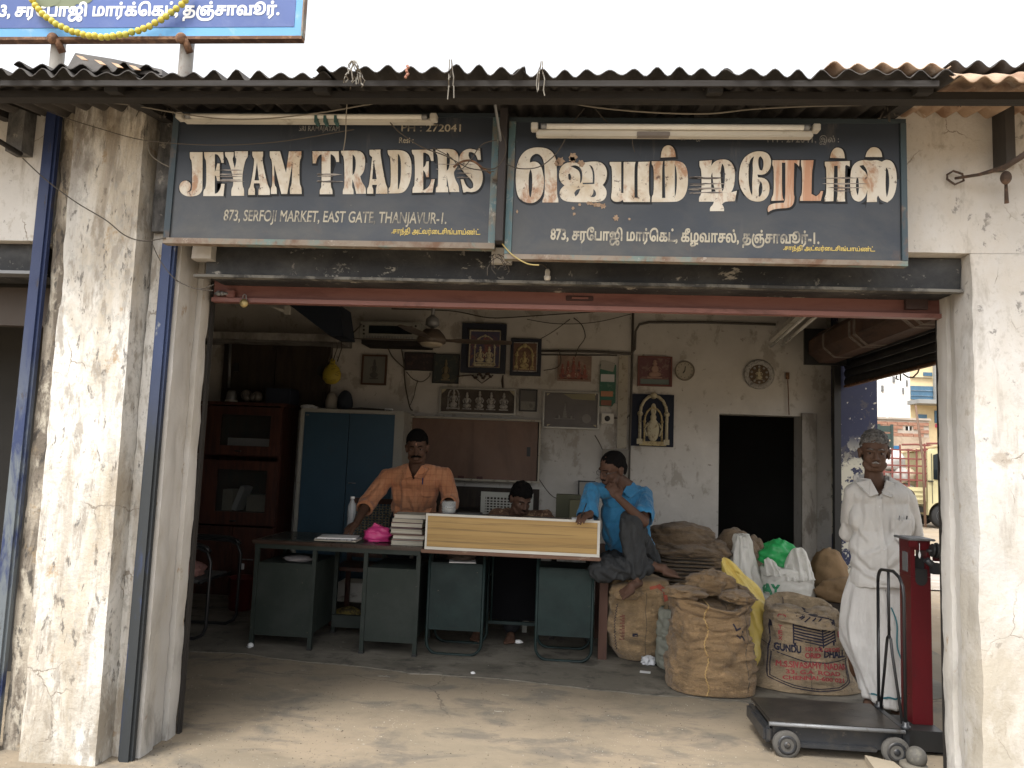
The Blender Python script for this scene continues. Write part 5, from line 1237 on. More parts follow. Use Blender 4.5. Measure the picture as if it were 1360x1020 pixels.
# decay garland hanging under the large frame
mb = MB()
for k in range(16): mb.ball(P(628+k*1.6, 499+3*math.sin(k*.9)+random.uniform(-1, 1), Y=7.33), random.uniform(.008, .016), u=8, v=5)
mb.tube([P(606, 500, Y=7.33), P(626, 498, Y=7.33), P(640, 509, Y=7.33), (P(655, 498, Y=7.33))], .006, 5)
on('withered garland remains hanging under the large navy frame', 'garland', 'withered_garland', mb, M_('withered_flowers', (.05, .035, .03), .9))
mb = MB(); mb.tube([P(668, 498, Y=7.33), P(667, 506, Y=7.33), P(668, 515, Y=7.33)], [.006, .014, .010], 6); on('dry tuft hanging between the large frame and the gilt one', 'garland', 'withered_garland', mb, M_('withered_flowers', (.05, .035, .03), .9))

# ------------------------------------------------------------------ desks
m_olive = mat('grey_green_steel', (.017, .025, .020), .65, [((.030, .036, .032), 4, .45, .62, (1, 1, 1), .7), ((.13, .11, .08), 22, .66, .70, (1, 1, 1), .7)])
m_teal2 = mat('dark_teal_steel', (.0025, .012, .0115), .65, [((.010, .028, .026), 3, .45, .62, (1, 1, 1), .6), ((.12, .10, .08), 24, .68, .71, (1, 1, 1), .7)])
m_top = mat('brown_table_top', (.050, .032, .024), .3, [((.09, .06, .045), 10, .56, .66, (.3, 1, 1), .7)])
DA = thing('steel_desk', 'grey-green steel desk with two pedestals and brown top at the left', 'desk', (-1.56, 5.5, 0), 0, 'office desks across the shop')
ax0, ax1 = -2.175, -.965
MB().box((ax0-.02, 5.20, .722), (ax1, 5.82, .748), bev=.006).build('desk_top', m_top, DA)
MB().box((ax0, 5.215, .69), (ax1-.02, 5.235, .7215)).build('apron', m_olive, DA)
lx = [ax0+.02, P(410, 865, Z=0)[0], P(478, 870, Z=0)[0], ax1-.03]
for x in lx:
    for y in (5.225, 5.76):
        o = MB(); o.box((x-.014, y-.014, .022), (x+.014, y+.014, .69)); lg = o.build('leg', m_olive, DA)
        o = MB(); o.box((x-.017, y-.017, 0), (x+.017, y+.017, .0215)); o.build('foot_cap', m_black, lg)
for xa, xb in ((lx[0]+.0145, lx[1]-.0145), (lx[2]+.0145, lx[3]-.0145)):
    MB().box((xa, 5.222, .09), (xb, 5.232, .585)).build('pedestal_front', m_olive, DA)
    MB().box((xa, 5.233, .095), (xa+.008, 5.75, .585)).build('pedestal_side', m_olive, DA); MB().box((xb-.008, 5.233, .095), (xb, 5.75, .585)).build('pedestal_side', m_olive, DA)
    MB().box((xa, 5.222, .5855), (xb, 5.75, .592)).build('pedestal_shelf', m_olive, DA); MB().box((xa+.009, 5.74, .095), (xb-.009, 5.75, .58)).build('pedestal_back', m_olive, DA)
MB().box((lx[1], 5.70, .06), (lx[2], 5.74, .15)).build('foot_rail', m_olive, DA)
mb = MB(); mb.box((ax0+.03, 5.26, .7485), (ax1-.35, 5.78, .7545)); mb.build('glass_sheet', mat('desk_glass', (.10, .12, .11), .06, alpha=.35, spec=.7), DA)
# desk B
DB = thing('steel_desk', 'dark teal steel desk with rounded tube legs and yellow wood-grain front board', 'desk', (-.34, 5.5, 0), 0, 'office desks across the shop')
lb0, lb1, lb2, lb3 = P(567, 830, Y=5.31)[0], P(640, 830, Y=5.31)[0], P(712, 830, Y=5.31)[0], P(786, 840, Y=5.31)[0]
MB().box((-.958, 5.08, .728), (.262, 5.72, .752), bev=.005).build('desk_top', mat('worn_brown_edge', (.16, .085, .055), .6, [((.30, .22, .16), 20, .58, .66, (.5, 1, 1), .8)]), DB)
m_grain = mat('yellow_wood_grain', (.42, .27, .095), .4, [((.33, .20, .065), 3.2, .40, .62, (.25, 1, 6), .8), ((.19, .12, .045), 5, .53, .60, (.16, 1, 13), .75), ((.20, .13, .05), 2.4, .50, .58, (.3, 1, 9), .5, (2, .90, .80))], tint=.06)
m_edge = mat('white_edging', (.60, .58, .52), .5)
px0, px1, pz0, pz1 = -.935, .252, .762, .995
b_ = MB().box((px0+.014, 5.092, pz0+.010), (px1-.018, 5.10, pz1-.016)).build('front_board', m_grain, DB)
for lo, hi in (((px0, 5.088, pz1-.0155), (px1, 5.11, pz1)), ((px0, 5.088, pz0-.009), (px1, 5.11, pz0+.0095)), ((px0, 5.089, pz0+.01), (px0+.0135, 5.11, pz1-.016)), ((px1-.0175, 5.089, pz0+.01), (px1, 5.11, pz1-.016))):
    MB().box(lo, hi).build('edging', m_edge, b_)
m_tanply = mat('tan_plywood', (.17, .135, .075), .7)
MB().box((px0, 5.111, pz0-.009), (px0+.015, 5.45, pz1-.02)).build('counter_end', m_tanply, DB); MB().box((px1-.015, 5.111, pz0-.009), (px1, 5.45, pz1-.02)).build('counter_end', m_tanply, DB)
MB().box((px0+.002, 5.111, pz1-.0195), (px1-.002, 5.30, pz1-.006)).build('counter_shelf', m_top, DB)
def loopframe(x0, x1, y, r=.0105):
    """one tube bent into a U whose rounded foot rests on the floor"""
    c = .085; pts = [(x0, y, .727), (x0, y, c+r)]
    for k in range(1, 7): a_ = math.pi+math.pi/2*k/6; pts.append((x0+c+c*math.cos(a_), y, c+r+c*math.sin(a_)))
    for k in range(0, 7): a_ = -math.pi/2+math.pi/2*k/6; pts.append((x1-c+c*math.cos(a_), y, c+r+c*math.sin(a_)))
    pts += [(x1, y, .727)]; return pts
for xa, xb in ((lb0, lb1), (lb2, lb3)):
    for y in (5.31, 5.66): o = MB(); o.tube(loopframe(xa, xb, y), .0105, 10); o.build('leg_loop', m_teal2, DB)
    MB().box((xa+.011, 5.303, .175), (xb-.011, 5.312, .63)).build('pedestal_front', m_teal2, DB)
    for xx in (xa+.011, xb-.019): MB().box((xx, 5.3125, .18), (xx+.008, 5.65, .63)).build('pedestal_side', m_teal2, DB)
    MB().box((xa+.011, 5.3125, .6305), (xb-.011, 5.65, .637)).build('pedestal_shelf', m_teal2, DB); MB().box((xa+.02, 5.64, .18), (xb-.02, 5.648, .628)).build('pedestal_back', m_teal2, DB)
for z in (.17,): MB().box((lb1+.012, 5.60, z), (lb2-.012, 5.625, z+.022)).build('cross_rail', m_teal2, DB)
mb = MB(); mb.tube([(lb1+.035, 5.60, .19), (lb1+.035, 5.60, .727)], .008, 6); mb.build('inner_post', m_teal2, DB)
MB().box((lb1+.02, 5.655, .192), (lb2-.02, 5.665, .70)).build('legroom_shade_panel', mat('black_legroom_shade', (.003, .003, .004), .9, spec=.1), DB)  # added black sheet stands in for the unlit void under the desk
# brown post at the right end
t = thing('wooden_table', 'brown wooden table end standing just right of the teal desk', 'table', (.31, 5.6, 0))
m_bw = mat('reddish_brown_post', (.085, .038, .024), .6, [((.05, .022, .016), 6, .5, .62, (1, 1, .3), .7)])
MB().box((.275, 5.42, 0), (.335, 5.48, .70)).build('leg', m_bw, t); MB().box((.275, 6.05, 0), (.335, 6.11, .70)).build('leg', m_bw, t)
MB().box((.268, 5.40, .701), (.345, 6.15, .73)).build('table_top', m_bw, t); MB().box((.28, 5.485, .60), (.33, 6.045, .70)).build('side_rail', m_bw, t)
# olive boxes behind the counter end
on('olive green box standing behind the right end of the counter', 'box', 'olive_box', MB().box((.05, 5.95, .731), (.26, 6.12, 1.08), bev=.004), mat('olive_card', (.12, .115, .065), .7))
on('dull green ledger box beside the olive box behind the counter', 'box', 'ledger_box', MB().box((-.07+.01, 6.15, .90), (.14, 6.3, 1.11), bev=.004), mat('dull_green_card', (.10, .10, .06), .7))
t = thing('back_table', 'small dark table behind the counter carrying the boxes', 'table', (.1, 6.1, 0))
MB().box((-.1, 5.9, .70), (.26, 6.35, .73)).build('table_top', m_wooddark, t)
for x in (-.08, .2):
    for y in (5.92, 6.3): MB().box((x, y, 0), (x+.04, y+.04, .70)).build('leg', m_wooddark, t)
MB().box((-.08, 6.14, .731), (.15, 6.32, .899)).build('riser', m_wooddark, t)

# things on the desks
random.seed(11)
kinds = [((.55, .52, .44), .03), ((.50, .30, .22), .012), ((.60, .57, .50), .028), ((.10, .14, .12), .010), ((.56, .53, .45), .03), ((.34, .20, .16), .010), ((.58, .55, .47), .032), ((.52, .47, .38), .03), ((.60, .57, .50), .028)]
z = .749
labs = ['cream ledger at the very bottom of the stack beside the counter', 'thin reddish book second from the bottom of the ledger stack', 'cream ledger third from the bottom of the stack', 'thin dark green book in the lower half of the ledger stack', 'cream ledger in the middle of the stack beside the counter', 'thin maroon book above the middle of the ledger stack', 'cream ledger third from the top of the stack', 'dull cream ledger second from the top of the stack', 'cream ledger on top of the stack beside the counter']
for i, (c, h) in enumerate(kinds):
    dx, dy = random.uniform(-.012, .012), random.uniform(-.012, .012); rz = R(random.uniform(-5, 5))
    x0, x1 = P(519, 715, Y=5.3)[0]+dx, P(561, 715, Y=5.3)[0]+dx
    t = thing('ledger', labs[i], 'book', ((x0+x1)/2, 5.40+dy, z), rz, 'ledgers stacked on the desk')
    w = (x1-x0)/2; cc = t.location
    mb = MB(local=True); mb.box((-w+.004, -.12, .003), (w-.002, .12, h-.003)); mb.build('pages', mat('ledger_pages', c, .9, [((.30, .26, .20), 4, .45, .6, (1, 1, 40), .6)]), t)
    cv = mat('ledger_cover', random.choice([(.50, .47, .40), (.06, .07, .09), (.45, .40, .30), (.20, .07, .06)]), .7)
    mb = MB(local=True); mb.box((-w, -.125, 0), (w, .125, .0028)); mb.build('cover', cv, t)
    mb = MB(local=True); mb.box((-w, -.125, h-.0028), (w, .125, h)); mb.build('cover', cv, t)
    z += h+.0006
for k, (w, c) in enumerate((((.30), m_paperw), ((.28), mat('newsprint', (.42, .42, .42), .9, [((.12, .12, .14), 40, .5, .58, (1, 1, 1), .8)])), ((.27), m_white))):
    x = P(450, 712, Y=5.35)[0]; t = MB(); t.box((x-w/2, 5.25, .756+k*.009), (x+w/2, 5.45, .764+k*.009), rot=Matrix.Rotation(R((3, -6, 8)[k]), 3, 'Z'))
    on(('thick pile of yellowed papers under the newspaper on the left desk', 'folded newspaper in the middle of the paper pile on the left desk', 'white sheets topmost on the paper pile under the man\'s hand')[k], 'papers', 'paper_pile', t, c, 'papers on the left desk')
q = P(498, 719, Y=5.35)
lump('pink_bag', 'crumpled bright pink plastic bag beside the stack of ledgers', 'plastic bag', (q[0]-.0, 5.42, .7545), (.10, .07, .055), mat('pink_plastic', (.60, .055, .22), .35), amp=.45, u=30, v=20)
mb = MB(); c = Vector((q[0]-.01, 5.40, .84))
mb.prism([c+Vector((-.04, 0, 0)), c+Vector((-.015, 0, .045)), c+Vector((.02, 0, .03)), c+Vector((.05, 0, .01)), c+Vector((.03, 0, -.02))], (.0, .03, 0)); bpy_o = mb.build('bag_handle', mat('pink_plastic', (.60, .055, .22), .35)); tag(bpy_o, 'pink peak of knotted plastic standing on the crumpled pink bag', 'bag handle')
q = P(406, 742, Y=5.3)
lump('grey_cloth', 'folded grey cloth lying on the shelf of the left desk', 'cloth', (P(395, 742, Y=5.35)[0], 5.36, .593), (.10, .08, .02), mat('grey_cloth', (.22, .20, .20), .9), amp=.25)
q = P(612, 745, Y=5.35); mb = MB(); mb.box((q[0]-.09, 5.32, .638), (q[0]+.10, 5.5, .645), rot=Matrix.Rotation(R(8), 3, 'Z')); on('white papers on the shelf of the teal desk', 'papers', 'loose_papers', mb, m_white)
lump('shelf_odds', 'dark crumpled bag lying on the papers in the teal desk shelf', 'bag', (q[0]-.01, 5.45, .646), (.09, .07, .025), mat('brown_crumple', (.07, .05, .04), .8), amp=.5)
q = P(332, 861, Z=0); lump('crumpled_paper', 'scrap of white paper on the floor beside the left desk leg', 'paper', (q[0], q[1], .007), (.02, .02, .015), m_white, amp=.6, group='litter on the floor')
q = P(628, 896, Z=0); lump('crumpled_paper', 'tiny white scrap on the floor in front of the teal desk', 'paper', (q[0], q[1], .007), (.014, .012, .006), m_white, amp=.5, group='litter on the floor')
q = P(689, 851, Z=.007); lump('crumpled_paper', 'small white scrap under the middle of the teal desk', 'paper', (q[0], 5.75, .007), (.03, .02, .012), m_white, amp=.5, group='litter on the floor')
q = P(858, 893, Z=.007); mb = MB(); mb.box((q[0]-.04, q[1]-.02, .0075), (q[0]+.03, q[1]+.025, .0095), rot=Matrix.Rotation(R(-8), 3, 'Z')); on('flat white card on the floor in front of the printed sack', 'card', 'paper_card', mb, m_white, 'litter on the floor')
q = P(861, 882, Z=.007); lump('crumpled_plastic', 'crumpled clear plastic wrapper on the floor by the printed sack', 'wrapper', (q[0], q[1], .007), (.04, .035, .030), mat('cloudy_plastic', (.52, .53, .55), .25, spec=.6), amp=.8, u=28, v=18, group='litter on the floor')
# glass jar on the counter
gz = .989
q = P(596, 678, Y=5.2)
t = thing('glass_jar', 'short clear glass jar half full of white powder on the counter', 'jar', (q[0], 5.2, gz))
m_gl = mat('clear_glass', (.65, .68, .68), .08, alpha=.3, spec=.8)
mb = MB(); mb.lathe([(.046, 0), (.05, .004), (.052, .085), (.048, .086), (.046, .01), (.02, .008)], (q[0], 5.2, gz), seg=24, cap=False); mb.build('glass', m_gl, t)
mb = MB(); mb.lathe([(.044, .009), (.0455, .04), (.01, .043)], (q[0], 5.2, gz), seg=24); mb.build('contents', mat('white_powder', (.42, .40, .36), .9), t)
# water bottle behind the left desk
q = P(472, 656, Y=5.78)
t = thing('water_bottle', 'clear plastic water bottle held behind the left desk in front of the blue cupboard', 'bottle', (q[0], 5.79, .755))
zb0 = .7550
mb = MB(); mb.lathe([(.03, 0), (.034, .01), (.034, .10), (.030, .13), (.034, .16), (.033, .22), (.014, .26), (.013, .275)], (q[0], 5.75, zb0), seg=20); mb.build('bottle_body', mat('clear_plastic', (.55, .58, .60), .1, alpha=.45, spec=.8), t)
mb = MB(); mb.lathe([(.016, .2755), (.016, .293)], (q[0], 5.75, zb0), seg=16); mb.build('cap', m_white, t)
t.location = (q[0], 5.75, .755)
for c in t.children: pass
# phone and notes on the counter's right end
q = P(775, 687, Y=5.15)
on('small open notebook on the right end of the counter under the hand', 'notebook', 'notebook', MB().box((.06, 5.13, .9895), (.21, 5.25, 1.0)), m_white)
on('dark mobile phone on the notebook at the counter end', 'phone', 'mobile_phone', MB().box((.12, 5.14, 1.0005), (.18, 5.2, 1.012), bev=.003), m_black)
on('black cash register drawer strip lying along the counter left of the clerk', 'tray', 'black_tray', MB().box((P(608, 678, Y=5.2)[0], 5.14, .9895), (P(640, 678, Y=5.2)[0], 5.26, 1.004), bev=.003), m_black)

# chairs
m_chairblk = mat('black_tube', (.02, .02, .021), .35)
CH = thing('tube_armchair', 'black tubular steel armchair at the left with a pink cloth on its seat', 'chair', (-2.85, 5.6, 0))
for y, in ((5.30,), (5.80,)):
    fx = -2.53
    pts = [(-3.15, y, .66), (-3.0, y, .665), (fx-.10, y, .66), (fx-.03, y, .63), (fx, y, .56), (fx+.0, y, .10), (fx-.02, y, .05), (fx-.08, y, .018), (-3.15, y, .018)]
    o = MB(); o.tube(pts, .013, 8); o.build('side_loop', m_chairblk, CH)
    o = MB(); o.tube([(-3.12, y, .683), (-2.9, y, .688), (fx-.10, y, .684), (fx-.04, y, .665), (fx-.01, y, .635)], .021, 8, flat=.6); o.build('armrest', m_chairblk, CH)
    o = MB(); o.tube([(-3.15, y, .018), (-3.15, y, .95)], .013, 8); o.build('back_post', m_chairblk, CH)
MB().box((-3.12, 5.32, .40), (-2.61, 5.78, .425), bev=.008).build('seat', mat('grey_seat', (.10, .10, .10), .7), CH)
o = MB(); o.tube([(-2.605, 5.30, .41), (-2.605, 5.80, .41)], .012, 8); o.build('seat_rail', m_chairblk, CH)
MB().box((-3.16, 5.32, .60), (-3.13, 5.78, .95), bev=.01).build('backrest', mat('grey_seat', (.10, .10, .10), .7), CH)
lump('pink_cloth', 'crumpled faded pink cloth lying on the seat of the tubular armchair', 'cloth', (-2.80, 5.50, .426), (.12, .12, .055), mat('faded_pink_cloth', (.32, .17, .15), .95, [((.18, .08, .07), 18, .5, .6, (1, 1, 1), .8)]), amp=.4)
q = P(308, 812, Z=.007)
t = thing('waste_bin', 'dark red ribbed plastic bin behind the tubular armchair', 'bin', (q[0]+.03, q[1]+.1, .007))
bc = (q[0]+.03, q[1]+.1, .007)
mb = MB(); mb.lathe([(.09, 0), (.10, .01), (.102, .08), (.106, .085), (.106, .16), (.11, .165), (.112, .26), (.12, .265), (.12, .275), (.108, .272), (.09, .02)], bc, seg=24, cap=False); mb.build('bin_body', mat('dark_red_plastic', (.10, .014, .012), .4), t)
# cane-backed chair behind the standing man
m_cane = mat('cane_weave', (.26, .24, .18), .8, [((.06, .05, .035), 70, .48, .54, (1, 1, 1), .8)])
def cane_chair(lab, cx, cy, zb_, zt_, w, mwood, mweave, holes=True):
    t = thing('cane_back_chair', lab, 'chair', (cx, cy, 0), 0, 'chairs behind the desks')
    for s in (-1, 1):
        MB().box((cx+s*w/2-.018, cy, 0), (cx+s*w/2+.018, cy+.035, zt_)).build('leg', mwood, t); MB().box((cx+s*w/2-.018, cy-.40, 0), (cx+s*w/2+.018, cy-.365, .44)).build('leg', mwood, t)
    MB().box((cx-w/2-.02, cy-.41, .441), (cx+w/2+.02, cy-.002, .47), bev=.006).build('seat', mwood, t)
    MB().box((cx-w/2+.0185, cy+.003, zt_-.045), (cx+w/2-.0185, cy+.03, zt_)).build('top_rail', mwood, t); MB().box((cx-w/2+.0185, cy+.003, zb_), (cx+w/2-.0185, cy+.03, zb_+.03)).build('lower_rail', mwood, t)
    n = 13
    for k in range(n):
        x = cx-w/2+.03+(w-.06)*k/(n-1); o = MB(); o.box((x-.005, cy+.010, zb_+.0305), (x+.005, cy+.015, zt_-.0455)); o.build('cane_strand', mweave, t)
    m_ = int((zt_-zb_)/.026)
    for k in range(1, m_):
        z_ = zb_+.03+(zt_-.045-zb_-.03)*k/m_; o = MB(); o.box((cx-w/2+.0185, cy+.0155, z_-.005), (cx+w/2-.0185, cy+.0205, z_+.005)); o.build('cane_strand', mweave, t)
    return t
cane_chair('brown chair with pale cane back behind the standing man', P(498, 690, Y=6.35)[0], 6.35, .50, 1.0, .42, m_bookwood, m_cane)
m_pl = mat('white_plastic', (.38, .38, .34), .5)
cane_chair('white plastic chair with a perforated back behind the clerk', P(672, 680, Y=6.45)[0], 6.5, .55, 1.09, .42, m_pl, m_pl)
# things under the left desk
on('white carton on the floor behind the left desk', 'carton', 'white_carton', MB().box((P(440, 780, Y=6.3)[0], 6.45, .10), (P(482, 780, Y=6.3)[0], 6.7, .26), bev=.004), m_batten)
on('dark plank box under the white carton behind the left desk', 'box', 'plank_box', MB().box((P(436, 780, Y=6.3)[0], 6.42, .007), (P(486, 780, Y=6.3)[0], 6.72, .099)), m_dkbrown)
lump('net_bag', 'yellowish net bag of goods on the floor behind the left desk', 'bag', (P(462, 808, Y=6.1)[0], 6.1, .007), (.11, .09, .065), mat('yellow_net', (.25, .19, .05), .7, [((.04, .03, .02), 25, .45, .55, (1, 1, 1), .9)]), amp=.3)
lump('dark_heap', 'dark heap on the floor between the red bin and the left desk', 'heap', (P(347, 800, Y=6.5)[0], 6.6, .007), (.17, .12, .10), mat('black_cloth', (.015, .014, .014), .9), amp=.2)
# ------------------------------------------------------------------ sacks
def jute(name, c, dark=.45, prn=None):
    ly = [(tuple(v*dark for v in c), 5, .46, .64, (1, 1, 1), .7), (tuple(min(1, v*1.45) for v in c), 11, .54, .66, (1, 1, 2), .6), (tuple(v*.35 for v in c), 40, .58, .66, (1, 1, 1), .6), (tuple(v*.4 for v in c), 4, .56, .62, (1, 1, 5), .55)]
    m = mat(name, c, .95, ly, bump=(11, .9, .03, (1, 1, 2.4)), bump2=(70, 1, .006), sheen=.15)
    nt = m.node_tree; N, L = nt.nodes, nt.links     # over-and-under weave as fine relief
    bs = N['Principled BSDF']; old = bs.inputs['Normal'].links[0].from_socket
    tc = N.new('ShaderNodeTexCoord'); hs_ = []
    for dr in ('X', 'Z'):
        w = N.new('ShaderNodeTexWave'); w.bands_direction = dr; w.inputs['Scale'].default_value = 70; w.inputs['Distortion'].default_value = 1.2; w.inputs['Detail'].default_value = 2
        L.new(tc.outputs['Object'], w.inputs[0]); hs_.append(w.outputs['Fac'])
    mx = N.new('ShaderNodeMath'); mx.operation = 'MAXIMUM'; L.new(hs_[0], mx.inputs[0]); L.new(hs_[1], mx.inputs[1])
    b = N.new('ShaderNodeBump'); b.inputs['Strength'].default_value = .5; b.inputs['Distance'].default_value = .002
    L.new(mx.outputs[0], b.inputs['Height']); L.new(old, b.inputs['Normal']); L.new(b.outputs[0], bs.inputs['Normal'])
    return m
m_jgold = jute('golden_jute', (.255, .165, .083)); m_jtan = jute('tan_jute', (.30, .225, .14)); m_jdull = jute('dull_brown_jute', (.20, .138, .082)); m_jpale = jute('pale_jute', (.33, .225, .12))
m_woven = mat('white_woven_plastic', (.60, .585, .54), .5, [((.42, .40, .35), 5, .5, .66, (1, 1, 1), .6), ((.30, .27, .22), 16, .62, .70, (1, 1, 1), .6)], bump=(120, .3, .002), bump2=(8, .6, .012))
m_yelp = mat('soft_yellow_plastic', (.66, .50, .13), .35, [((.72, .60, .24), 5, .5, .62, (1, 1, 1), .7)], bump=(9, .6, .012))

def sack(name, lab, cx, cy, w, d, h, prof, m, z0=.006, rz=0, lean=(0, 0), wr=.014, ex=2.6, seed=1, nu=72, nv=64, cat='sack', group=None, folds=6, corner=0, tilt=0):
    """filled cloth sack. prof: [(t, width scale, height fraction)] from floor to mouth and back inside"""
    t = thing(name, lab, cat, (cx, cy, z0), rz, group)
    bm = bmesh.new(); rows = []
    def interp(u):
        for a, b in zip(prof, prof[1:]):
            if u <= b[0]:
                k = (u-a[0])/max(1e-6, b[0]-a[0]); k = k*k*(3-2*k)*.5+k*.5
                return a[1]+(b[1]-a[1])*k, a[2]+(b[2]-a[2])*k
        return prof[-1][1], prof[-1][2]
    for j in range(nv+1):
        u = j/nv; s, z = interp(u); row = []
        for i in range(nu):
            a = 2*math.pi*i/nu; ca, sa = math.cos(a), math.sin(a)
            x = math.copysign(abs(ca)**(2/ex), ca); y = math.copysign(abs(sa)**(2/ex), sa)
            ss = s
            if corner and z < .25: ss = s*(1+corner*(1-z/.25)*abs(ca)**6)
            p = Vector((x*w/2*ss, y*d/2*ss, z*h))
            q = Vector((x*2.2, y*2.2, z*3+seed*3.7))
            n1 = noise.fractal(q*1.3, 1, 2, 3)*1.1
            n2 = 1-abs(noise.noise(Vector((x*1.6+seed, y*1.6, z*folds+.6*x))))*2
            cr = max(0, 1-abs(noise.noise(Vector((x*1.1+seed*2, y*1.1, z*folds*1.25+.9*noise.noise(Vector((x*2, y*2, z*2+seed)))))))*7)
            amp = wr*(n1*.9+n2*.6-cr*.75)*(.25+min(1, z*3))
            dirn = Vector((x, y, 0)).normalized() if (abs(x)+abs(y)) > 1e-3 else Vector((0, 0, 1))
            p += dirn*amp
            if z > .9: p.z += wr*1.6*noise.noise(Vector((x*1.5, y*1.5, seed*2+u*3)))
            if tilt and z > .5: p.z += tilt*(z-.5)*2*y+tilt*.35*(z-.5)*2*noise.noise(Vector((x*1.3, y*1.3, seed)))*2
            p.x += lean[0]*z*z*h; p.y += lean[1]*z*z*h
            row.append(bm.verts.new(p))
        rows.append(row)
    for j in range(nv):
        for i in range(nu): bm.faces.new((rows[j][i], rows[j][(i+1) % nu], rows[j+1][(i+1) % nu], rows[j+1][i])).smooth = True
    bm.faces.new(rows[0][::-1]); bm.faces.new(rows[-1])
    bmesh.ops.recalc_face_normals(bm, faces=bm.faces)
    me = bpy.data.meshes.new('sack_cloth'); bm.to_mesh(me); bm.free()
    o = link('sack_cloth', me, m, t)
    return t, o
BARREL = [(0, .80, 0), (.05, .95, .015), (.2, 1.02, .2), (.5, 1.0, .55), (.75, .93, .85), (.88, .85, .98), (.93, .72, 1.0), (.97, .55, .93), (1, .35, .88)]

def print_on(t, o, items, name, m, off=.0025):
    """ink shapes laid onto the front of a sack: items = 2D meshes in the sack's own x,z; cast back along +y"""
    me = o.data; bv = BVHTree.FromPolygons([v.co.copy() for v in me.vertices], [tuple(p.vertices) for p in me.polygons])
    bm = bmesh.new()
    for V, Fc in items:
        vs = [bm.verts.new((v[0], v[1], 0)) for v in V]
        for f in Fc:
            try: bm.faces.new([vs[i] for i in f])
            except ValueError: pass
    bmesh.ops.triangulate(bm, faces=bm.faces)
    for _ in range(3):
        es = [e for e in bm.edges if e.calc_length() > .012]
        if not es: break
        bmesh.ops.subdivide_edges(bm, edges=es, cuts=1); bmesh.ops.triangulate(bm, faces=[f for f in bm.faces if len(f.verts) > 3])
    dead = []
    for v in bm.verts:
        hit = bv.ray_cast(Vector((v.co.x, -2, v.co.y)), Vector((0, 1, 0)))
        if hit[0] is None: dead.append(v); continue
        v.co = hit[0]+hit[1]*off if hit[1].y < 0 else hit[0]-hit[1]*off
    bmesh.ops.delete(bm, geom=dead, context='VERTS')
    me2 = bpy.data.meshes.new(name); bm.to_mesh(me2); bm.free()
    return link(name, me2, m, t)
def txt2(body, x0, x1, z, ht, bold=.02, curve=0, shear=0):
    cu = bpy.data.curves.new('t', 'FONT'); cu.body = body; cu.size = 1; cu.shear = shear; cu.resolution_u = 2
    V, Fc = text_mesh(cu, bold); a = min(v[0] for v in V); b = max(v[0] for v in V)
    out = []
    for v in V:
        k = (v[0]-a)/(b-a); x = x0+(x1-x0)*k
        out.append((x, z+v[1]/.70*ht+curve*((k-.5)**2*4-1)))
    return out, Fc
def bar2(pts, w):
    V, Fc = [], []
    for (x0, z0), (x1, z1) in zip(pts, pts[1:]):
        d = Vector((x1-x0, z1-z0)); 
        if d.length < 1e-6: continue
        n = Vector((-d.y, d.x)).normalized()*w/2; e = d.normalized()*w*.3; k = len(V)
        V += [(x0-e.x+n.x, z0-e.y+n.y), (x0-e.x-n.x, z0-e.y-n.y), (x1+e.x-n.x, z1+e.y-n.y), (x1+e.x+n.x, z1+e.y+n.y)]; Fc.append((k, k+1, k+2, k+3))
    return V, Fc
m_inkb = mat('blue_black_ink', (.018, .018, .035), .9, [((.22, .15, .08), 40, .60, .66, (1, 1, 1), .8)]); m_inkr = mat('faded_red_ink', (.32, .05, .055), .9, [((.30, .20, .13), 45, .60, .68, (1, 1, 1), .7)]); m_inkg = mat('dark_green_ink', (.03, .07, .05), .9)

# big open golden sack in front
SB, sbo = sack('jute_sack', 'large golden-brown jute sack with a centre seam and rolled top, front of the sack group', .955, 4.93, .50, .44, .58, [(0, .96, 0), (.03, 1.08, .01), (.2, 1.10, .18), (.5, .97, .55), (.72, .92, .84), (.80, .90, .93), (.85, .98, .985), (.89, .92, 1.01), (.92, .80, .98), (.96, .68, .90), (1, .5, .85)], m_jgold, seed=4, tilt=.045, wr=.023, group='filled sacks in the shop', folds=9)
def seam(t, o, pts, r, m, name='seam'):
    me = o.data; bv = BVHTree.FromPolygons([v.co.copy() for v in me.vertices], [tuple(p.vertices) for p in me.polygons])
    out = []
    for x, z in pts:
        hit = bv.ray_cast(Vector((x, -2, z)), Vector((0, 1, 0)))
        if hit[0] is not None: out.append(hit[0]-Vector((0, .001, 0)))
    mb = MB(local=True); mb.tube(out, r, 6); ob = mb.build(name, m, t); return ob
n = 60
seam(SB, sbo, [(-.065+.012*math.sin(k*.35)+.006*(k % 2), .01+.55*k/n) for k in range(n+1)], .0045, mat('seam_twine', (.42, .28, .12), .9))
seam(SB, sbo, [(.19+.008*math.sin(k*.3), .03+.5*k/40) for k in range(41)], .002, m_cable)
print_on(SB, sbo, [bar2([(.10, .43), (.115, .40), (.14, .41)], .010), bar2([(.12, .37), (.14, .35), (.15, .365), (.165, .34)], .009), bar2([(.155, .39), (.165, .375)], .009)], 'ink_mark', m_inkb)
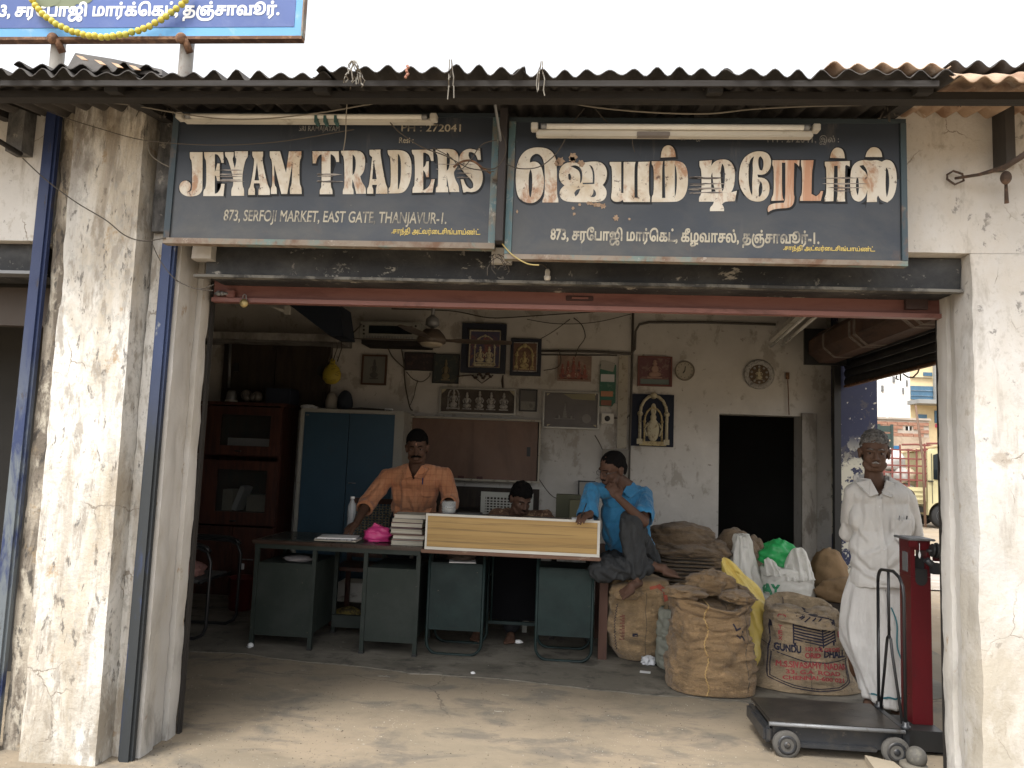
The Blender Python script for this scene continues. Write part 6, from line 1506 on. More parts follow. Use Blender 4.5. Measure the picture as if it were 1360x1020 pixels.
# crumpled flaps rising from its mouth
def cloth_flap(lab, pts_lo, pts_hi, m, amp=.02, seed=0, parent=None, name='cloth_flap', n=28, mrows=14, thick=.006):
    """crumpled piece of cloth spanned between a lower and an upper polyline"""
    def along(pts, t):
        f = t*(len(pts)-1); i = min(int(f), len(pts)-2); return Vector(pts[i]).lerp(Vector(pts[i+1]), f-i)
    bm = bmesh.new(); V = []
    for j in range(mrows+1):
        row = []
        for i in range(n+1):
            a, b = along(pts_lo, i/n), along(pts_hi, i/n); p = a.lerp(b, j/mrows)
            p.y += amp*(noise.noise(Vector((i*.35, j*.22, seed)))*1.6+.6*math.sin(i*.9+seed+j*.15)); p.z += amp*.6*noise.noise(Vector((i*.3, j*.3, seed+9)))*(j > 0)
            row.append(bm.verts.new(p))
        V.append(row)
    for j in range(mrows):
        for i in range(n): bm.faces.new((V[j][i], V[j][i+1], V[j+1][i+1], V[j+1][i])).smooth = True
    bm.transform(wmat(parent).inverted()) if parent else None
    me = bpy.data.meshes.new(name); bm.to_mesh(me); bm.free(); o = link(name, me, m, parent)
    md = o.modifiers.new('s', 'SOLIDIFY'); md.thickness = thick
    ms = o.modifiers.new('b', 'SUBSURF'); ms.levels = ms.render_levels = 1
    if lab: tag(o, lab, 'cloth')
    return o
lump('rolled_rim', None, None, (.79, 4.87, .565), (.12, .13, .032), m_jgold, amp=.5, u=36, v=20, parent=SB)
lump('rolled_rim', None, None, (1.10, 4.88, .55), (.10, .14, .035), m_jgold, amp=.45, u=36, v=20, parent=SB)
lump('rolled_rim', None, None, (.97, 5.00, .57), (.14, .12, .075), m_jgold, amp=.5, u=36, v=24, parent=SB)

# printed dhal sack
SG, sgo = sack('printed_jute_sack', 'jute sack printed GUNDU ORID DHALL with a black crate drawing, beside the weighing scale', 1.585, 5.08, .50, .38, .505,
    [(0, 1.02, 0), (.03, 1.16, .012), (.15, 1.10, .12), (.35, 1.0, .38), (.6, .93, .70), (.78, .88, .92), (.84, .84, 1.0), (.87, .76, 1.01), (.91, .66, .93), (.95, .60, .82), (1, .5, .70)], m_jtan, seed=8, wr=.010, corner=.22, tilt=.04, lean=(-.05, 0), group='filled sacks in the shop', folds=5)
it_b, it_r = [], []
it_b += [txt2('GUNDU', -.222, -.075, .245, .040, .05, 0), txt2('DHALL', .062, .205, .225, .040, .05, 0)]
it_r += [txt2('ORID', -.055, .045, .218, .030, .04), txt2('100 KG GROSS', -.05, .17, .262, .021, .03), txt2('M.S.SIVASAMY NADAR', -.215, .21, .148, .034, .03, -.010), txt2('33, G.A. ROAD', -.165, .165, .115, .022, .03, -.01), txt2('CHENNAI-600 021', -.185, .185, .078, .022, .03, -.014)]
it_b += [bar2([(-.232, .415), (-.235, .30), (-.245, .235), (-.262, .075), (-.13, .038), (.02, .025), (.16, .04), (.232, .075), (.215, .22), (.205, .42)], .006),
         bar2([(-.225, .235), (-.05, .195), (.08, .19), (.215, .215)], .006), bar2([(-.232, .225), (-.248, .085), (-.12, .050), (.02, .038), (.15, .052), (.218, .085), (.212, .205)], .005),
         bar2([(-.235, .26), (-.28, .27)], .004), bar2([(-.10, .525), (-.098, .43)], .005)]
for k in range(7):    # the slatted crate drawing
    z_ = .300+k*.017
    it_b.append(bar2([(-.118, z_+.024), (.06, z_-.006), (.14, z_+.028)], .0085))
it_b += [bar2([(-.118, .30), (-.118, .435)], .008), bar2([(.06, .285), (.06, .405)], .009), bar2([(.14, .32), (.14, .445)], .008), bar2([(.06, .405), (-.118, .435), (-.04, .475), (.10, .455), (.14, .44), (.06, .405)], .008)]
for k in range(4): it_b.append(bar2([(-.09+k*.035, .432-k*.006), (-.05+k*.035, .462-k*.003)], .008))
it_b += [bar2([(-.11, .30), (-.108, .285)], .012), bar2([(.13, .315), (.128, .30)], .012), bar2([(.035, .285), (.05, .262)], .012)]
for k, ch in enumerate('TEX'): it_r.append(txt2(ch, -.200, -.178, .375-k*.033, .024, .03))
it_r += [txt2('GR', -.200, -.15, .435, .03, .03), txt2('&', .158, .19, .345, .03, .03)]
print_on(SG, sgo, it_b, 'black_print', m_inkb); print_on(SG, sgo, it_r, 'red_print', m_inkr, .0032)
seam(SG, sgo, [(-.02+.002*(k % 2), .03+.30*k/40) for k in range(41)], .0013, m_cable)
cloth_flap(None, [(1.37, 4.92, .44), (1.45, 4.865, .435), (1.56, 4.855, .415), (1.68, 4.865, .40), (1.77, 4.93, .41)], [(1.42, 5.02, .50), (1.48, 4.98, .50), (1.58, 4.99, .48), (1.68, 4.99, .49), (1.74, 5.04, .46)], m_jtan, .020, 3, SG, 'folded_mouth')
lump('folded_mouth', None, None, (1.46, 5.04, .455), (.10, .10, .032), m_jtan, amp=.4, u=32, v=20, parent=SG)
lump('folded_mouth', None, None, (1.70, 5.06, .44), (.10, .10, .035), m_jtan, amp=.4, u=32, v=20, parent=SG)

# printed sack the man in blue sits on
S1K, s1o = sack('printed_jute_sack', 'round tan jute sack with stitched side and green lettering, under the man in blue', .565, 5.55, .46, .46, .57,
    [(0, .45, 0), (.06, .62, .01), (.2, .88, .15), (.4, 1.03, .38), (.6, 1.02, .62), (.8, .95, .86), (.9, .85, .98), (.95, .6, 1.0), (1, .3, 1.0)], m_jpale, seed=12, wr=.014, ex=2.2, group='filled sacks in the shop')
seam(S1K, s1o, [(.03+.004*math.sin(k*.3), .03+.46*k/50) for k in range(51)], .0018, m_cable)
zig = []
for k in range(34): zig.append((-.165-.02*math.sin(k*.09)+(.010 if k % 2 else 0), .08+.33*k/34))
seam(S1K, s1o, zig, .003, m_inkb, 'black_stitching')
print_on(S1K, s1o, [bar2([(-.145+.015*(k % 2), .16+.011*k), (-.115, .162+.011*k)], .006) for k in range(0, 16)], 'red_tally', mat('old_red_ink', (.16, .05, .04), .9))
print_on(S1K, s1o, [txt2(c_, .135, .160, .38-k*.034, .024, .05) for k, c_ in enumerate('THANJAVUR')]+[bar2([(.178, .12), (.19, .40)], .004)], 'green_lettering', m_inkg)
print_on(S1K, s1o, [bar2([(.12, .53), (.16, .50), (.17, .44)], .03), bar2([(.06, .52), (.12, .535)], .02)], 'red_stripe', mat('orange_red_stripe', (.42, .10, .06), .9))
print_on(S1K, s1o, [bar2([(-.055, .205), (-.03, .205)], .022), txt2('N', -.05, -.035, .20, .016, .02)], 'ink_stamp', m_inkb)
lump('folded_top', None, None, (.46, 5.36, .45), (.11, .09, .055), m_jpale, amp=.3, u=32, v=20, parent=S1K)

# grey bag between the two
sack('grey_sack', 'smooth grey-green sack squeezed between the printed sack and the big golden one', .80, 5.35, .26, .30, .40, BARREL, mat('grey_green_cloth', (.20, .205, .17), .8, bump=(7, .5, .01)), seed=31, group='filled sacks in the shop')
# white woven sacks
SW, swo = sack('white_woven_sack', 'white woven plastic sack with green letters and a green bag in its mouth', 1.72, 5.95, .40, .34, .66, [(0, .9, 0), (.05, 1, .01), (.3, 1.04, .3), (.6, 1.0, .64), (.8, .95, .84), (.88, .90, .93), (.93, .80, .96), (.97, .6, .92), (1, .4, .88)], m_woven, seed=17, wr=.010, group='white woven sacks by the doorway', folds=14)
m_gr = mat('green_print_ink', (.045, .26, .13), .6)
print_on(SW, swo, [txt2('AY', -.20, -.085, .445, .07, .06)], 'green_lettering', m_gr)
print_on(SW, swo, [bar2([(-.19, .39), (-.09, .392)], .008), bar2([(-.19, .355), (-.10, .357)], .008), bar2([(-.19, .315), (-.08, .317)], .010), bar2([(-.19, .28), (-.10, .281)], .006)], 'faint_print', mat('pale_green_ink', (.30, .40, .33), .6))
cloth_flap(None, [(1.53, 5.83, .58), (1.62, 5.78, .585), (1.70, 5.79, .60)], [(1.54, 5.90, .69), (1.57, 5.88, .715), (1.61, 5.86, .69), (1.65, 5.85, .64), (1.69, 5.86, .62)], m_woven, .014, 21, SW, 'torn_flap')
cloth_flap(None, [(1.67, 5.78, .56), (1.78, 5.77, .56), (1.90, 5.82, .57)], [(1.69, 5.90, .66), (1.72, 5.90, .74), (1.76, 5.88, .79), (1.81, 5.88, .80), (1.86, 5.90, .77), (1.89, 5.92, .68)], m_woven, .020, 22, SW, 'torn_flap')
print_on(SW, [c for c in SW.children if c.name.startswith('torn_flap')][0], [txt2('RAY', -.15, -.07, .64, .035, .03)], 'faint_print', mat('pale_teal_ink', (.25, .45, .38), .6)) if False else None
lump('green_bag', 'bright green plastic bag stuffed in the mouth of the white woven sack', 'plastic bag', (1.68, 6.02, .64), (.13, .11, .10), mat('green_plastic', (.03, .36, .10), .35, bump=(12, .6, .012)), amp=.35, u=36, v=24)
SW2, _ = sack('white_woven_sack', 'tall narrow white sack twisted up to a point, left of the green-lettered one', 1.42, 6.0, .30, .28, .86, [(0, .9, 0), (.05, 1, .01), (.3, 1.05, .25), (.55, .95, .5), (.72, .66, .70), (.84, .52, .84), (.93, .42, .94), (.97, .30, 1.0), (1, .08, 1.0)], m_woven, seed=23, wr=.016, lean=(-.02, 0), group='white woven sacks by the doorway', folds=4)
SY_, _ = sack('yellow_bag', 'soft yellow plastic bag leaning behind the big golden sack', 1.40, 5.27, .38, .28, .74, [(0, .75, 0), (.06, .92, .02), (.25, .95, .2), (.45, .78, .45), (.7, .48, .75), (.9, .16, .97), (1, .03, 1.0)], m_yelp, seed=29, wr=.020, lean=(-.36, .10), cat='plastic bag', folds=3)
# pile of folded empty sacks
random.seed(9)
PG = 'empty jute sacks folded in a pile'
plabs = ['bottom folded sack of the pile behind the seated man', 'second folded sack from the bottom of the pile', 'third folded sack from the bottom of the pile', 'fourth folded sack from the bottom of the pile', 'fifth folded sack from the bottom of the pile', 'sixth folded sack of the pile, just under the bulging ones', 'seventh folded sack of the pile, with darker stained edges']
z = .01
for k in range(7):
    h = (.13, .12, .10, .09, .09, .085, .085)[k]
    dx = random.uniform(-.03, .03); t = thing('folded_sack', plabs[k], 'folded sack', (1.03+dx, 6.15, z), R(random.uniform(-6, 6)), PG)
    for q_ in range(3):
        mb = MB(local=True); hh = h/3; w_ = .31-.01*q_; rings = []
        for j in range(25):
            x = -w_+2*w_*j/24; e = max(.25, 1-abs(j/12-1)**6*.8)
            rings.append([Vector((x, -.26+.02*noise.noise(Vector((x*6, k, q_))), q_*hh+hh/2))+Vector((0, 0, 0))]*0+[Vector((x+.01*noise.noise(Vector((a_, k, j*.2))), (.26+.03*noise.noise(Vector((x*7, k*3+q_, 1))))*math.cos(a_)*e, q_*hh+hh/2+(hh*.56+.006*noise.noise(Vector((x*9, a_, k*5+q_))))*math.sin(a_))) for a_ in [2*math.pi*i/14 for i in range(14)]])
        mb.loft(rings); mb.build('fold_layer', m_jdull, t)
    z += h
lump('crumpled_sack', 'broad crumpled jute sack draped on top of the folded pile', 'sack', (.99, 6.12, z-.03), (.30, .27, .055), m_jdull, amp=.28, u=64, v=40, group=PG)
lump('crumpled_sack', 'rounded jute bundle crowning the pile behind the seated man', 'sack', (.96, 6.18, z+.03), (.26, .22, .095), m_jdull, amp=.22, u=64, v=40, group=PG)
lump('crumpled_sack', 'jute bundle slumped at the right shoulder of the folded pile', 'sack', (1.20, 6.12, z-.10), (.14, .2, .10), m_jdull, amp=.3, u=48, v=32, group=PG)
lump('crumpled_sack', 'brown sack heaped between the pile and the doorway, behind the white sack', 'sack', (1.45, 6.5, .01), (.28, .2, .43), m_jdull, amp=.14, u=48, v=32, group=PG)
lump('crumpled_sack', 'small dark brown bundle behind the pointed white sack', 'sack', (1.62, 6.55, .01), (.18, .16, .40), m_jdull, amp=.16, u=48, v=32, group=PG)
# bags at the far right by the doorway
m_kraft = mat('brown_kraft', (.24, .155, .08), .85, [((.14, .09, .05), 6, .5, .64, (1, 1, 1), .6)], bump=(7, .6, .012))
on('dark wooden crate at the right, under the tan bag and behind the old man', 'crate', 'dark_crate', MB().box((1.98, 5.75, .007), (2.36, 6.1, .42), bev=.006), m_dkbrown)
lump('tan_bag', 'tied tan cloth bag lying on the dark crate beside the old man', 'bag', (2.12, 5.85, .423), (.20, .13, .085), m_kraft, amp=.28, u=36, v=24)
lump('kraft_bag', 'upright brown paper bag with a pinched top behind the tan bag', 'bag', (2.16, 6.3, .42), (.15, .12, .17), m_kraft, amp=.2, u=36, v=24)
on('stacked box carrying the brown paper bag near the doorway', 'box', 'low_box', MB().box((2.0, 6.15, .007), (2.34, 6.45, .42), bev=.005), m_dkbrown)
t = thing('carton', 'brown carton with red stripes on the floor behind the old man', 'carton', (2.02, 5.4, .007))
MB().box((1.84, 5.35, .007), (2.10, 5.58, .36), bev=.004).build('carton_body', mat('brown_carton', (.17, .085, .045), .8), t)
for z_ in (.13, .19, .25): MB().box((1.842, 5.3465, z_), (2.098, 5.3495, z_+.022)).build('red_stripe', mat('carton_red', (.20, .04, .03), .8), t)
on('dark green tin near the top of the crate beside the doorway', 'tin', 'green_tin', MB().lathe([(.06, 0), (.065, .005), (.065, .13), (.06, .135)], (1.97, 6.28, .01+.41)), mat('dark_green_tin', (.03, .045, .025), .5))

# ------------------------------------------------------------------ platform weighing scale
m_iron = mat('black_scale_iron', (.034, .036, .040), .38, [((.075, .066, .056), 7, .5, .64, (1, 1, 1), .7), ((.18, .15, .12), 26, .62, .68, (1, 1, 1), .6)], metal=.3, bump=(30, .25, .003))
m_plat = mat('worn_scale_deck', (.030, .028, .026), .35, [((.055, .046, .038), 6, .48, .62, (1, 1, 1), .7), ((.02, .02, .02), 14, .6, .68, (1, 1, 1), .7)], metal=.3, bump=(10, .25, .003))
m_redp = mat('dark_red_scale_paint', (.095, .008, .011), .32, [((.07, .008, .010), 4, .5, .66, (1, 1, .4), .6), ((.035, .03, .03), 20, .64, .69, (1, 1, 1), .8)])
SCL = thing('platform_scale', 'black wheeled platform weighing scale with a dark red column at the right of the entrance', 'weighing scale', (1.4, 3.9, -.01))
zt = .163; FY_, BY_ = 3.86, 4.24
MB().box((1.04, FY_-.005, zt-.020), (1.672, BY_, zt), bev=.006).build('deck', m_plat, SCL)
mb = MB(); mb.tube([(1.035, FY_-.008, zt-.011), (1.677, FY_-.008, zt-.011)], .010, 8); mb.build('deck_lip', m_steelgrey, SCL)
MB().box((1.06, FY_+.02, .050), (1.675, BY_-.02, zt-.021)).build('chassis', m_iron, SCL)
MB().box((1.15, FY_-.003, .045), (1.55, FY_+.019, .068), bev=.004).build('side_rail', m_iron, SCL)
MB().box((1.015, FY_+.01, .055), (1.059, BY_-.01, .132), bev=.012).build('end_casting', m_iron, SCL)
m_rubber = mat('grey_wheel_rubber', (.085, .08, .072), .85, [((.06, .055, .05), 14, .5, .62, (1, 1, 1), .7)])
for wx, wy in ((1.12, 3.86), (1.635, 3.86), (1.12, 4.22), (1.635, 4.22)):
    y0 = wy-.016
    mb = MB(); mb.lathe([(.048, 0), (.062, .002), (.066, .010), (.066, .026), (.062, .034), (.048, .036)], (wx, y0, .058), (0, 1, 0), 28); w = mb.build('wheel', m_rubber, SCL)
    mb = MB(); mb.lathe([(.006, -.006), (.014, -.005), (.016, .0), (.03, .001), (.034, -.002), (.046, -.001), (.047, .012)], (wx, y0, .058), (0, 1, 0), 24); mb.build('hub', m_iron, w)
mb = MB()
k_ = 1.0242; G3 = lambda y, z: (1.69, y*k_, 1.4+(z-1.4)*k_)
pts = [G3(4.088, .195), G3(4.082, .83)]
for k in range(6): a_ = math.pi/2*k/5; pts.append(G3(4.082-.06*(1-math.cos(a_)), .83+.065*math.sin(a_)))
pts += [G3(3.90, .905), G3(3.83, .885), G3(3.795, .845), G3(3.785, .80), G3(3.785, .195)]
mb.tube(pts, .0085, 8); mb.build('guard_loop', m_chairblk, SCL)
mb = MB(); mb.tube([G3(3.955, .905), G3(3.955, .575)], .0075, 8); mb.build('guard_bar', m_chairblk, SCL)
mb = MB(); mb.tube([G3(4.06, .20), G3(3.99, .50), G3(3.975, .565), G3(3.955, .582), G3(3.935, .565), G3(3.92, .50), G3(3.815, .20)], .0075, 8); mb.build('guard_fork', m_chairblk, SCL)
for y in (4.184, 3.877): mb = MB(); mb.lathe([(.022, 0), (.022, .018), (.015, .02), (.015, .034), (.011, .036)], (1.69, y, zt-.006)); mb.build('socket', m_iron, SCL)
# column
cx0, cx1, cy0, cy1, cz0, cz1 = 1.815, 1.915, 4.08, 4.21, .12, 1.045
mb = MB(); zs0, zs1 = .86, .985
mb.box((cx0, cy0, cz0), (cx1, cy1, zs0-.0)); mb.build('column', m_redp, SCL)
mb = MB(); mb.box((cx0, cy0, zs0+.001), (cx0+.022, cy1, cz1)); mb.box((cx1-.016, cy0, zs0+.001), (cx1, cy1, cz1)); mb.box((cx0+.0225, cy0, zs1+.012), (cx1-.0165, cy1, cz1)); mb.build('column_head', m_redp, SCL)
mb = MB(); mb.box((cx0+.023, cy0+.03, zs0-.06), (cx1-.0165, cy1-.02, zs1-.03)); mb.lathe([(.030, 0), (.030, .01)], ((cx0+cx1)/2+.002, cy0-.002, zs0-.015), (0, 1, 0), 20); mb.box(((cx0+cx1)/2-.028, cy0-.003, zs0-.015), ((cx0+cx1)/2+.032, cy0+.01, zs0+.04)); mb.build('slot_liner', m_black, SCL)
mb = MB(); mb.box((cx0-.018, cy0-.02, cz1+.001), (cx1+.02, cy1+.03, cz1+.012), bev=.003); mb.build('column_cap', m_steelgrey, SCL)
MB().box((cx0-.016, cy0-.018, cz1-.035), (cx0+.03, cy0-.001, cz1), bev=.002).build('cap_lip', m_redp, SCL)
q = Vector((cx0-.006, cy0+.05, .93)); MB().box((cx0-.003, cy0+.03, .88), (cx0-.0005, cy0+.09, .98)).build('rating_plate', m_steelgrey, SCL)
# beam, poises and frame to the right
mb = MB(); mb.tube([(1.88, 4.04, 1.0), (2.02, 4.04, .985)], .010, 6); mb.tube([(2.02, 4.04, 1.0), (2.3, 4.04, .985)], .006, 6); mb.build('beam', m_black, SCL)
for k, (dx, r) in enumerate(((-.005, .034), (.013, .040), (.032, .036), (.052, .038), (.070, .028))):
    mb = MB(); mb.lathe([(.008, 0), (r*.9, .001), (r, .004), (r, .011), (r*.9, .014), (.008, .015)], (1.905+dx, 4.04, 1.003), (1, 0, -.08), 16); mb.build('poise_weight', m_black, SCL)
mb = MB(); mb.tube([(1.87, 4.03, .955), (1.90, 4.03, .93), (1.93, 4.03, .91)], .018, 6); mb.box((1.895, 4.01, .885), (1.935, 4.05, .94)); mb.tube([(1.93, 4.03, .905), (2.06, 4.03, .835)], .013, 6); mb.build('lower_arm', m_iron, SCL)
mb = MB(); mb.box((1.925, 4.06, .945), (2.30, 4.08, .985)); mb.box((1.985, 4.06, .80), (2.0, 4.08, .944)); mb.box((2.0005, 4.06, .80), (2.3, 4.08, .82)); mb.ball((1.957, 4.05, .90), (.013, .01, .016)); mb.tube([(1.957, 4.05, .895), (1.99, 4.06, .893)], .004, 5); mb.build('beam_frame', m_redp, SCL)
mb = MB(); mb.tube([(1.848, 4.05, 1.035), (1.848, 4.05, .99)], .0015, 4); mb.ball((1.848, 4.05, .975), (.006, .006, .018)); mb.build('hanging_tag', m_white, SCL)
# black foot under the column
mb = MB(); mb.hexa([(1.70, 3.99, .02), (1.70, 3.99, .118), (1.70, 4.22, .02), (1.70, 4.22, .118), (1.955, 3.99, .02), (1.925, 3.99, .118), (1.955, 4.22, .02), (1.925, 4.22, .118)]); mb.build('column_foot', m_black, SCL)
MB().box((1.6755, 3.87, .05), (1.705, 4.2, .158)).build('neck_casting', m_iron, SCL)
for x in (1.75, 1.92): MB().box((x-.02, 4.03, -.005), (x+.02, 4.15, .019)).build('foot_pad', m_iron, SCL)
# round stone weight and cement edge
t = thing('round_stone', 'round dark stone resting on a small cup near the front scale wheel', 'stone', (1.69, 3.83, 0))
mb = MB(); mb.lathe([(.05, 0), (.062, .008), (.06, .025), (.045, .032)], (1.69, 3.80, .001)); mb.build('cup', mat('stone_cup', (.14, .125, .10), .8), t)
mb = MB(); mb.ball((1.700, 3.79, .062), (.046, .046, .048), u=24, v=16); mb.build('ball', mat('dark_stone', (.085, .08, .07), .7, [((.16, .15, .12), 12, .52, .64, (1, 1, 1), .7)], bump=(30, .5, .004)), t)
mb = MB(); mb.prism([(1.49, 3.86, .001), (1.60, 3.80, .001), (1.62, 3.55, .001), (1.45, 3.50, .001)], (0, 0, .03)); on('broken cement slab piece lying in front of the scale wheel', 'slab', 'cement_slab', mb, mat('dusty_cement', (.32, .27, .20), .9, bump=(20, .5, .005)))
# ------------------------------------------------------------------ people
def skinmat(name, c):
    return mat(name, c, .62, [(tuple(v*.72 for v in c), 14, .46, .62, (1, 1, 1), .5), (tuple(min(1, v*1.3) for v in c), 22, .56, .68, (1, 1, 1), .35)], bump=(60, .15, .002), tint=.06, spec=.25)
class Blob:
    """tapered limbs and rounded masses fused into one continuous skin"""
    def __init__(s): s.mb = MB()
    def seg(s, a, b, ra, rb, flat=1.0): 
        a, b = Vector(a), Vector(b); n = 5
        s.mb.tube([a.lerp(b, i/n) for i in range(n+1)], [ra+(rb-ra)*i/n for i in range(n+1)], 14, flat=flat)
        s.mb.ball(a, ra, u=14, v=10); s.mb.ball(b, rb, u=14, v=10); return s
    def chain(s, pts):
        for (a, ra), (b, rb) in zip(pts, pts[1:]): s.seg(a, b, ra, rb)
        return s
    def ell(s, c, r, rot=None): s.mb.ball(c, r, rot, u=22, v=16); return s
    def mesh(s, voxel, smooth=3, disp=None):
        me = bpy.data.meshes.new('blob'); s.mb.bm.to_mesh(me); s.mb.bm.free()
        o = bpy.data.objects.new('blob', me); C.objects.link(o)
        r = o.modifiers.new('r', 'REMESH'); r.mode = 'VOXEL'; r.voxel_size = voxel
        k = o.modifiers.new('k', 'SMOOTH'); k.iterations = smooth; k.factor = .5
        bpy.context.view_layer.update()
        out = bpy.data.meshes.new_from_object(o.evaluated_get(bpy.context.evaluated_depsgraph_get()))
        C.objects.unlink(o); bpy.data.objects.remove(o); bpy.data.meshes.remove(me)
        if disp:
            vs = [(v.co.copy(), v.normal.copy()) for v in out.vertices]
            for v, (p, n) in zip(out.vertices, vs): v.co = p+n*disp(p)
        for p in out.polygons: p.use_smooth = True
        return out
def bodypart(name, me, m, parent):
    me.transform(wmat(parent).inverted()); return link(name, me, m, parent)
def frame(fwd, up=(0, 0, 1)):
    f = Vector(fwd).normalized(); r = f.cross(Vector(up)).normalized(); u = r.cross(f)
    return Matrix((r, f, u)).transposed()      # columns: right, forward, up
def head(bl, c, Rm, s=1.0, heavy=0, old=0):
    """face looks along +forward of Rm; c = centre of the skull"""
    T = lambda x, y, z: Vector(c)+Rm @ Vector((x*s, y*s, z*s))
    E3 = lambda r: tuple(v*s for v in r)
    bl.ell(T(0, -.012, .030), E3((.074, .094, .082)), Rm)
    bl.ell(T(0, .022, -.030), E3((.060+.006*heavy, .066, .080)), Rm)
    bl.ell(T(0, .040, -.088), E3((.036+.008*heavy, .034, .026)), Rm)
    for q in (-1, 1):
        bl.ell(T(q*.036, .056, -.030), E3((.022+.004*heavy-.003*old, .020, .024)), Rm)
        bl.seg(T(q*.014, .082, .012), T(q*.046, .070, .014), .0095*s, .008*s)
        bl.ell(T(q*.076, -.008, -.012), E3((.010, .020, .032)), Rm)
        bl.ell(T(q*.083, -.014, .004), E3((.008, .014, .016)), Rm)
        bl.ell(T(q*.014, .092, -.038), E3((.010, .010, .008)), Rm)
        bl.seg(T(q*.045, .03, -.07), T(q*.03, .045, -.092), .022*s, .02*s)
    bl.seg(T(0, .084, .010), T(0, .104, -.032), .0085*s, .0125*s)
    bl.seg(T(-.018, .084, -.062), T(.018, .084, -.062), .008*s, .008*s); bl.seg(T(-.014, .083, -.074), T(.014, .083, -.074), .009*s, .009*s)
    bl.seg(T(0, -.02, -.05), T(0, -.035, -.14), (.050-.006*old)*s, (.050-.006*old)*s)
    return T
def face_bits(par, T, Rm, s=1, lids=True):
    mw, mi = mat('eye_white', (.16, .13, .11), .3, tint=0), mat('iris', (.012, .008, .006), .2, tint=0)
    for q in (-1, 1):
        mb = MB(); mb.ball(T(q*.030, .0705, -.004), (.0125*s, .0085*s, .0056*s), Rm); e = mb.build('eye', mw, par)
        mb = MB(); mb.ball(T(q*.030, .0765, -.004), (.0052*s, .005*s, .0056*s), Rm); mb.build('iris', mi, e)
def hair(par, c, Rm, s, m, back=.0, side=.0, top=.0, curly=.004, seed=0, line=.035, name='hair', voxel=.006):
    """cap of hair: kept where it lies above the hairline"""
    b = Blob(); T = lambda x, y, z: Vector(c)+Rm @ Vector((x*s, y*s, z*s))
    b.ell(T(0, -.016, .034+top), tuple(v*s for v in (.0775+side, .0955+back, .083+top)), Rm)
    b.ell(T(0, -.045, -.01), tuple(v*s for v in (.074+side, .068+back, .07)), Rm)
    me = b.mesh(voxel, 2, lambda p: curly*(noise.noise(p*55+Vector((seed, 0, 0)))+.6*noise.noise(p*120)))
    bm = bmesh.new(); bm.from_mesh(me); inv = Rm.transposed(); dead = []
    for v in bm.verts:
        q = inv @ (v.co-Vector(c))/s
        lim = line if q.y > .045 else line-(.045-q.y)*1.15
        lim = max(lim, -.062); lim += .004*noise.noise(v.co*60)+.006*noise.noise(v.co*25)
        if abs(q.x) > .055 and -.03 < q.y < .03: lim = max(lim, .012)
        if q.z < lim: dead.append(v)
    bmesh.ops.delete(bm, geom=dead, context='VERTS'); bm.to_mesh(me); bm.free()
    o = bodypart(name, me, m, par); return o
def hand(bl, wrist, dirn, nrm, s=1.0, curl=.4, spread=.1, thumb=1, fan=None):
    """palm and five unequal fingers; nrm = out of the back of the hand; thumb on +/- side"""
    d = Vector(dirn).normalized(); n = Vector(nrm); n = (n-d*n.dot(d)).normalized(); w = d.cross(n)
    W = Vector(wrist); Rm = Matrix((w, d, n)).transposed()
    bl.ell(W+d*.048*s, (.040*s, .052*s, .015*s), Rm); bl.seg(W, W+d*.03*s, .024*s, .026*s, .8)
    for k, (o, L_) in enumerate(((-.030, .062), (-.010, .074), (.011, .070), (.030, .055))):
        o *= -thumb; p = W+d*.088*s+w*o*s; dd = (d+w*o*3*spread*8*.1).normalized(); ang = 0; r = .0082*s
        for j, f in enumerate((.44, .32, .24)):
            ang += curl*(.6, 1.0, .8)[j]; q = p+(dd*math.cos(ang)-n*math.sin(ang))*L_*f*s
            bl.seg(p, q, r, r*.92); p = q; r *= .92
    p = W+d*.022*s+w*.030*s*thumb; q = p+(d*.6+w*thumb*.7-n*.3).normalized()*.034*s; bl.seg(p, q, .013*s, .011*s)
    bl.seg(q, q+(d*.9+w*thumb*.25-n*.35*curl).normalized()*.030*s, .0105*s, .0085*s)
def foot(bl, heel, dirn, up=(0, 0, 1), s=1.0, side=1):
    d = Vector(dirn).normalized(); u = Vector(up); u = (u-d*u.dot(d)).normalized(); w = d.cross(u); H_ = Vector(heel)
    bl.seg(H_+u*.028*s, H_+d*.09*s+u*.040*s, .030*s, .032*s); bl.seg(H_+d*.08*s+u*.036*s, H_+d*.165*s+u*.018*s+w*.006*side, .032*s, .020*s)
    bl.seg(H_+d*.11*s+u*.02*s-w*.018*side, H_+d*.165*s+u*.016*s-w*.022*side, .024*s, .017*s); bl.seg(H_+d*.11*s+u*.02*s+w*.018*side, H_+d*.17*s+u*.016*s+w*.026*side, .024*s, .017*s)
    for k, (o, L_, r) in enumerate(((.032, .050, .0125), (.012, .046, .009), (-.006, .040, .0085), (-.022, .034, .008), (-.036, .026, .0078))):
        p = H_+d*(.172-.006*k)*s+w*o*side*s+u*.015*s; bl.seg(p, p+d*L_*s*.5+u*.005*s, r*s, r*s); bl.seg(p+d*L_*.5*s+u*.005*s, p+d*L_*s, r*s, r*.9*s)
def folds(amp, sc=9, st=(1, 1, .35), seed=0):
    def f(p):
        q = Vector((p.x*st[0], p.y*st[1], p.z*st[2]))*sc+Vector((seed, seed*2, 0))
        w = noise.noise(q*.6)*1.2; q2 = Vector((q.x+w, q.y, q.z+w))
        return amp*(.9*noise.noise(q)+1.1*(1-abs(noise.noise(q2*1.3))*2)**2-.9*max(0, 1-abs(noise.noise(q2*.9+Vector((5, 1, 2))))*7))
    return f
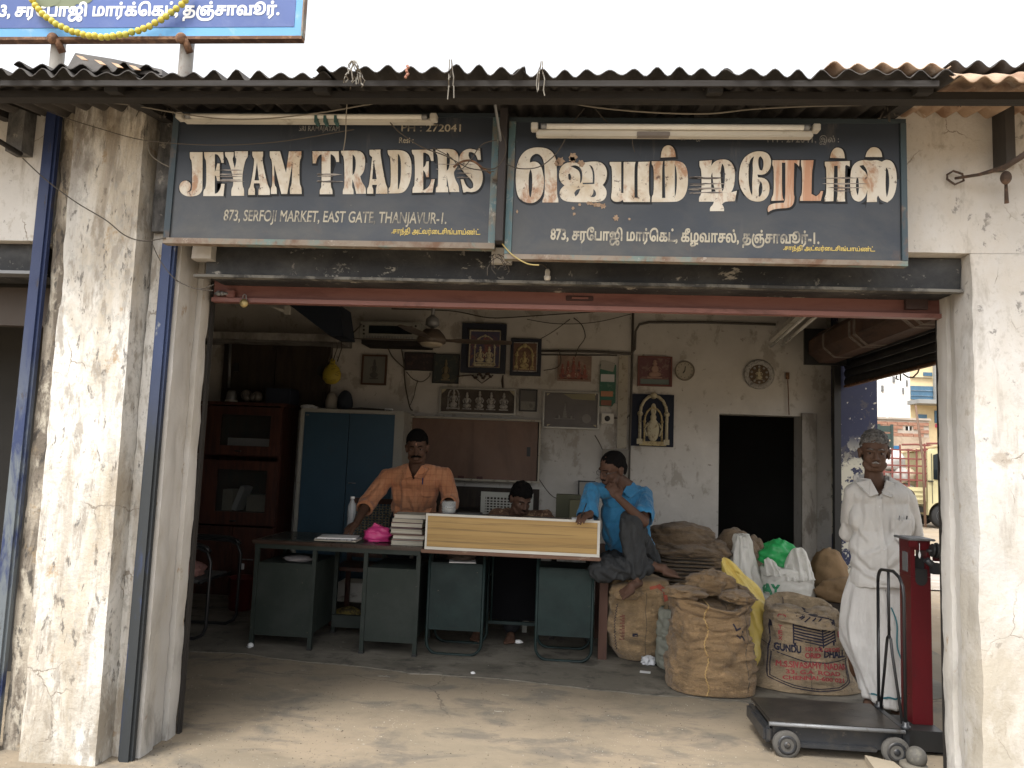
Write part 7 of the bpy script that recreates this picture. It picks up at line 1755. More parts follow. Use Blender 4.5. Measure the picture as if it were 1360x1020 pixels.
def drape(p, lines, amp=.014, w=.016):
    """soft ridges with a valley beside them along fold lines given in front view (x,z); only on the front"""
    out = 0
    for ln in lines:
        for (x0, z0), (x1, z1) in zip(ln, ln[1:]):
            dx, dz = x1-x0, z1-z0; L2 = dx*dx+dz*dz; t = ((p.x-x0)*dx+(p.z-z0)*dz)/L2
            if -.15 < t < 1.15:
                d = ((p.x-x0)*dz-(p.z-z0)*dx)/math.sqrt(L2)
                if abs(d) < 4*w:
                    k = min(1, (t+.15)/.3, (1.15-t)/.3); out = max(out, k*math.exp(-(d/w)**2), key=abs) if False else out+k*(math.exp(-(d/w)**2)-.8*math.exp(-((d-1.9*w)/w)**2))*.8
    return amp*max(-1.3, min(1.3, out))
hair_black = mat('black_hair', (.006, .0055, .0055), .95, spec=.1, bump=(160, .6, .003)); hair_grey = mat('grey_hair', (.17, .16, .15), .7, [((.05, .048, .045), 26, .46, .6, (1, 1, 1), .9), ((.36, .35, .33), 40, .56, .64, (1, 1, 1), .8)], bump=(160, .8, .004))
def strip(par, name, pts, w, nrm, m, th=.002):
    """thin flat band laid along pts, width w, facing nrm"""
    mb = MB(); n = Vector(nrm).normalized(); rings = []
    for i, p in enumerate(pts):
        p = Vector(p); t = (Vector(pts[min(i+1, len(pts)-1)])-Vector(pts[max(i-1, 0)])).normalized(); s = t.cross(n).normalized()*w/2
        rings.append([p-s, p+s, p+s+n*th, p-s+n*th])
    mb.loft(rings, smooth=False); return mb.build(name, m, par)
def on_surface(o, pts2, axis='y', start=-3, off=.003):
    """points on the front of a mesh (world x,z -> world point)"""
    me = o.data; W = wmat(o.parent) if o.parent else Matrix(); bv = BVHTree.FromPolygons([W @ v.co for v in me.vertices], [tuple(p.vertices) for p in me.polygons]); out = []
    for x, z in pts2:
        h = bv.ray_cast(Vector((x, start, z)), Vector((0, 1, 0)))
        out.append((h[0]+Vector((0, -off, 0))) if h[0] is not None else None)
    return [p for p in out if p is not None]
def patch(par, o, name, x0, x1, z0, z1, m, off=.004, n=10, skew=0, round_=0):
    """cloth patch (pocket, placket) following the surface"""
    me = o.data; W = wmat(o.parent); bv = BVHTree.FromPolygons([W @ v.co for v in me.vertices], [tuple(p.vertices) for p in me.polygons])
    bm = bmesh.new(); V = []
    for j in range(n+1):
        row = []
        for i in range(n+1):
            x = x0+(x1-x0)*i/n+skew*j/n; z = z0+(z1-z0)*j/n+(round_*(abs(i/n-.5)*2)**2 if j == 0 else 0)
            h = bv.ray_cast(Vector((x, -1, z)), Vector((0, 1, 0))); row.append(bm.verts.new(h[0]+Vector((0, -off, 0))) if h[0] is not None else None)
        V.append(row)
    for j in range(n):
        for i in range(n):
            q = [V[j][i], V[j][i+1], V[j+1][i+1], V[j+1][i]]
            if all(q) and max((a.co-b.co).length for a in q for b in q) < .12: bm.faces.new(q).smooth = True
    me2 = bpy.data.meshes.new(name); bm.transform(wmat(par).inverted()); bm.to_mesh(me2); bm.free(); ob = link(name, me2, m, par)
    md = ob.modifiers.new('s', 'SOLIDIFY'); md.thickness = .002; md.offset = -1 if False else 0; return ob

# ---------------- old man in white, standing by the scale
D = thing('person', 'grey-haired old man in white shirt and dhoti standing by the scale, hands behind him', 'person', (1.88, 4.66, 0))
sk = skinmat('weathered_dark_skin', (.11, .063, .043))
b = Blob(); hc = Vector((1.845, 4.595, 1.512)); Rh = frame((-.30, -1, -.10), (.03, 0, 1))
T = head(b, hc, Rh, 1.03, old=1)
b.chain([((1.85, 4.63, 1.42), .047), ((1.865, 4.65, 1.33), .06)])
b.ell((1.90, 4.67, 1.22), (.135, .075, .12)); b.ell((1.91, 4.67, 1.0), (.125, .085, .17)); b.ell((1.90, 4.68, .86), (.13, .095, .10))
for q, sh, el, wr in ((-1, (1.765, 4.69, 1.265), (1.79, 4.84, 1.03), (1.88, 4.92, .89)), (1, (2.055, 4.66, 1.255), (2.135, 4.77, 1.04), (1.98, 4.90, .89))):
    b.chain([(sh, .048), (el, .036), (wr, .025)]); hand(b, wr, (q*-.7, .1, -.35), (0, 1, .2), .95, .5, thumb=q)
for q, hip, kn, an, toe in ((-1, (1.82, 4.68, .84), (1.825, 4.66, .46), (1.84, 4.68, .09), (-.35, -1, 0)), (1, (1.95, 4.68, .84), (1.965, 4.64, .46), (1.955, 4.70, .09), (.2, -1, 0))):
    b.chain([(hip, .078), (kn, .05), (an, .034)]); foot(b, (an[0], an[1]+.03, .0), toe, s=.95, side=q)
body = bodypart('body', b.mesh(.0050, 3), sk, D)
face_bits(D, T, Rh, 1.03)
hair(D, hc, Rh, 1.03, hair_grey, curly=.0075, top=.008, side=.001, line=.054, voxel=.0045)
b = Blob()
b.seg(T(-.022, .083, -.062), T(0, .095, -.052), .0042, .0065); b.seg(T(.022, .083, -.062), T(0, .095, -.052), .0042, .0065)
bodypart('moustache', b.mesh(.004, 1), mat('white_moustache', (.24, .225, .21), .8), D)
for q in (-1, 1):
    mb = MB(); mb.tube([T(q*.012, .0925, .017), T(q*.030, .088, .022), T(q*.048, .072, .016)], [.003, .004, .002], 6); mb.build('eyebrow', hair_grey, D)
m_shirtw = mat('white_cotton_shirt', (.60, .585, .56), .85, [((.52, .50, .47), 4, .48, .62, (1, 1, 1), .5)], bump=(20, .45, .010), bump2=(40, .5, .005, (1.5, 1.5, .5)), sheen=.2)
b = Blob()
b.ell((1.900, 4.655, 1.245), (.165, .110, .10)); b.ell((1.905, 4.655, 1.10), (.178, .120, .20)); b.ell((1.90, 4.645, .93), (.180, .130, .20)); b.seg((1.82, 4.66, 1.325), (1.77, 4.67, 1.275), .05, .05); b.seg((1.94, 4.66, 1.325), (2.03, 4.66, 1.265), .05, .052)
rings = []
b.seg((1.90, 4.65, .90), (1.90, 4.66, .745), .166, .178, .80)
b.chain([((1.765, 4.69, 1.255), .060), ((1.775, 4.78, 1.10), .060), ((1.785, 4.83, 1.01), .060)]); b.chain([((2.045, 4.66, 1.245), .060), ((2.115, 4.745, 1.10), .062), ((2.135, 4.78, 1.00), .068)])
fd = folds(.010, 7, (1, 1, .4), 3)
DL = [[(2.04, 1.22), (2.00, 1.10), (1.90, .98), (1.76, .90)], [(2.02, 1.12), (1.98, .98), (1.88, .86)], [(1.72, 1.20), (1.74, 1.08), (1.80, .98)], [(1.93, 1.28), (1.95, 1.16), (1.94, 1.06)], [(1.70, 1.10), (1.72, .95), (1.80, .84), (1.90, .80)], [(2.06, 1.00), (2.00, .90), (1.90, .80)], [(1.79, 1.26), (1.79, 1.14), (1.77, 1.02)], [(2.09, 1.16), (2.06, 1.06), (2.10, .98)], [(1.70, .90), (1.78, .80), (1.88, .76)], [(2.11, 1.10), (2.13, 1.0)]]
me = b.mesh(.0062, 3, lambda p: fd(p)*.42+drape(p, DL, .009, .013))
# open V at the neck and cut hem
bm = bmesh.new(); bm.from_mesh(me)
dead = [v for v in bm.verts if v.co.z < .722+.012*math.sin(v.co.x*14) or (v.co.y < 4.66 and v.co.z > 1.255 and abs(v.co.x-1.852) < (v.co.z-1.255)*.62 and abs(v.co.x-1.852) < .085) or (v.co.z > 1.335 and (Vector((v.co.x-1.855, v.co.y-4.65)).length < .085))]
bmesh.ops.delete(bm, geom=dead, context='VERTS'); bm.to_mesh(me); bm.free()
shirt = bodypart('shirt', me, m_shirtw, D); md = shirt.modifiers.new('s', 'SOLIDIFY'); md.thickness = .004
m_collar = m_shirtw
for q in (-1, 1):
    mb = MB(); x = 1.852
    mb.prism([(x+q*.088, 4.655, 1.355), (x+q*.045, 4.565, 1.345), (x+q*.012, 4.535, 1.262), (x+q*.062, 4.532, 1.245), (x+q*.118, 4.60, 1.325)], (0, -.006, .004)); mb.build('collar', m_collar, D)
mb = MB(); pts = [(1.852+.09*math.cos(a_), 4.665+.075*math.sin(a_), 1.352) for a_ in [R(-10+200*k/12) for k in range(13)]]; mb.tube(pts, .014, 8, flat=1.6); mb.build('collar_band', m_collar, D)
patch(D, shirt, 'placket', 1.838, 1.872, .75, 1.25, m_shirtw, .004, 14, skew=-.006)
patch(D, shirt, 'pocket', 1.925, 2.045, .985, 1.125, m_shirtw, .011, 10, skew=.004, round_=.02)
for k, (x, m_) in enumerate(((1.95, m_steelgrey), (1.97, m_white), (2.0, m_black))):
    p = on_surface(shirt, [(x, 1.125)], off=.010)
    if p: mb = MB(); mb.tube([p[0]+Vector((0, .006, -.03)), p[0]+Vector((.004, -.004, .020))], .0032, 6); mb.build('pen', m_, D)
for z_ in (1.19, 1.07, .95, .84):
    p = on_surface(shirt, [(1.853, z_)], off=.007)
    if p: mb = MB(); mb.ball(p[0], (.005, .002, .005), u=8, v=6); mb.build('button', m_white, D)
# dhoti: lofted wrapped cloth with hanging folds
m_dhoti = mat('white_cotton_dhoti', (.60, .585, .565), .88, [((.48, .46, .43), 3, .48, .64, (1, 1, .6), .5)], bump=(12, .6, .014, (1.4, 1.4, .5)), bump2=(30, .8, .008, (2, 2, .35)), sheen=.2)
rings = []; nz = 46
for j in range(nz+1):
    t_ = j/nz; z_ = .80-.73*t_
    cx = 1.898-.01*math.sin(math.pi*t_)+.02*t_; rx = .160+.045*math.sin(math.pi*min(1, t_*1.2))**1.2-.045*max(0, t_-.55)/.45; ry = .135+.015*math.sin(math.pi*t_)
    row = []
    for i in range(96):
        a_ = 2*math.pi*i/96; fld = .017*math.sin(a_*7+t_*2.2+2*noise.noise(Vector((a_, t_*2, 1))))*t_+.011*math.sin(a_*13-t_*3+3*noise.noise(Vector((a_, t_*3, 4))))*t_+.014*noise.noise(Vector((math.cos(a_)*2.2, math.sin(a_)*2.2, t_*2.5)))
        fld += .010*(1-abs(noise.noise(Vector((math.cos(a_)*1.5+4, math.sin(a_)*1.5, t_*5+a_*.3))))*2)*t_
        left = .012*max(0, -math.cos(a_))*math.sin(math.pi*min(1, t_*1.1))
        zz = z_+(.030*math.cos(a_-2.2) if j == nz else .030*math.cos(a_-2.2)*t_)
        row.append(Vector((cx+(rx+fld+left)*math.cos(a_), 4.67+(ry+fld)*math.sin(a_), max(.03, zz))))
    rings.append(row)
mb = MB(); mb.loft(rings, cap=False); dh = mb.build('dhoti', m_dhoti, D); md = dh.modifiers.new('s', 'SOLIDIFY'); md.thickness = .004
m_border = mat('teal_border', (.05, .17, .20), .8)
def over(pts, w, nm, m): 
    p = on_surface(dh, pts, off=.003)
    if len(p) > 3: strip(D, nm, p, w, (0, -1, 0), m)
over([(1.90+.012*math.sin(k*.3)+k*.0030, .62-k*.0145) for k in range(36)], .008, 'border', m_border)
over([(1.80+k*.011, .115+.003*math.sin(k)) for k in range(18)], .010, 'border', m_border)
over([(1.868+.004*math.sin(k*.4)+k*.0012, .72-k*.012) for k in range(20)], .004, 'fold_line', mat('fold_grey', (.28, .28, .28), .9))

# ---------------- man in blue sitting on the sack
Cc = thing('person', 'man in bright blue shirt and dark trousers sitting cross-legged on a sack, chin in hand', 'person', (.60, 5.5, .58))
sk2 = skinmat('dark_brown_skin', (.098, .053, .036))
hc = P(813, 622, Y=5.33); Rh = frame((-.80, -.62, -.36), (.10, -.1, 1))
nk = P(833, 647, Y=5.45); shL = P(786, 651, Y=5.36); shR = P(855, 657, Y=5.51); hip = P(840, 738, Y=5.60)
elL = P(779, 690, Y=5.22); wrL = P(784, 688, Y=5.10)+Vector((0, 0, .03)); elR = P(855, 693, Y=5.24); wrR = P(822, 662, Y=5.17)
hp1 = hip+Vector((.10, -.02, -.02)); kn1 = P(838, 693, Y=5.24); an1 = P(846, 768, Y=5.22); hp2 = hip+Vector((-.10, -.02, -.04)); kn2 = P(798, 757, Y=5.20); an2 = P(868, 752, Y=5.27)
b = Blob(); T = head(b, hc, Rh, 1.06)
b.chain([(hc+Rh @ Vector((0, -.02, -.08)), .05), (nk, .058)])
b.ell((nk+hip)*.5+Vector((0, 0, .06)), (.13, .09, .16)); b.ell(hip+Vector((0, 0, .05)), (.14, .11, .12))
b.chain([(shL, .045), (elL, .035), (wrL, .024)]); hand(b, wrL, (-.25, -.35, -.10), (0, -.2, 1), .95, .45, thumb=1)
b.chain([(shR, .046), (elR, .038), (wrR, .026)]); hand(b, wrR, (P(804, 634, Y=5.20)-wrR), (.35, -.8, -.25), 1.0, .70, thumb=1)
b.chain([(hp1, .08), (kn1, .058), (an1, .036)]); b.chain([(hp2, .08), (kn2, .055), (an2, .034)])
foot(b, an1+Vector((.015, .03, -.06)), P(826, 788, Y=5.10)-an1+Vector((0, 0, .04)), (0, -.5, 1), .98, side=-1)
foot(b, an2+Vector((-.01, .02, -.03)), Vector((.75, -.35, -.12)), (0, -.3, 1), .92, side=1)
bodypart('body', b.mesh(.0050, 3), sk2, Cc)
face_bits(Cc, T, Rh, 1.06)
hair(Cc, hc, Rh, 1.06, hair_black, curly=.003, line=.052)
mb = MB(); mb.seg if False else None
mb.tube([T(-.022, .091, -.053), T(0, .0985, -.050), T(.022, .091, -.053)], [.003, .0055, .003], 6); mb.build('moustache', hair_black, Cc)
for q in (-1, 1):
    mb = MB(); mb.tube([T(q*.012, .0935, .016), T(q*.032, .088, .020), T(q*.048, .073, .014)], [.003, .0035, .002], 6); mb.build('eyebrow', hair_black, Cc)
# spectacles
for q in (-1, 1):
    mb = MB(); mb.tube([T(q*.030+.019*math.cos(a_), .099, -.006+.015*math.sin(a_)) for a_ in [R(30*k) for k in range(12)]], .0016, 5, closed=True); mb.tube([T(q*.05, .097, 0), T(q*.078, .03, .0)], .0016, 5)
    mb.build('spectacle_rim', m_black, Cc)
m_bluec = mat('bright_blue_cotton', (.030, .185, .36), .8, [((.02, .13, .28), 5, .48, .62, (1, 1, 1), .6)], bump=(18, .6, .010), bump2=(40, .7, .005, (1.5, 1.5, .5)), sheen=.2)
b = Blob(); mid = (nk+hip)*.5
b.ell(nk+Vector((-.005, .02, -.10)), (.165, .105, .10)); b.ell(mid+Vector((-.03, -.03, .05)), (.175, .125, .18)); b.ell(mid+Vector((-.03, -.03, -.06)), (.175, .125, .17)); b.ell(hip+Vector((-.02, -.02, .05)), (.185, .14, .15))
b.seg(nk+Vector((-.03, 0, -.03)), shL+Vector((0, 0, .0)), .055, .055); b.seg(nk+Vector((.02, 0, -.03)), shR, .055, .058)
b.chain([(shL, .060), (shL.lerp(elL, .85), .070)]); b.chain([(shR, .062), (shR.lerp(elR, .78), .075)])
def PL(Y, *pts): return [(lambda q: (q[0], q[2]))(P(x, y, Y=Y)) for x, y in pts]
fd = folds(.009, 10, (1, 1, .5), 8); CL = [PL(5.35, (800, 660), (803, 690), (815, 720)), PL(5.35, (790, 670), (796, 700), (806, 735)), PL(5.35, (848, 672), (832, 690), (815, 705)), PL(5.4, (862, 690), (864, 715), (858, 740)), PL(5.3, (812, 700), (816, 725), (812, 745)), PL(5.3, (780, 650), (784, 668)), PL(5.4, (855, 655), (862, 680))]
me = b.mesh(.0062, 3, lambda p: fd(p)*.6+drape(p, CL, .009))
bm = bmesh.new(); bm.from_mesh(me); hh = P(850, 748, Y=5.5)[2]
# hem and the sleeve openings
def beyond(p, a, bb, k): d = (bb-a); return (p-a).dot(d)/d.dot(d) > k and (p-(a+d*((p-a).dot(d)/d.dot(d)))).length < .10
dead = [v for v in bm.verts if v.co.z < hh-.03 or beyond(v.co, shL, elL, .93) or beyond(v.co, shR, elR, .90)]
bmesh.ops.delete(bm, geom=dead, context='VERTS'); bm.to_mesh(me); bm.free()
sh2 = bodypart('shirt', me, m_bluec, Cc); md = sh2.modifiers.new('s', 'SOLIDIFY'); md.thickness = .004
for q, pts in ((1, [nk+Vector((.05, -.02, .035)), nk+Vector((.085, -.06, -.02)), nk+Vector((.01, -.13, -.075)), nk+Vector((-.035, -.115, -.03)), nk+Vector((.0, -.06, .02))]), (-1, [nk+Vector((-.04, -.04, .02)), nk+Vector((-.045, -.115, -.03)), nk+Vector((-.085, -.125, -.07)), nk+Vector((-.10, -.06, -.02))])):
    mb = MB(); mb.prism(pts, (-.003, -.006, .003)); mb.build('collar', m_bluec, Cc)
m_trou = mat('charcoal_trousers', (.026, .028, .030), .85, [((.040, .042, .044), 6, .48, .62, (1, 1, 1), .6)], bump=(12, .4, .010))
b = Blob(); b.ell(hip+Vector((0, 0, .0)), (.165, .135, .11))
b.chain([(hp1, .095), (kn1, .078), (kn1.lerp(an1, .5), .072), (an1+Vector((0, 0, .045)), .062)]); b.chain([(hp2, .100), (kn2, .082), (kn2.lerp(an2, .5), .075), (an2.lerp(kn2, .14), .056)])
b.ell(kn2+Vector((.05, .02, .02)), (.12, .10, .075))
fd2 = folds(.010, 10, (1, 1, .6), 17); TL = [PL(5.25, (826, 695), (828, 725), (836, 755)), PL(5.25, (838, 690), (842, 720), (846, 755)), PL(5.25, (850, 700), (858, 722), (856, 745)), PL(5.2, (800, 740), (815, 752), (838, 760)), PL(5.2, (798, 755), (812, 765), (830, 768)), PL(5.2, (812, 728), (825, 742), (835, 750)), PL(5.3, (862, 735), (872, 748), (880, 752))]
me = b.mesh(.0062, 3, lambda p: fd2(p)+drape(p, TL, .012, .014)); bodypart('trousers', me, m_trou, Cc)
# pen in the writing hand
q = wrL+Vector((-.05, -.07, .02)); mb = MB(); mb.tube([q+Vector((.02, .01, .05)), q+Vector((-.015, -.01, -.045))], .004, 6); tag(mb.build('pen', m_black), 'black pen held in the right hand of the man in blue', 'pen')

# ---------------- man in orange leaning on the left desk
A = thing('person', 'moustached man in orange checked shirt standing and leaning one hand on the left desk', 'person', (-1.32, 6.1, 0))
sk3 = skinmat('brown_skin', (.105, .057, .038))
hc = P(554, 594, Y=5.92); Rh = frame((.12, -1, -.18), (-.04, 0, 1))
nk = P(553, 622, Y=5.99); shL = P(515, 634, Y=6.02); shR = P(590, 632, Y=6.04); hip = Vector((P(548, 700, Y=6.15)[0], 6.15, .90))
elL = P(488, 668, Y=5.86); wrL = P(474, 694, Y=5.60); elR = P(599, 668, Y=6.0); wrR = P(589, 672, Y=5.68)
b = Blob(); T = head(b, hc, Rh, 1.10, heavy=1)
b.chain([(hc+Rh @ Vector((0, -.02, -.08)), .062), (nk, .068)]); b.ell(nk+Vector((0, .05, -.14)), (.15, .08, .13)); b.ell(hip+Vector((0, 0, .10)), (.14, .10, .17)); b.ell(hip, (.15, .11, .12))
b.chain([(shL, .056), (elL, .042), (wrL, .028)]); hand(b, wrL, (-.22, -.8, -.42), (-.2, -.4, 1), 1.05, .30, spread=.5, thumb=1)
b.chain([(shR, .056), (elR, .042), (wrR, .028)]); hand(b, wrR, (.15, -.8, -.25), (.4, 0, 1), 1.0, .55, thumb=-1)
for q in (-1, 1):
    b.chain([(hip+Vector((q*.09, 0, -.04)), .09), ((hip[0]+q*.11, 6.14, .48), .058), ((hip[0]+q*.12, 6.18, .09), .036)]); foot(b, (hip[0]+q*.12, 6.20, .006), (q*.2, -1, 0), side=q)
bodypart('body', b.mesh(.0050, 3), sk3, A)
face_bits(A, T, Rh, 1.10)
hair(A, hc, Rh, 1.10, hair_black, curly=.003, top=.010, side=.004, line=.050)
b = Blob()
for q in (-1, 1): b.seg(T(q*.034, .082, -.058), T(q*.004, .100, -.047), .007, .0105)
bodypart('moustache', b.mesh(.004, 1), hair_black, A)
for q in (-1, 1):
    mb = MB(); mb.tube([T(q*.012, .094, .016), T(q*.032, .089, .021), T(q*.050, .073, .014)], [.004, .0045, .002], 6); mb.build('eyebrow', hair_black, A)
mb = MB(); mb.ball(T(0, .0835, .036), (.005, .003, .012), Rh, u=8, v=6); mb.build('forehead_mark', mat('pale_ash_mark', (.40, .22, .15), .9), A)
m_or = mat('orange_check_cotton', (.50, .215, .105), .85, [((.56, .28, .15), 5, .48, .62, (1, 1, 1), .6)], bump=(18, .6, .010), bump2=(40, .7, .005, (1.5, 1.5, .5)), sheen=.2)
nt = m_or.node_tree; N, L = nt.nodes, nt.links     # woven check
bs = N['Principled BSDF']; src = bs.inputs['Base Color'].links[0].from_socket; tc = N.new('ShaderNodeTexCoord'); acc = None
for dr in ('X', 'Z'):
    w = N.new('ShaderNodeTexWave'); w.bands_direction = dr; w.inputs['Scale'].default_value = 7; w.inputs['Distortion'].default_value = .3; L.new(tc.outputs['Object'], w.inputs[0])
    r = N.new('ShaderNodeMapRange'); r.inputs[1].default_value = .90; r.inputs[2].default_value = .99; r.inputs[4].default_value = .30; L.new(w.outputs['Fac'], r.inputs[0])
    x = N.new('ShaderNodeMix'); x.data_type = 'RGBA'; L.new(r.outputs[0], x.inputs[0]); L.new(src, x.inputs[6]); x.inputs[7].default_value = (.30, .10, .05, 1); src = x.outputs[2]
L.new(src, bs.inputs['Base Color'])
b = Blob(); b.ell(nk+Vector((0, .03, -.10)), (.205, .130, .10)); b.ell(nk.lerp(hip, .5)+Vector((0, .0, .02)), (.195, .150, .20)); b.ell(hip+Vector((0, 0, .05)), (.190, .150, .17))
b.seg(nk+Vector((-.05, .0, -.02)), shL, .062, .066); b.seg(nk+Vector((.05, .0, -.02)), shR, .062, .066)
b.chain([(shL, .072), (elL, .068), (elL.lerp(wrL, .22), .060)]); b.chain([(shR, .072), (elR, .066), (elR.lerp(wrR, .28), .060)])
fd3 = folds(.009, 9, (1, 1, .5), 23); AL_ = [PL(5.95, (520, 640), (523, 665), (520, 695)), PL(5.95, (535, 635), (537, 660), (530, 690)), PL(5.95, (580, 645), (572, 670), (562, 692)), PL(5.95, (508, 645), (498, 660), (490, 668)), PL(5.95, (515, 655), (508, 668), (498, 675)), PL(5.95, (594, 645), (600, 662)), PL(5.95, (586, 640), (592, 660)), PL(5.95, (545, 660), (552, 680), (548, 698))]
me = b.mesh(.0062, 3, lambda p: fd3(p)*.6+drape(p, AL_, .010)); bm = bmesh.new(); bm.from_mesh(me)
dead = [v for v in bm.verts if v.co.z < .76 or (v.co.y < nk[1]+.01 and v.co.z > nk[2]-.085 and abs(v.co.x-nk[0]) < (v.co.z-nk[2]+.085)*.5 and abs(v.co.x-nk[0]) < .07) or beyond(v.co, elL, wrL, .30) or beyond(v.co, elR, wrR, .34)]
bmesh.ops.delete(bm, geom=dead, context='VERTS'); bm.to_mesh(me); bm.free()
sh3 = bodypart('shirt', me, m_or, A); md = sh3.modifiers.new('s', 'SOLIDIFY'); md.thickness = .004
for a_, e_, k in ((elL, wrL, .24), (elR, wrR, .28)):
    c_ = a_.lerp(e_, k); d_ = (e_-a_).normalized(); mb = MB(); mb.lathe([(.052, -.028), (.066, -.022), (.068, .018), (.052, .026)], c_, d_, 20, cap=False); mb.build('rolled_cuff', m_or, A)
for q in (-1, 1):
    mb = MB(); mb.prism([nk+Vector((q*.080, .01, .03)), nk+Vector((q*.055, -.075, .02)), nk+Vector((q*.008, -.112, -.07)), nk+Vector((q*.065, -.118, -.085)), nk+Vector((q*.115, -.05, -.01))], (0, -.006, .004)); mb.build('collar', m_or, A)
xc = nk[0]; pk = P(570, 648, Y=5.9); patch(A, sh3, 'placket', xc-.018, xc+.018, .8, nk[2]-.09, m_or, .004, 14); patch(A, sh3, 'pocket', xc+.055, xc+.165, 1.05, 1.18, m_or, .005, 10, round_=.015)
p = on_surface(sh3, [(xc+.075, 1.185)], off=.010)
if p: mb = MB(); mb.tube([p[0]+Vector((0, 0, -.03)), p[0]+Vector((0, 0, .022))], .0045, 6); mb.build('pen', mat('blue_pen', (.01, .03, .15), .4), A)
b = Blob(); b.ell(hip+Vector((0, 0, -.02)), (.185, .145, .13))
for q in (-1, 1): b.chain([(hip+Vector((q*.09, 0, -.05)), .105), ((hip[0]+q*.11, 6.14, .48), .085), ((hip[0]+q*.12, 6.18, .10), .080)])
bodypart('trousers', b.mesh(.012, 3, folds(.008, 8, (1, 1, .5), 5)), mat('dark_trousers', (.02, .022, .03), .85), A)

# ---------------- clerk seated behind the counter
K = thing('person', 'young black-haired clerk in brown patterned shirt bent low behind the counter', 'person', (-.55, 6.3, .45))
hc = P(692, 663, Y=5.62); Rh = frame((.45, -.85, -.42), (.10, -.1, 1))
nk = P(688, 680, Y=5.76); shL = P(661, 685, Y=5.76); shR = P(724, 688, Y=5.78); hip = Vector((-.50, 6.25, .56))
b = Blob(); T = head(b, hc, Rh, .97)
b.chain([(hc+Rh @ Vector((0, -.02, -.08)), .05), (nk, .056)]); b.chain([(nk+Vector((0, .03, -.06)), .10), (nk.lerp(hip, .5), .12), (hip, .14)])
for q, s_, e_, w_ in ((-1, shL, P(650, 712, Y=5.62), Vector((-.60, 5.40, .80))), (1, shR, P(740, 712, Y=5.62), Vector((-.30, 5.38, .80)))):
    b.chain([(s_, .048), (e_, .038), (w_, .025)]); hand(b, w_, (-q*.3, -1, -.1), (0, 0, 1), .95, .4, thumb=-q)
    kn_ = (hip[0]+q*.13, 5.78, .52); b.chain([(hip+Vector((q*.09, 0, 0)), .085), (kn_, .06), ((kn_[0], 5.86, .10), .038)]); foot(b, (kn_[0], 5.88, .006), (0, -1, 0), side=q)
bodypart('body', b.mesh(.0065, 3), sk2, K)
face_bits(K, T, Rh, .97); hair(K, hc, Rh, .97, hair_black, curly=.006, top=.012, side=.006, back=.006, line=.044)
for q in (-1, 1):
    mb = MB(); mb.tube([T(q*.012, .0935, .016), T(q*.032, .088, .020), T(q*.048, .073, .014)], [.003, .004, .002], 6); mb.build('eyebrow', hair_black, K)
mb = MB(); mb.tube([T(-.020, .092, -.053), T(0, .098, -.051), T(.020, .092, -.053)], [.0025, .004, .0025], 6); mb.build('moustache', hair_black, K)
m_pat = mat('brown_patterned_cotton', (.085, .045, .028), .85, [((.28, .19, .11), 42, .53, .57, (1, 1, 1), .8)], bump=(14, .3, .008))
b = Blob(); b.ell(nk+Vector((0, .04, -.09)), (.175, .115, .10)); b.chain([(nk+Vector((0, .06, -.10)), .13), (nk.lerp(hip, .5)+Vector((0, .02, 0)), .15), (hip, .17)])
b.seg(nk+Vector((-.03, .01, -.03)), shL, .058, .062); b.seg(nk+Vector((.03, .01, -.03)), shR, .058, .062)
b.chain([(shL, .062), (P(650, 712, Y=5.62), .062)]); b.chain([(shR, .062), (P(740, 712, Y=5.62), .062)])
bodypart('shirt', b.mesh(.010, 3, folds(.008, 10, (1, 1, .5), 31)), m_pat, K)
b = Blob(); b.ell(hip, (.18, .15, .11))
for q in (-1, 1): b.chain([(hip+Vector((q*.09, 0, 0)), .10), ((hip[0]+q*.13, 5.78, .53), .08), ((hip[0]+q*.13, 5.86, .12), .07)])
bodypart('trousers', b.mesh(.012, 3), mat('black_trousers', (.015, .015, .018), .85), K)
on('plain wooden stool under the seated clerk behind the counter', 'stool', 'wooden_stool', MB().box((-.70, 6.10, .40), (-.32, 6.42, .44)).box((-.68, 6.12, .007), (-.64, 6.16, .3995)).box((-.38, 6.12, .007), (-.34, 6.16, .3995)).box((-.68, 6.36, .007), (-.64, 6.40, .3995)).box((-.38, 6.36, .007), (-.34, 6.40, .3995)), m_wooddark)
# ------------------------------------------------------------------ the street seen through the side opening
def rect(mb, x0, y0, x1, y1, Y, d=.06): return pbox(mb, x0, y0, x1, y1, Y, d)
m_brick = mat('red_brick', (.27, .13, .085), .9, [((.36, .25, .18), 3, .46, .62, (1, 1, 1), .7), ((.16, .07, .05), 9, .55, .66, (1, 1, 1), .7)], bump=(10, .4, .01))
m_mort = mat('mortar', (.36, .31, .26), .95)
BW = thing('brick_wall', 'half-built red brick boundary wall with rough plaster on its lower half, across the street', 'wall', (13.5, 32, 0))
a, b = P(1150, 557, Y=32), P(1234, 557, Y=32); wt = b[2]; xs0, xs1 = a[0]-8, b[0]
pl = P(1200, 580, Y=32)[2]
w0, w1 = P(1203, 566, Y=32), P(1212, 572, Y=32)
mb = MB(); mb.box((xs0, 32.03, 0), (w0[0], 32.3, wt-.05)); mb.box((w1[0], 32.03, 0), (xs1, 32.3, wt-.05)); mb.box((w0[0], 32.03, 0), (w1[0], 32.3, w1[2])); mb.box((w0[0], 32.03, w0[2]), (w1[0], 32.3, wt-.05)); mb.build('wall_core', m_mort, BW)
random.seed(2)
bh, bl = .155, .42; z_ = pl+.01; row = 0; cnt = 0
base = MB(local=True).box((0, 0, 0), (bl-.02, .05, bh-.02)); brick_me = bpy.data.meshes.new('brick'); bmesh.ops.recalc_face_normals(base.bm, faces=base.bm.faces); base.bm.to_mesh(brick_me); base.bm.free(); brick_me.materials.append(m_brick)
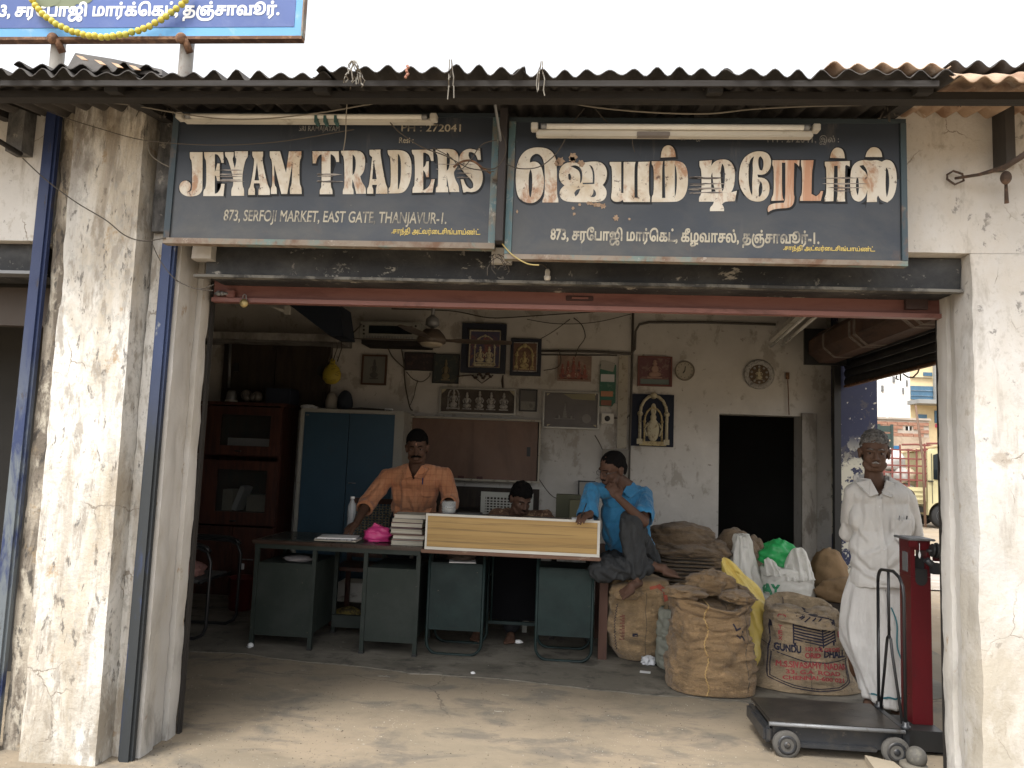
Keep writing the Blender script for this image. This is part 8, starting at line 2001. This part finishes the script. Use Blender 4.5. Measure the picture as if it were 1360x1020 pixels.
while z_ < wt-bh:
    x = xs1-bl*(1 if row % 2 else 1.5)
    while x > P(1163, 560, Y=32)[0]-bl and cnt < 290:
        if not (x+bl > w0[0] and x < w1[0] and z_+bh > w1[2] and z_ < w0[2]):
            o = bpy.data.objects.new('brick', brick_me); C.objects.link(o); o.parent = BW; o.location = (x-13.5, -.012+random.uniform(-.008, .008), z_); cnt += 1
        x -= bl
    z_ += bh; row += 1
MB().box((xs0, 31.97, 0), (xs1, 32.029, pl)).build('plaster_face', mat('rough_buff_plaster', (.40, .32, .24), .95, [((.25, .18, .13), 1.6, .46, .6, (1, 1, 1), .7)], bump=(6, .5, .02)), BW)
MB().box((xs0, 31.96, wt-.05), (xs1+.05, 32.34, wt+.03)).build('coping', m_mort, BW)
MB().box((w0[0], 32.2, w1[2]), (w1[0], 32.25, w0[2])).build('window_back', m_black, BW); mb = MB(); mb.box(((w0[0]+w1[0])/2-.015, 32.02, w1[2]), ((w0[0]+w1[0])/2+.015, 32.05, w0[2])); mb.build('window_bar', m_white, BW)
# yellow building
m_yel = mat('cream_yellow_render', (.62, .50, .30), .85); m_bgl = mat('blue_glazing', (.06, .13, .20), .25); m_gcan = mat('grey_canopy', (.26, .26, .25), .7); m_oran = mat('orange_cladding', (.45, .16, .08), .7); m_whiteb = mat('white_render', (.74, .74, .73), .85)
YB = thing('yellow_building', 'cream yellow commercial block with blue glass bands and orange cladding beyond the truck', 'building', (22, 45, 0))
a, b = P(1210, 470, Y=45), P(1242, 590, Y=45); xr = P(1300, 500, Y=45)[0]; top = P(1240, 440, Y=45)[2]
k_ = 55/45.2; MB().hexa([(a[0], 45.2, 0), (a[0], 45.2, top), (a[0]*k_+.3, 55, 0), (a[0]*k_+.3, 55, top), (xr, 45.2, 0), (xr, 45.2, top), (xr*k_, 55, 0), (xr*k_, 55, top)]).build('wall', m_yel, YB)
def yb(nm, x0, y0, x1, y1, m, pr=.12, par=None):
    mb = MB(); p, q = P(x0, y0, Y=45), P(x1, y1, Y=45); mb.box((p[0], 45.2-pr, q[2]), (q[0], 45.199, p[2])); return mb.build(nm, m, par or YB)
w = yb('window', 1211, 512, 1241, 531, m_bgl, .05); yb('glazing_bar', 1211, 518, 1241, 519, m_white, .1, w); yb('glazing_bar', 1211, 525, 1241, 526, m_white, .1, w)
yb('window', 1228, 494, 1240, 499, m_bgl, .05); yb('window', 1220, 550, 1233, 558, m_bgl, .05); yb('cladding', 1243, 512, 1275, 532, m_oran, .06); yb('cladding', 1243, 480, 1275, 500, m_whiteb, .06)
yb('canopy', 1207, 532, 1290, 540, m_gcan, 1.4); yb('pier', 1240.5, 470, 1243, 532, m_gcan, .3); yb('string_course', 1210, 500.5, 1240, 501.5, m_gcan, .15); yb('balcony', 1243, 501, 1275, 511, m_gcan, .8)
w = yb('window', 1243, 545, 1262, 562, m_bgl, .05)
for x in (1246, 1250, 1254): yb('glazing_bar', x, 545, x+.6, 562, m_white, .1, w)
yb('shop_sign', 1244, 563, 1262, 568, mat('pink_sign', (.55, .09, .16), .6), .3)
# white building
WBl = thing('white_building', 'plain bright white building with two small windows behind the brick wall', 'building', (22, 60, 0))
a, b = P(1120, 440, Y=60), P(1213, 440, Y=60)
MB().box((a[0], 60, 0), (b[0]-.02, 70, a[2])).build('wall', m_whiteb, WBl)
for x0, y0, x1, y1 in ((1198, 515, 1200, 523), (1203, 505, 1205, 513), (1185, 500, 1188, 508), (1170, 512, 1173, 520)):
    p, q = P(x0, y0, Y=60), P(x1, y1, Y=60); MB().box((p[0], 59.9, q[2]), (q[0], 59.99, p[2])).build('window', m_steelgrey, WBl)
SP = thing('service_pole', 'pale slender pole rising in front of the white building', 'pole', (P(1179, 600, Y=38)[0], 38, 0))
x = P(1179, 600, Y=38)[0]; mb = MB(); mb.tube([(x, 38, 0), (x, 38, P(1179, 535, Y=38)[2])], .06, 6); mb.build('shaft', m_whiteb, SP); mb = MB(); z_ = P(1179, 540, Y=38)[2]; mb.box((x-.3, 37.97, z_-.03), (x+.3, 38.03, z_+.03)); mb.build('cross_arm', m_whiteb, SP)
# far low buildings so that the street closes
random.seed(8)
for k, (x0, x1, Y_, h, c, lab) in enumerate(((28, 44, 62, 9, (.55, .50, .42), 'buff block of flats far to the right of the yellow building'), (45, 70, 70, 7, (.60, .58, .55), 'long pale low building at the far right end of the street'), (4, 9.5, 48, 6.5, (.50, .42, .34), 'tan two storey house hidden left behind the navy pillar'), (-12, 2, 55, 7, (.55, .52, .48), 'greyish house row far behind the shop to the left'))):
    t = thing('far_building', lab, 'building', ((x0+x1)/2, Y_, 0)); MB().box((x0, Y_, 0), (x1, Y_+9, h)).build('wall', mat('far_render', c, .9), t); MB().box((x0-.2, Y_-.2, h+.001), (x1+.2, Y_+9.2, h+.25)).build('parapet', m_gcan, t)
    for i in range(int((x1-x0)/3)):
        for zz in (1.2, 4.4): MB().box((x0+1+i*3, Y_-.05, zz), (x0+2.2+i*3, Y_-.002, zz+1.3)).build('window', m_bgl, t)
# green slatted board
t = thing('slatted_panel', 'dark green slatted panel standing upright behind the old man', 'panel', (P(1177, 600, Y=24)[0], 24, 0)); m_grnp = mat('dark_green_panel', (.035, .055, .048), .6)
a, b = P(1166, 563, Y=24), P(1187, 625, Y=24)
for x in (a[0], b[0]-.07): MB().box((x, 23.98, 0), (x+.07, 24.05, a[2])).build('post', m_grnp, t)
for k in range(9): z_ = a[2]-.05-k*.24; MB().box((a[0]+.071, 24.0, z_-.19), (b[0]-.071, 24.03, z_)).build('slat', m_grnp, t)
# the mini truck
TK = thing('mini_truck', 'cream yellow mini truck with maroon caged bed parked in the side street', 'truck', (9.6, 20.6, -.02))
m_cab = mat('cream_yellow_truck_paint', (.50, .45, .26), .35, [((.40, .34, .17), 3, .5, .66, (1, 1, 1), .5)]); m_mar = mat('maroon_cage_paint', (.17, .050, .040), .6); m_tyre = mat('tyre_rubber', (.02, .02, .02), .8); m_dglass = mat('dark_truck_glass', (.015, .02, .022), .1)
side = [(9.33, .42), (9.33, 1.95), (9.55, 2.03), (10.35, 2.03), (10.62, 1.9), (10.95, 1.25), (11.12, 1.05), (11.18, .55), (11.05, .40), (10.18, .40)]
arch_ = [(9.7+.36*math.cos(R(a_)), .32+.36*math.sin(R(a_))) for a_ in range(20, 181, 20)]
pts = side[:9]+[(10.1, .40)]+arch_+[]
mb = MB(); mb.prism([(x, 19.95, z) for x, z in pts], (0, 1.42, 0)); cab = mb.build('cab', m_cab, TK)
mb = MB(); mb.prism([(x, 19.935, z) for x, z in ((9.47, 1.24), (9.47, 1.86), (9.60, 1.91), (10.22, 1.91), (10.42, 1.80), (10.60, 1.30), (10.3, 1.14))], (0, .014, 0)); mb.build('door_window', m_dglass, TK)
mb = MB(); mb.hexa([(10.66, 20.05, 1.84), (10.97, 20.05, 1.26), (10.66, 21.27, 1.84), (10.97, 21.27, 1.26), (10.70, 20.05, 1.87), (11.01, 20.05, 1.28), (10.70, 21.27, 1.87), (11.01, 21.27, 1.28)]); mb.build('windscreen', m_dglass, TK)
dr = MB(); dr.tube([(9.44, 19.94, .62), (9.43, 19.94, 1.9)], .008, 4); dr.tube([(10.3, 19.94, .75), (10.62, 19.94, 1.22), (10.62, 19.94, 1.3)], .008, 4); dr.build('door_seam', m_black, TK)
q = P(1236, 639, Y=19.93); MB().box((q[0]-.06, 19.90, q[2]-.015), (q[0]+.06, 19.949, q[2]+.015)).build('door_handle', m_black, TK)
mb = MB(); q = P(1249, 630, Y=19.8); mb.box((q[0]-.09, 19.72, q[2]-.14), (q[0]+.09, 19.78, q[2]+.12), bev=.02); mb.tube([(q[0], 19.76, q[2]-.14), (q[0]+.2, 19.94, q[2]-.25)], .012, 5); mb.build('wing_mirror', m_black, TK)
for x in (9.75, 7.35):
    for y in (20.0, 21.1):
        mb = MB(); mb.lathe([(.20, 0), (.29, .01), (.31, .04), (.31, .16), (.29, .19), (.20, .20)], (x, y, .31), (0, 1, 0), 28); w = mb.build('wheel', m_tyre, TK)
        mb = MB(); mb.lathe([(.03, -.02), (.07, -.015), (.10, .02), (.17, .025), (.19, -.005), (.195, .03)], (x, y, .31), (0, 1, 0), 20); mb.build('rim', m_steelgrey, w)
MB().box((6.85, 20.1, .38), (9.32, 21.3, .52)).build('chassis', m_black, TK)
MB().box((6.8, 19.93, .66), (9.28, 19.97, 1.02)).build('bed_side', m_cab, TK); MB().box((6.8, 21.35, .66), (9.28, 21.39, 1.02)).build('bed_side', m_cab, TK); MB().box((6.8, 19.971, .60), (9.28, 21.349, .66)).build('bed_floor', m_cab, TK); MB().box((6.78, 19.971, .661), (6.82, 21.349, 1.02)).build('tailgate', m_cab, TK)
for k in range(3): MB().box((6.9, 19.90, .70+k*.11), (9.25, 19.929, .74+k*.11)).build('bed_rib', m_cab, TK)
for y in (19.95, 21.37):
    for k in range(13): x = 6.82+k*.204; MB().box((x-.02, y-.012, 1.021), (x+.02, y+.012, 2.0 if k != 12 else 2.15)).build('cage_bar', m_mar, TK)
    for z_ in (1.20, 1.38, 1.56, 1.74, 1.96): MB().box((6.8, y-.028, z_-.02), (9.30, y-.0125, z_+.02)).build('cage_rail', m_mar, TK)
mb = MB(); mb.tube([(9.32, 19.95, 2.15), (9.7, 19.95, 2.17), (10.4, 19.95, 2.12)], .03, 6); mb.tube([(9.32, 21.37, 2.15), (9.7, 21.37, 2.17), (10.4, 21.37, 2.12)], .03, 6); mb.tube([(9.32, 19.95, 2.0), (9.32, 21.37, 2.0)], .03, 6); mb.build('roof_rack', m_mar, TK)
random.seed(4); G_ = 'sacks loaded in the truck bed'
for k in range(16):
    c, cn = random.choice([((.58, .55, .50), 'off-white'), ((.50, .20, .16), 'reddish'), ((.60, .58, .55), 'white'), ((.10, .30, .18), 'green'), ((.55, .45, .33), 'tan')]); x, z_ = 7.05+(k % 8)*.29, .72+(k//8)*.42
    lump('loaded_sack', '%s sack in the %s layer of the truck load, %s from the tailgate' % (cn, ('lower', 'upper')[k//8], ('first', 'second', 'third', 'fourth', 'fifth', 'sixth', 'seventh', 'eighth')[k % 8]), 'sack', (x, 20.3+.3*(k % 2), z_), (.22, .28, .20), mat('load_cloth', c, .8), amp=.15, u=16, v=12, group=G_)
lump('white_bale', 'big white bale on top of the truck load, behind the old man\'s ear', 'bale', (P(1184, 612, Y=20.4)[0], 20.5, 1.45), (.38, .4, .28), mat('white_bale_cloth', (.62, .62, .60), .8), amp=.12, u=24, v=16)
for k in range(7):
    a, b = P(1188+k*1.5, 603-k*.5, Y=20.3+.1*k), P(1238, 590+k*2.0, Y=20.3+.1*k)
    mb = MB(); mb.tube([a, b+Vector((.5, 0, .05))], .030, 5); tag(mb.build('wooden_pole', mat('pale_pole_wood', (.42, .33, .20), .8)), 'pale wooden pole laid along the top of the truck cage', 'pole', 'poles lying on the truck')
mb = MB(); mb.tube([P(1216, 538, Y=19.7), P(1221, 575, Y=19.7), P(1226, 612, Y=19.7), P(1229, 700, Y=19.7)], [.022, .03, .03, .03], 6)
tag(mb.build('bamboo_pole', mat('brown_bamboo', (.16, .10, .07), .8)), 'tall brown leaning bamboo pole standing beside the truck cage', 'pole')
t = thing('blue_post', 'short bright blue post just left of the truck cage', 'post', (P(1191, 600, Y=22)[0], 22, 0)); x = P(1191, 600, Y=22)[0]
MB().box((x-.06, 21.95, 0), (x+.06, 22.05, P(1191, 592, Y=22)[2])).build('shaft', mat('bright_blue', (.03, .14, .30), .6), t)
mb = MB(); mb.tube([(P(1190, 590, Y=9.5)[0], 9.5, 2.9), ], .01) if False else None
# wires dangling under the side shutter
mb = MB(); mb.tube([P(1200, 497, X=2.66), P(1206, 501, X=2.66), P(1213, 501, X=2.66), P(1219, 495, X=2.66), P(1221, 489, X=2.66)], .006, 5); mb.tube([P(1191, 499, X=2.66), P(1190, 503, X=2.66), P(1193, 504, X=2.66)], .006, 5); mb.tube([P(1196, 497, X=2.66), P(1196, 506, X=2.66)], .006, 5)
tag(mb.build('loose_cable', m_cable), 'loop of cable dangling below the half-lowered side shutter', 'cable')
# puddled, paler strip of the street
sh = sheet('side_street', 3.2, 60, 9.5, 13.5, -.004, mat('pale_wet_street', (.40, .36, .32), .55, [((.30, .24, .18), .8, .42, .6, (.6, 1.5, 1), .9), ((.55, .53, .50), 2.5, .55, .66, (.5, 2, 1), .8)], bump=(5, .4, .02)), 30, 6, .004, 1)
struct(sh)

# ------------------------------------------------------------------ grit and crumbs trodden into the floor
random.seed(21)
bm = bmesh.new()
for k in range(9000):
    x = random.uniform(-2.6, 2.6); y = 3.05+abs(random.gauss(0, 1.0)); 
    if y > 6 or (k % 3 and noise.noise(Vector((x*1.3, y*1.3, 0))) < 0): continue
    r = random.choice((.0015, .002, .0025, .003, .004)); z = .0065 if y > 5.1 else .001
    vs = [bm.verts.new((x+r*random.uniform(-1.3, 1.3), y+r*random.uniform(-1.3, 1.3), z+r*.7*s_)) for s_ in (0, 0, 0, 1)]
    for f in ((0, 1, 2), (0, 1, 3), (1, 2, 3), (0, 2, 3)): bm.faces.new([vs[i] for i in f])
me = bpy.data.meshes.new('floor_grit'); bm.to_mesh(me); bm.free()
o = link('floor_grit', me, mat('dark_grit', (.055, .045, .035), .95, [((.42, .38, .32), 2.5, .5, .56, (1, 1, 1), 1)], tint=0)); o['kind'] = 'stuff'; o['label'] = 'fine grit and chaff scattered over the cement floor of the shop entrance'
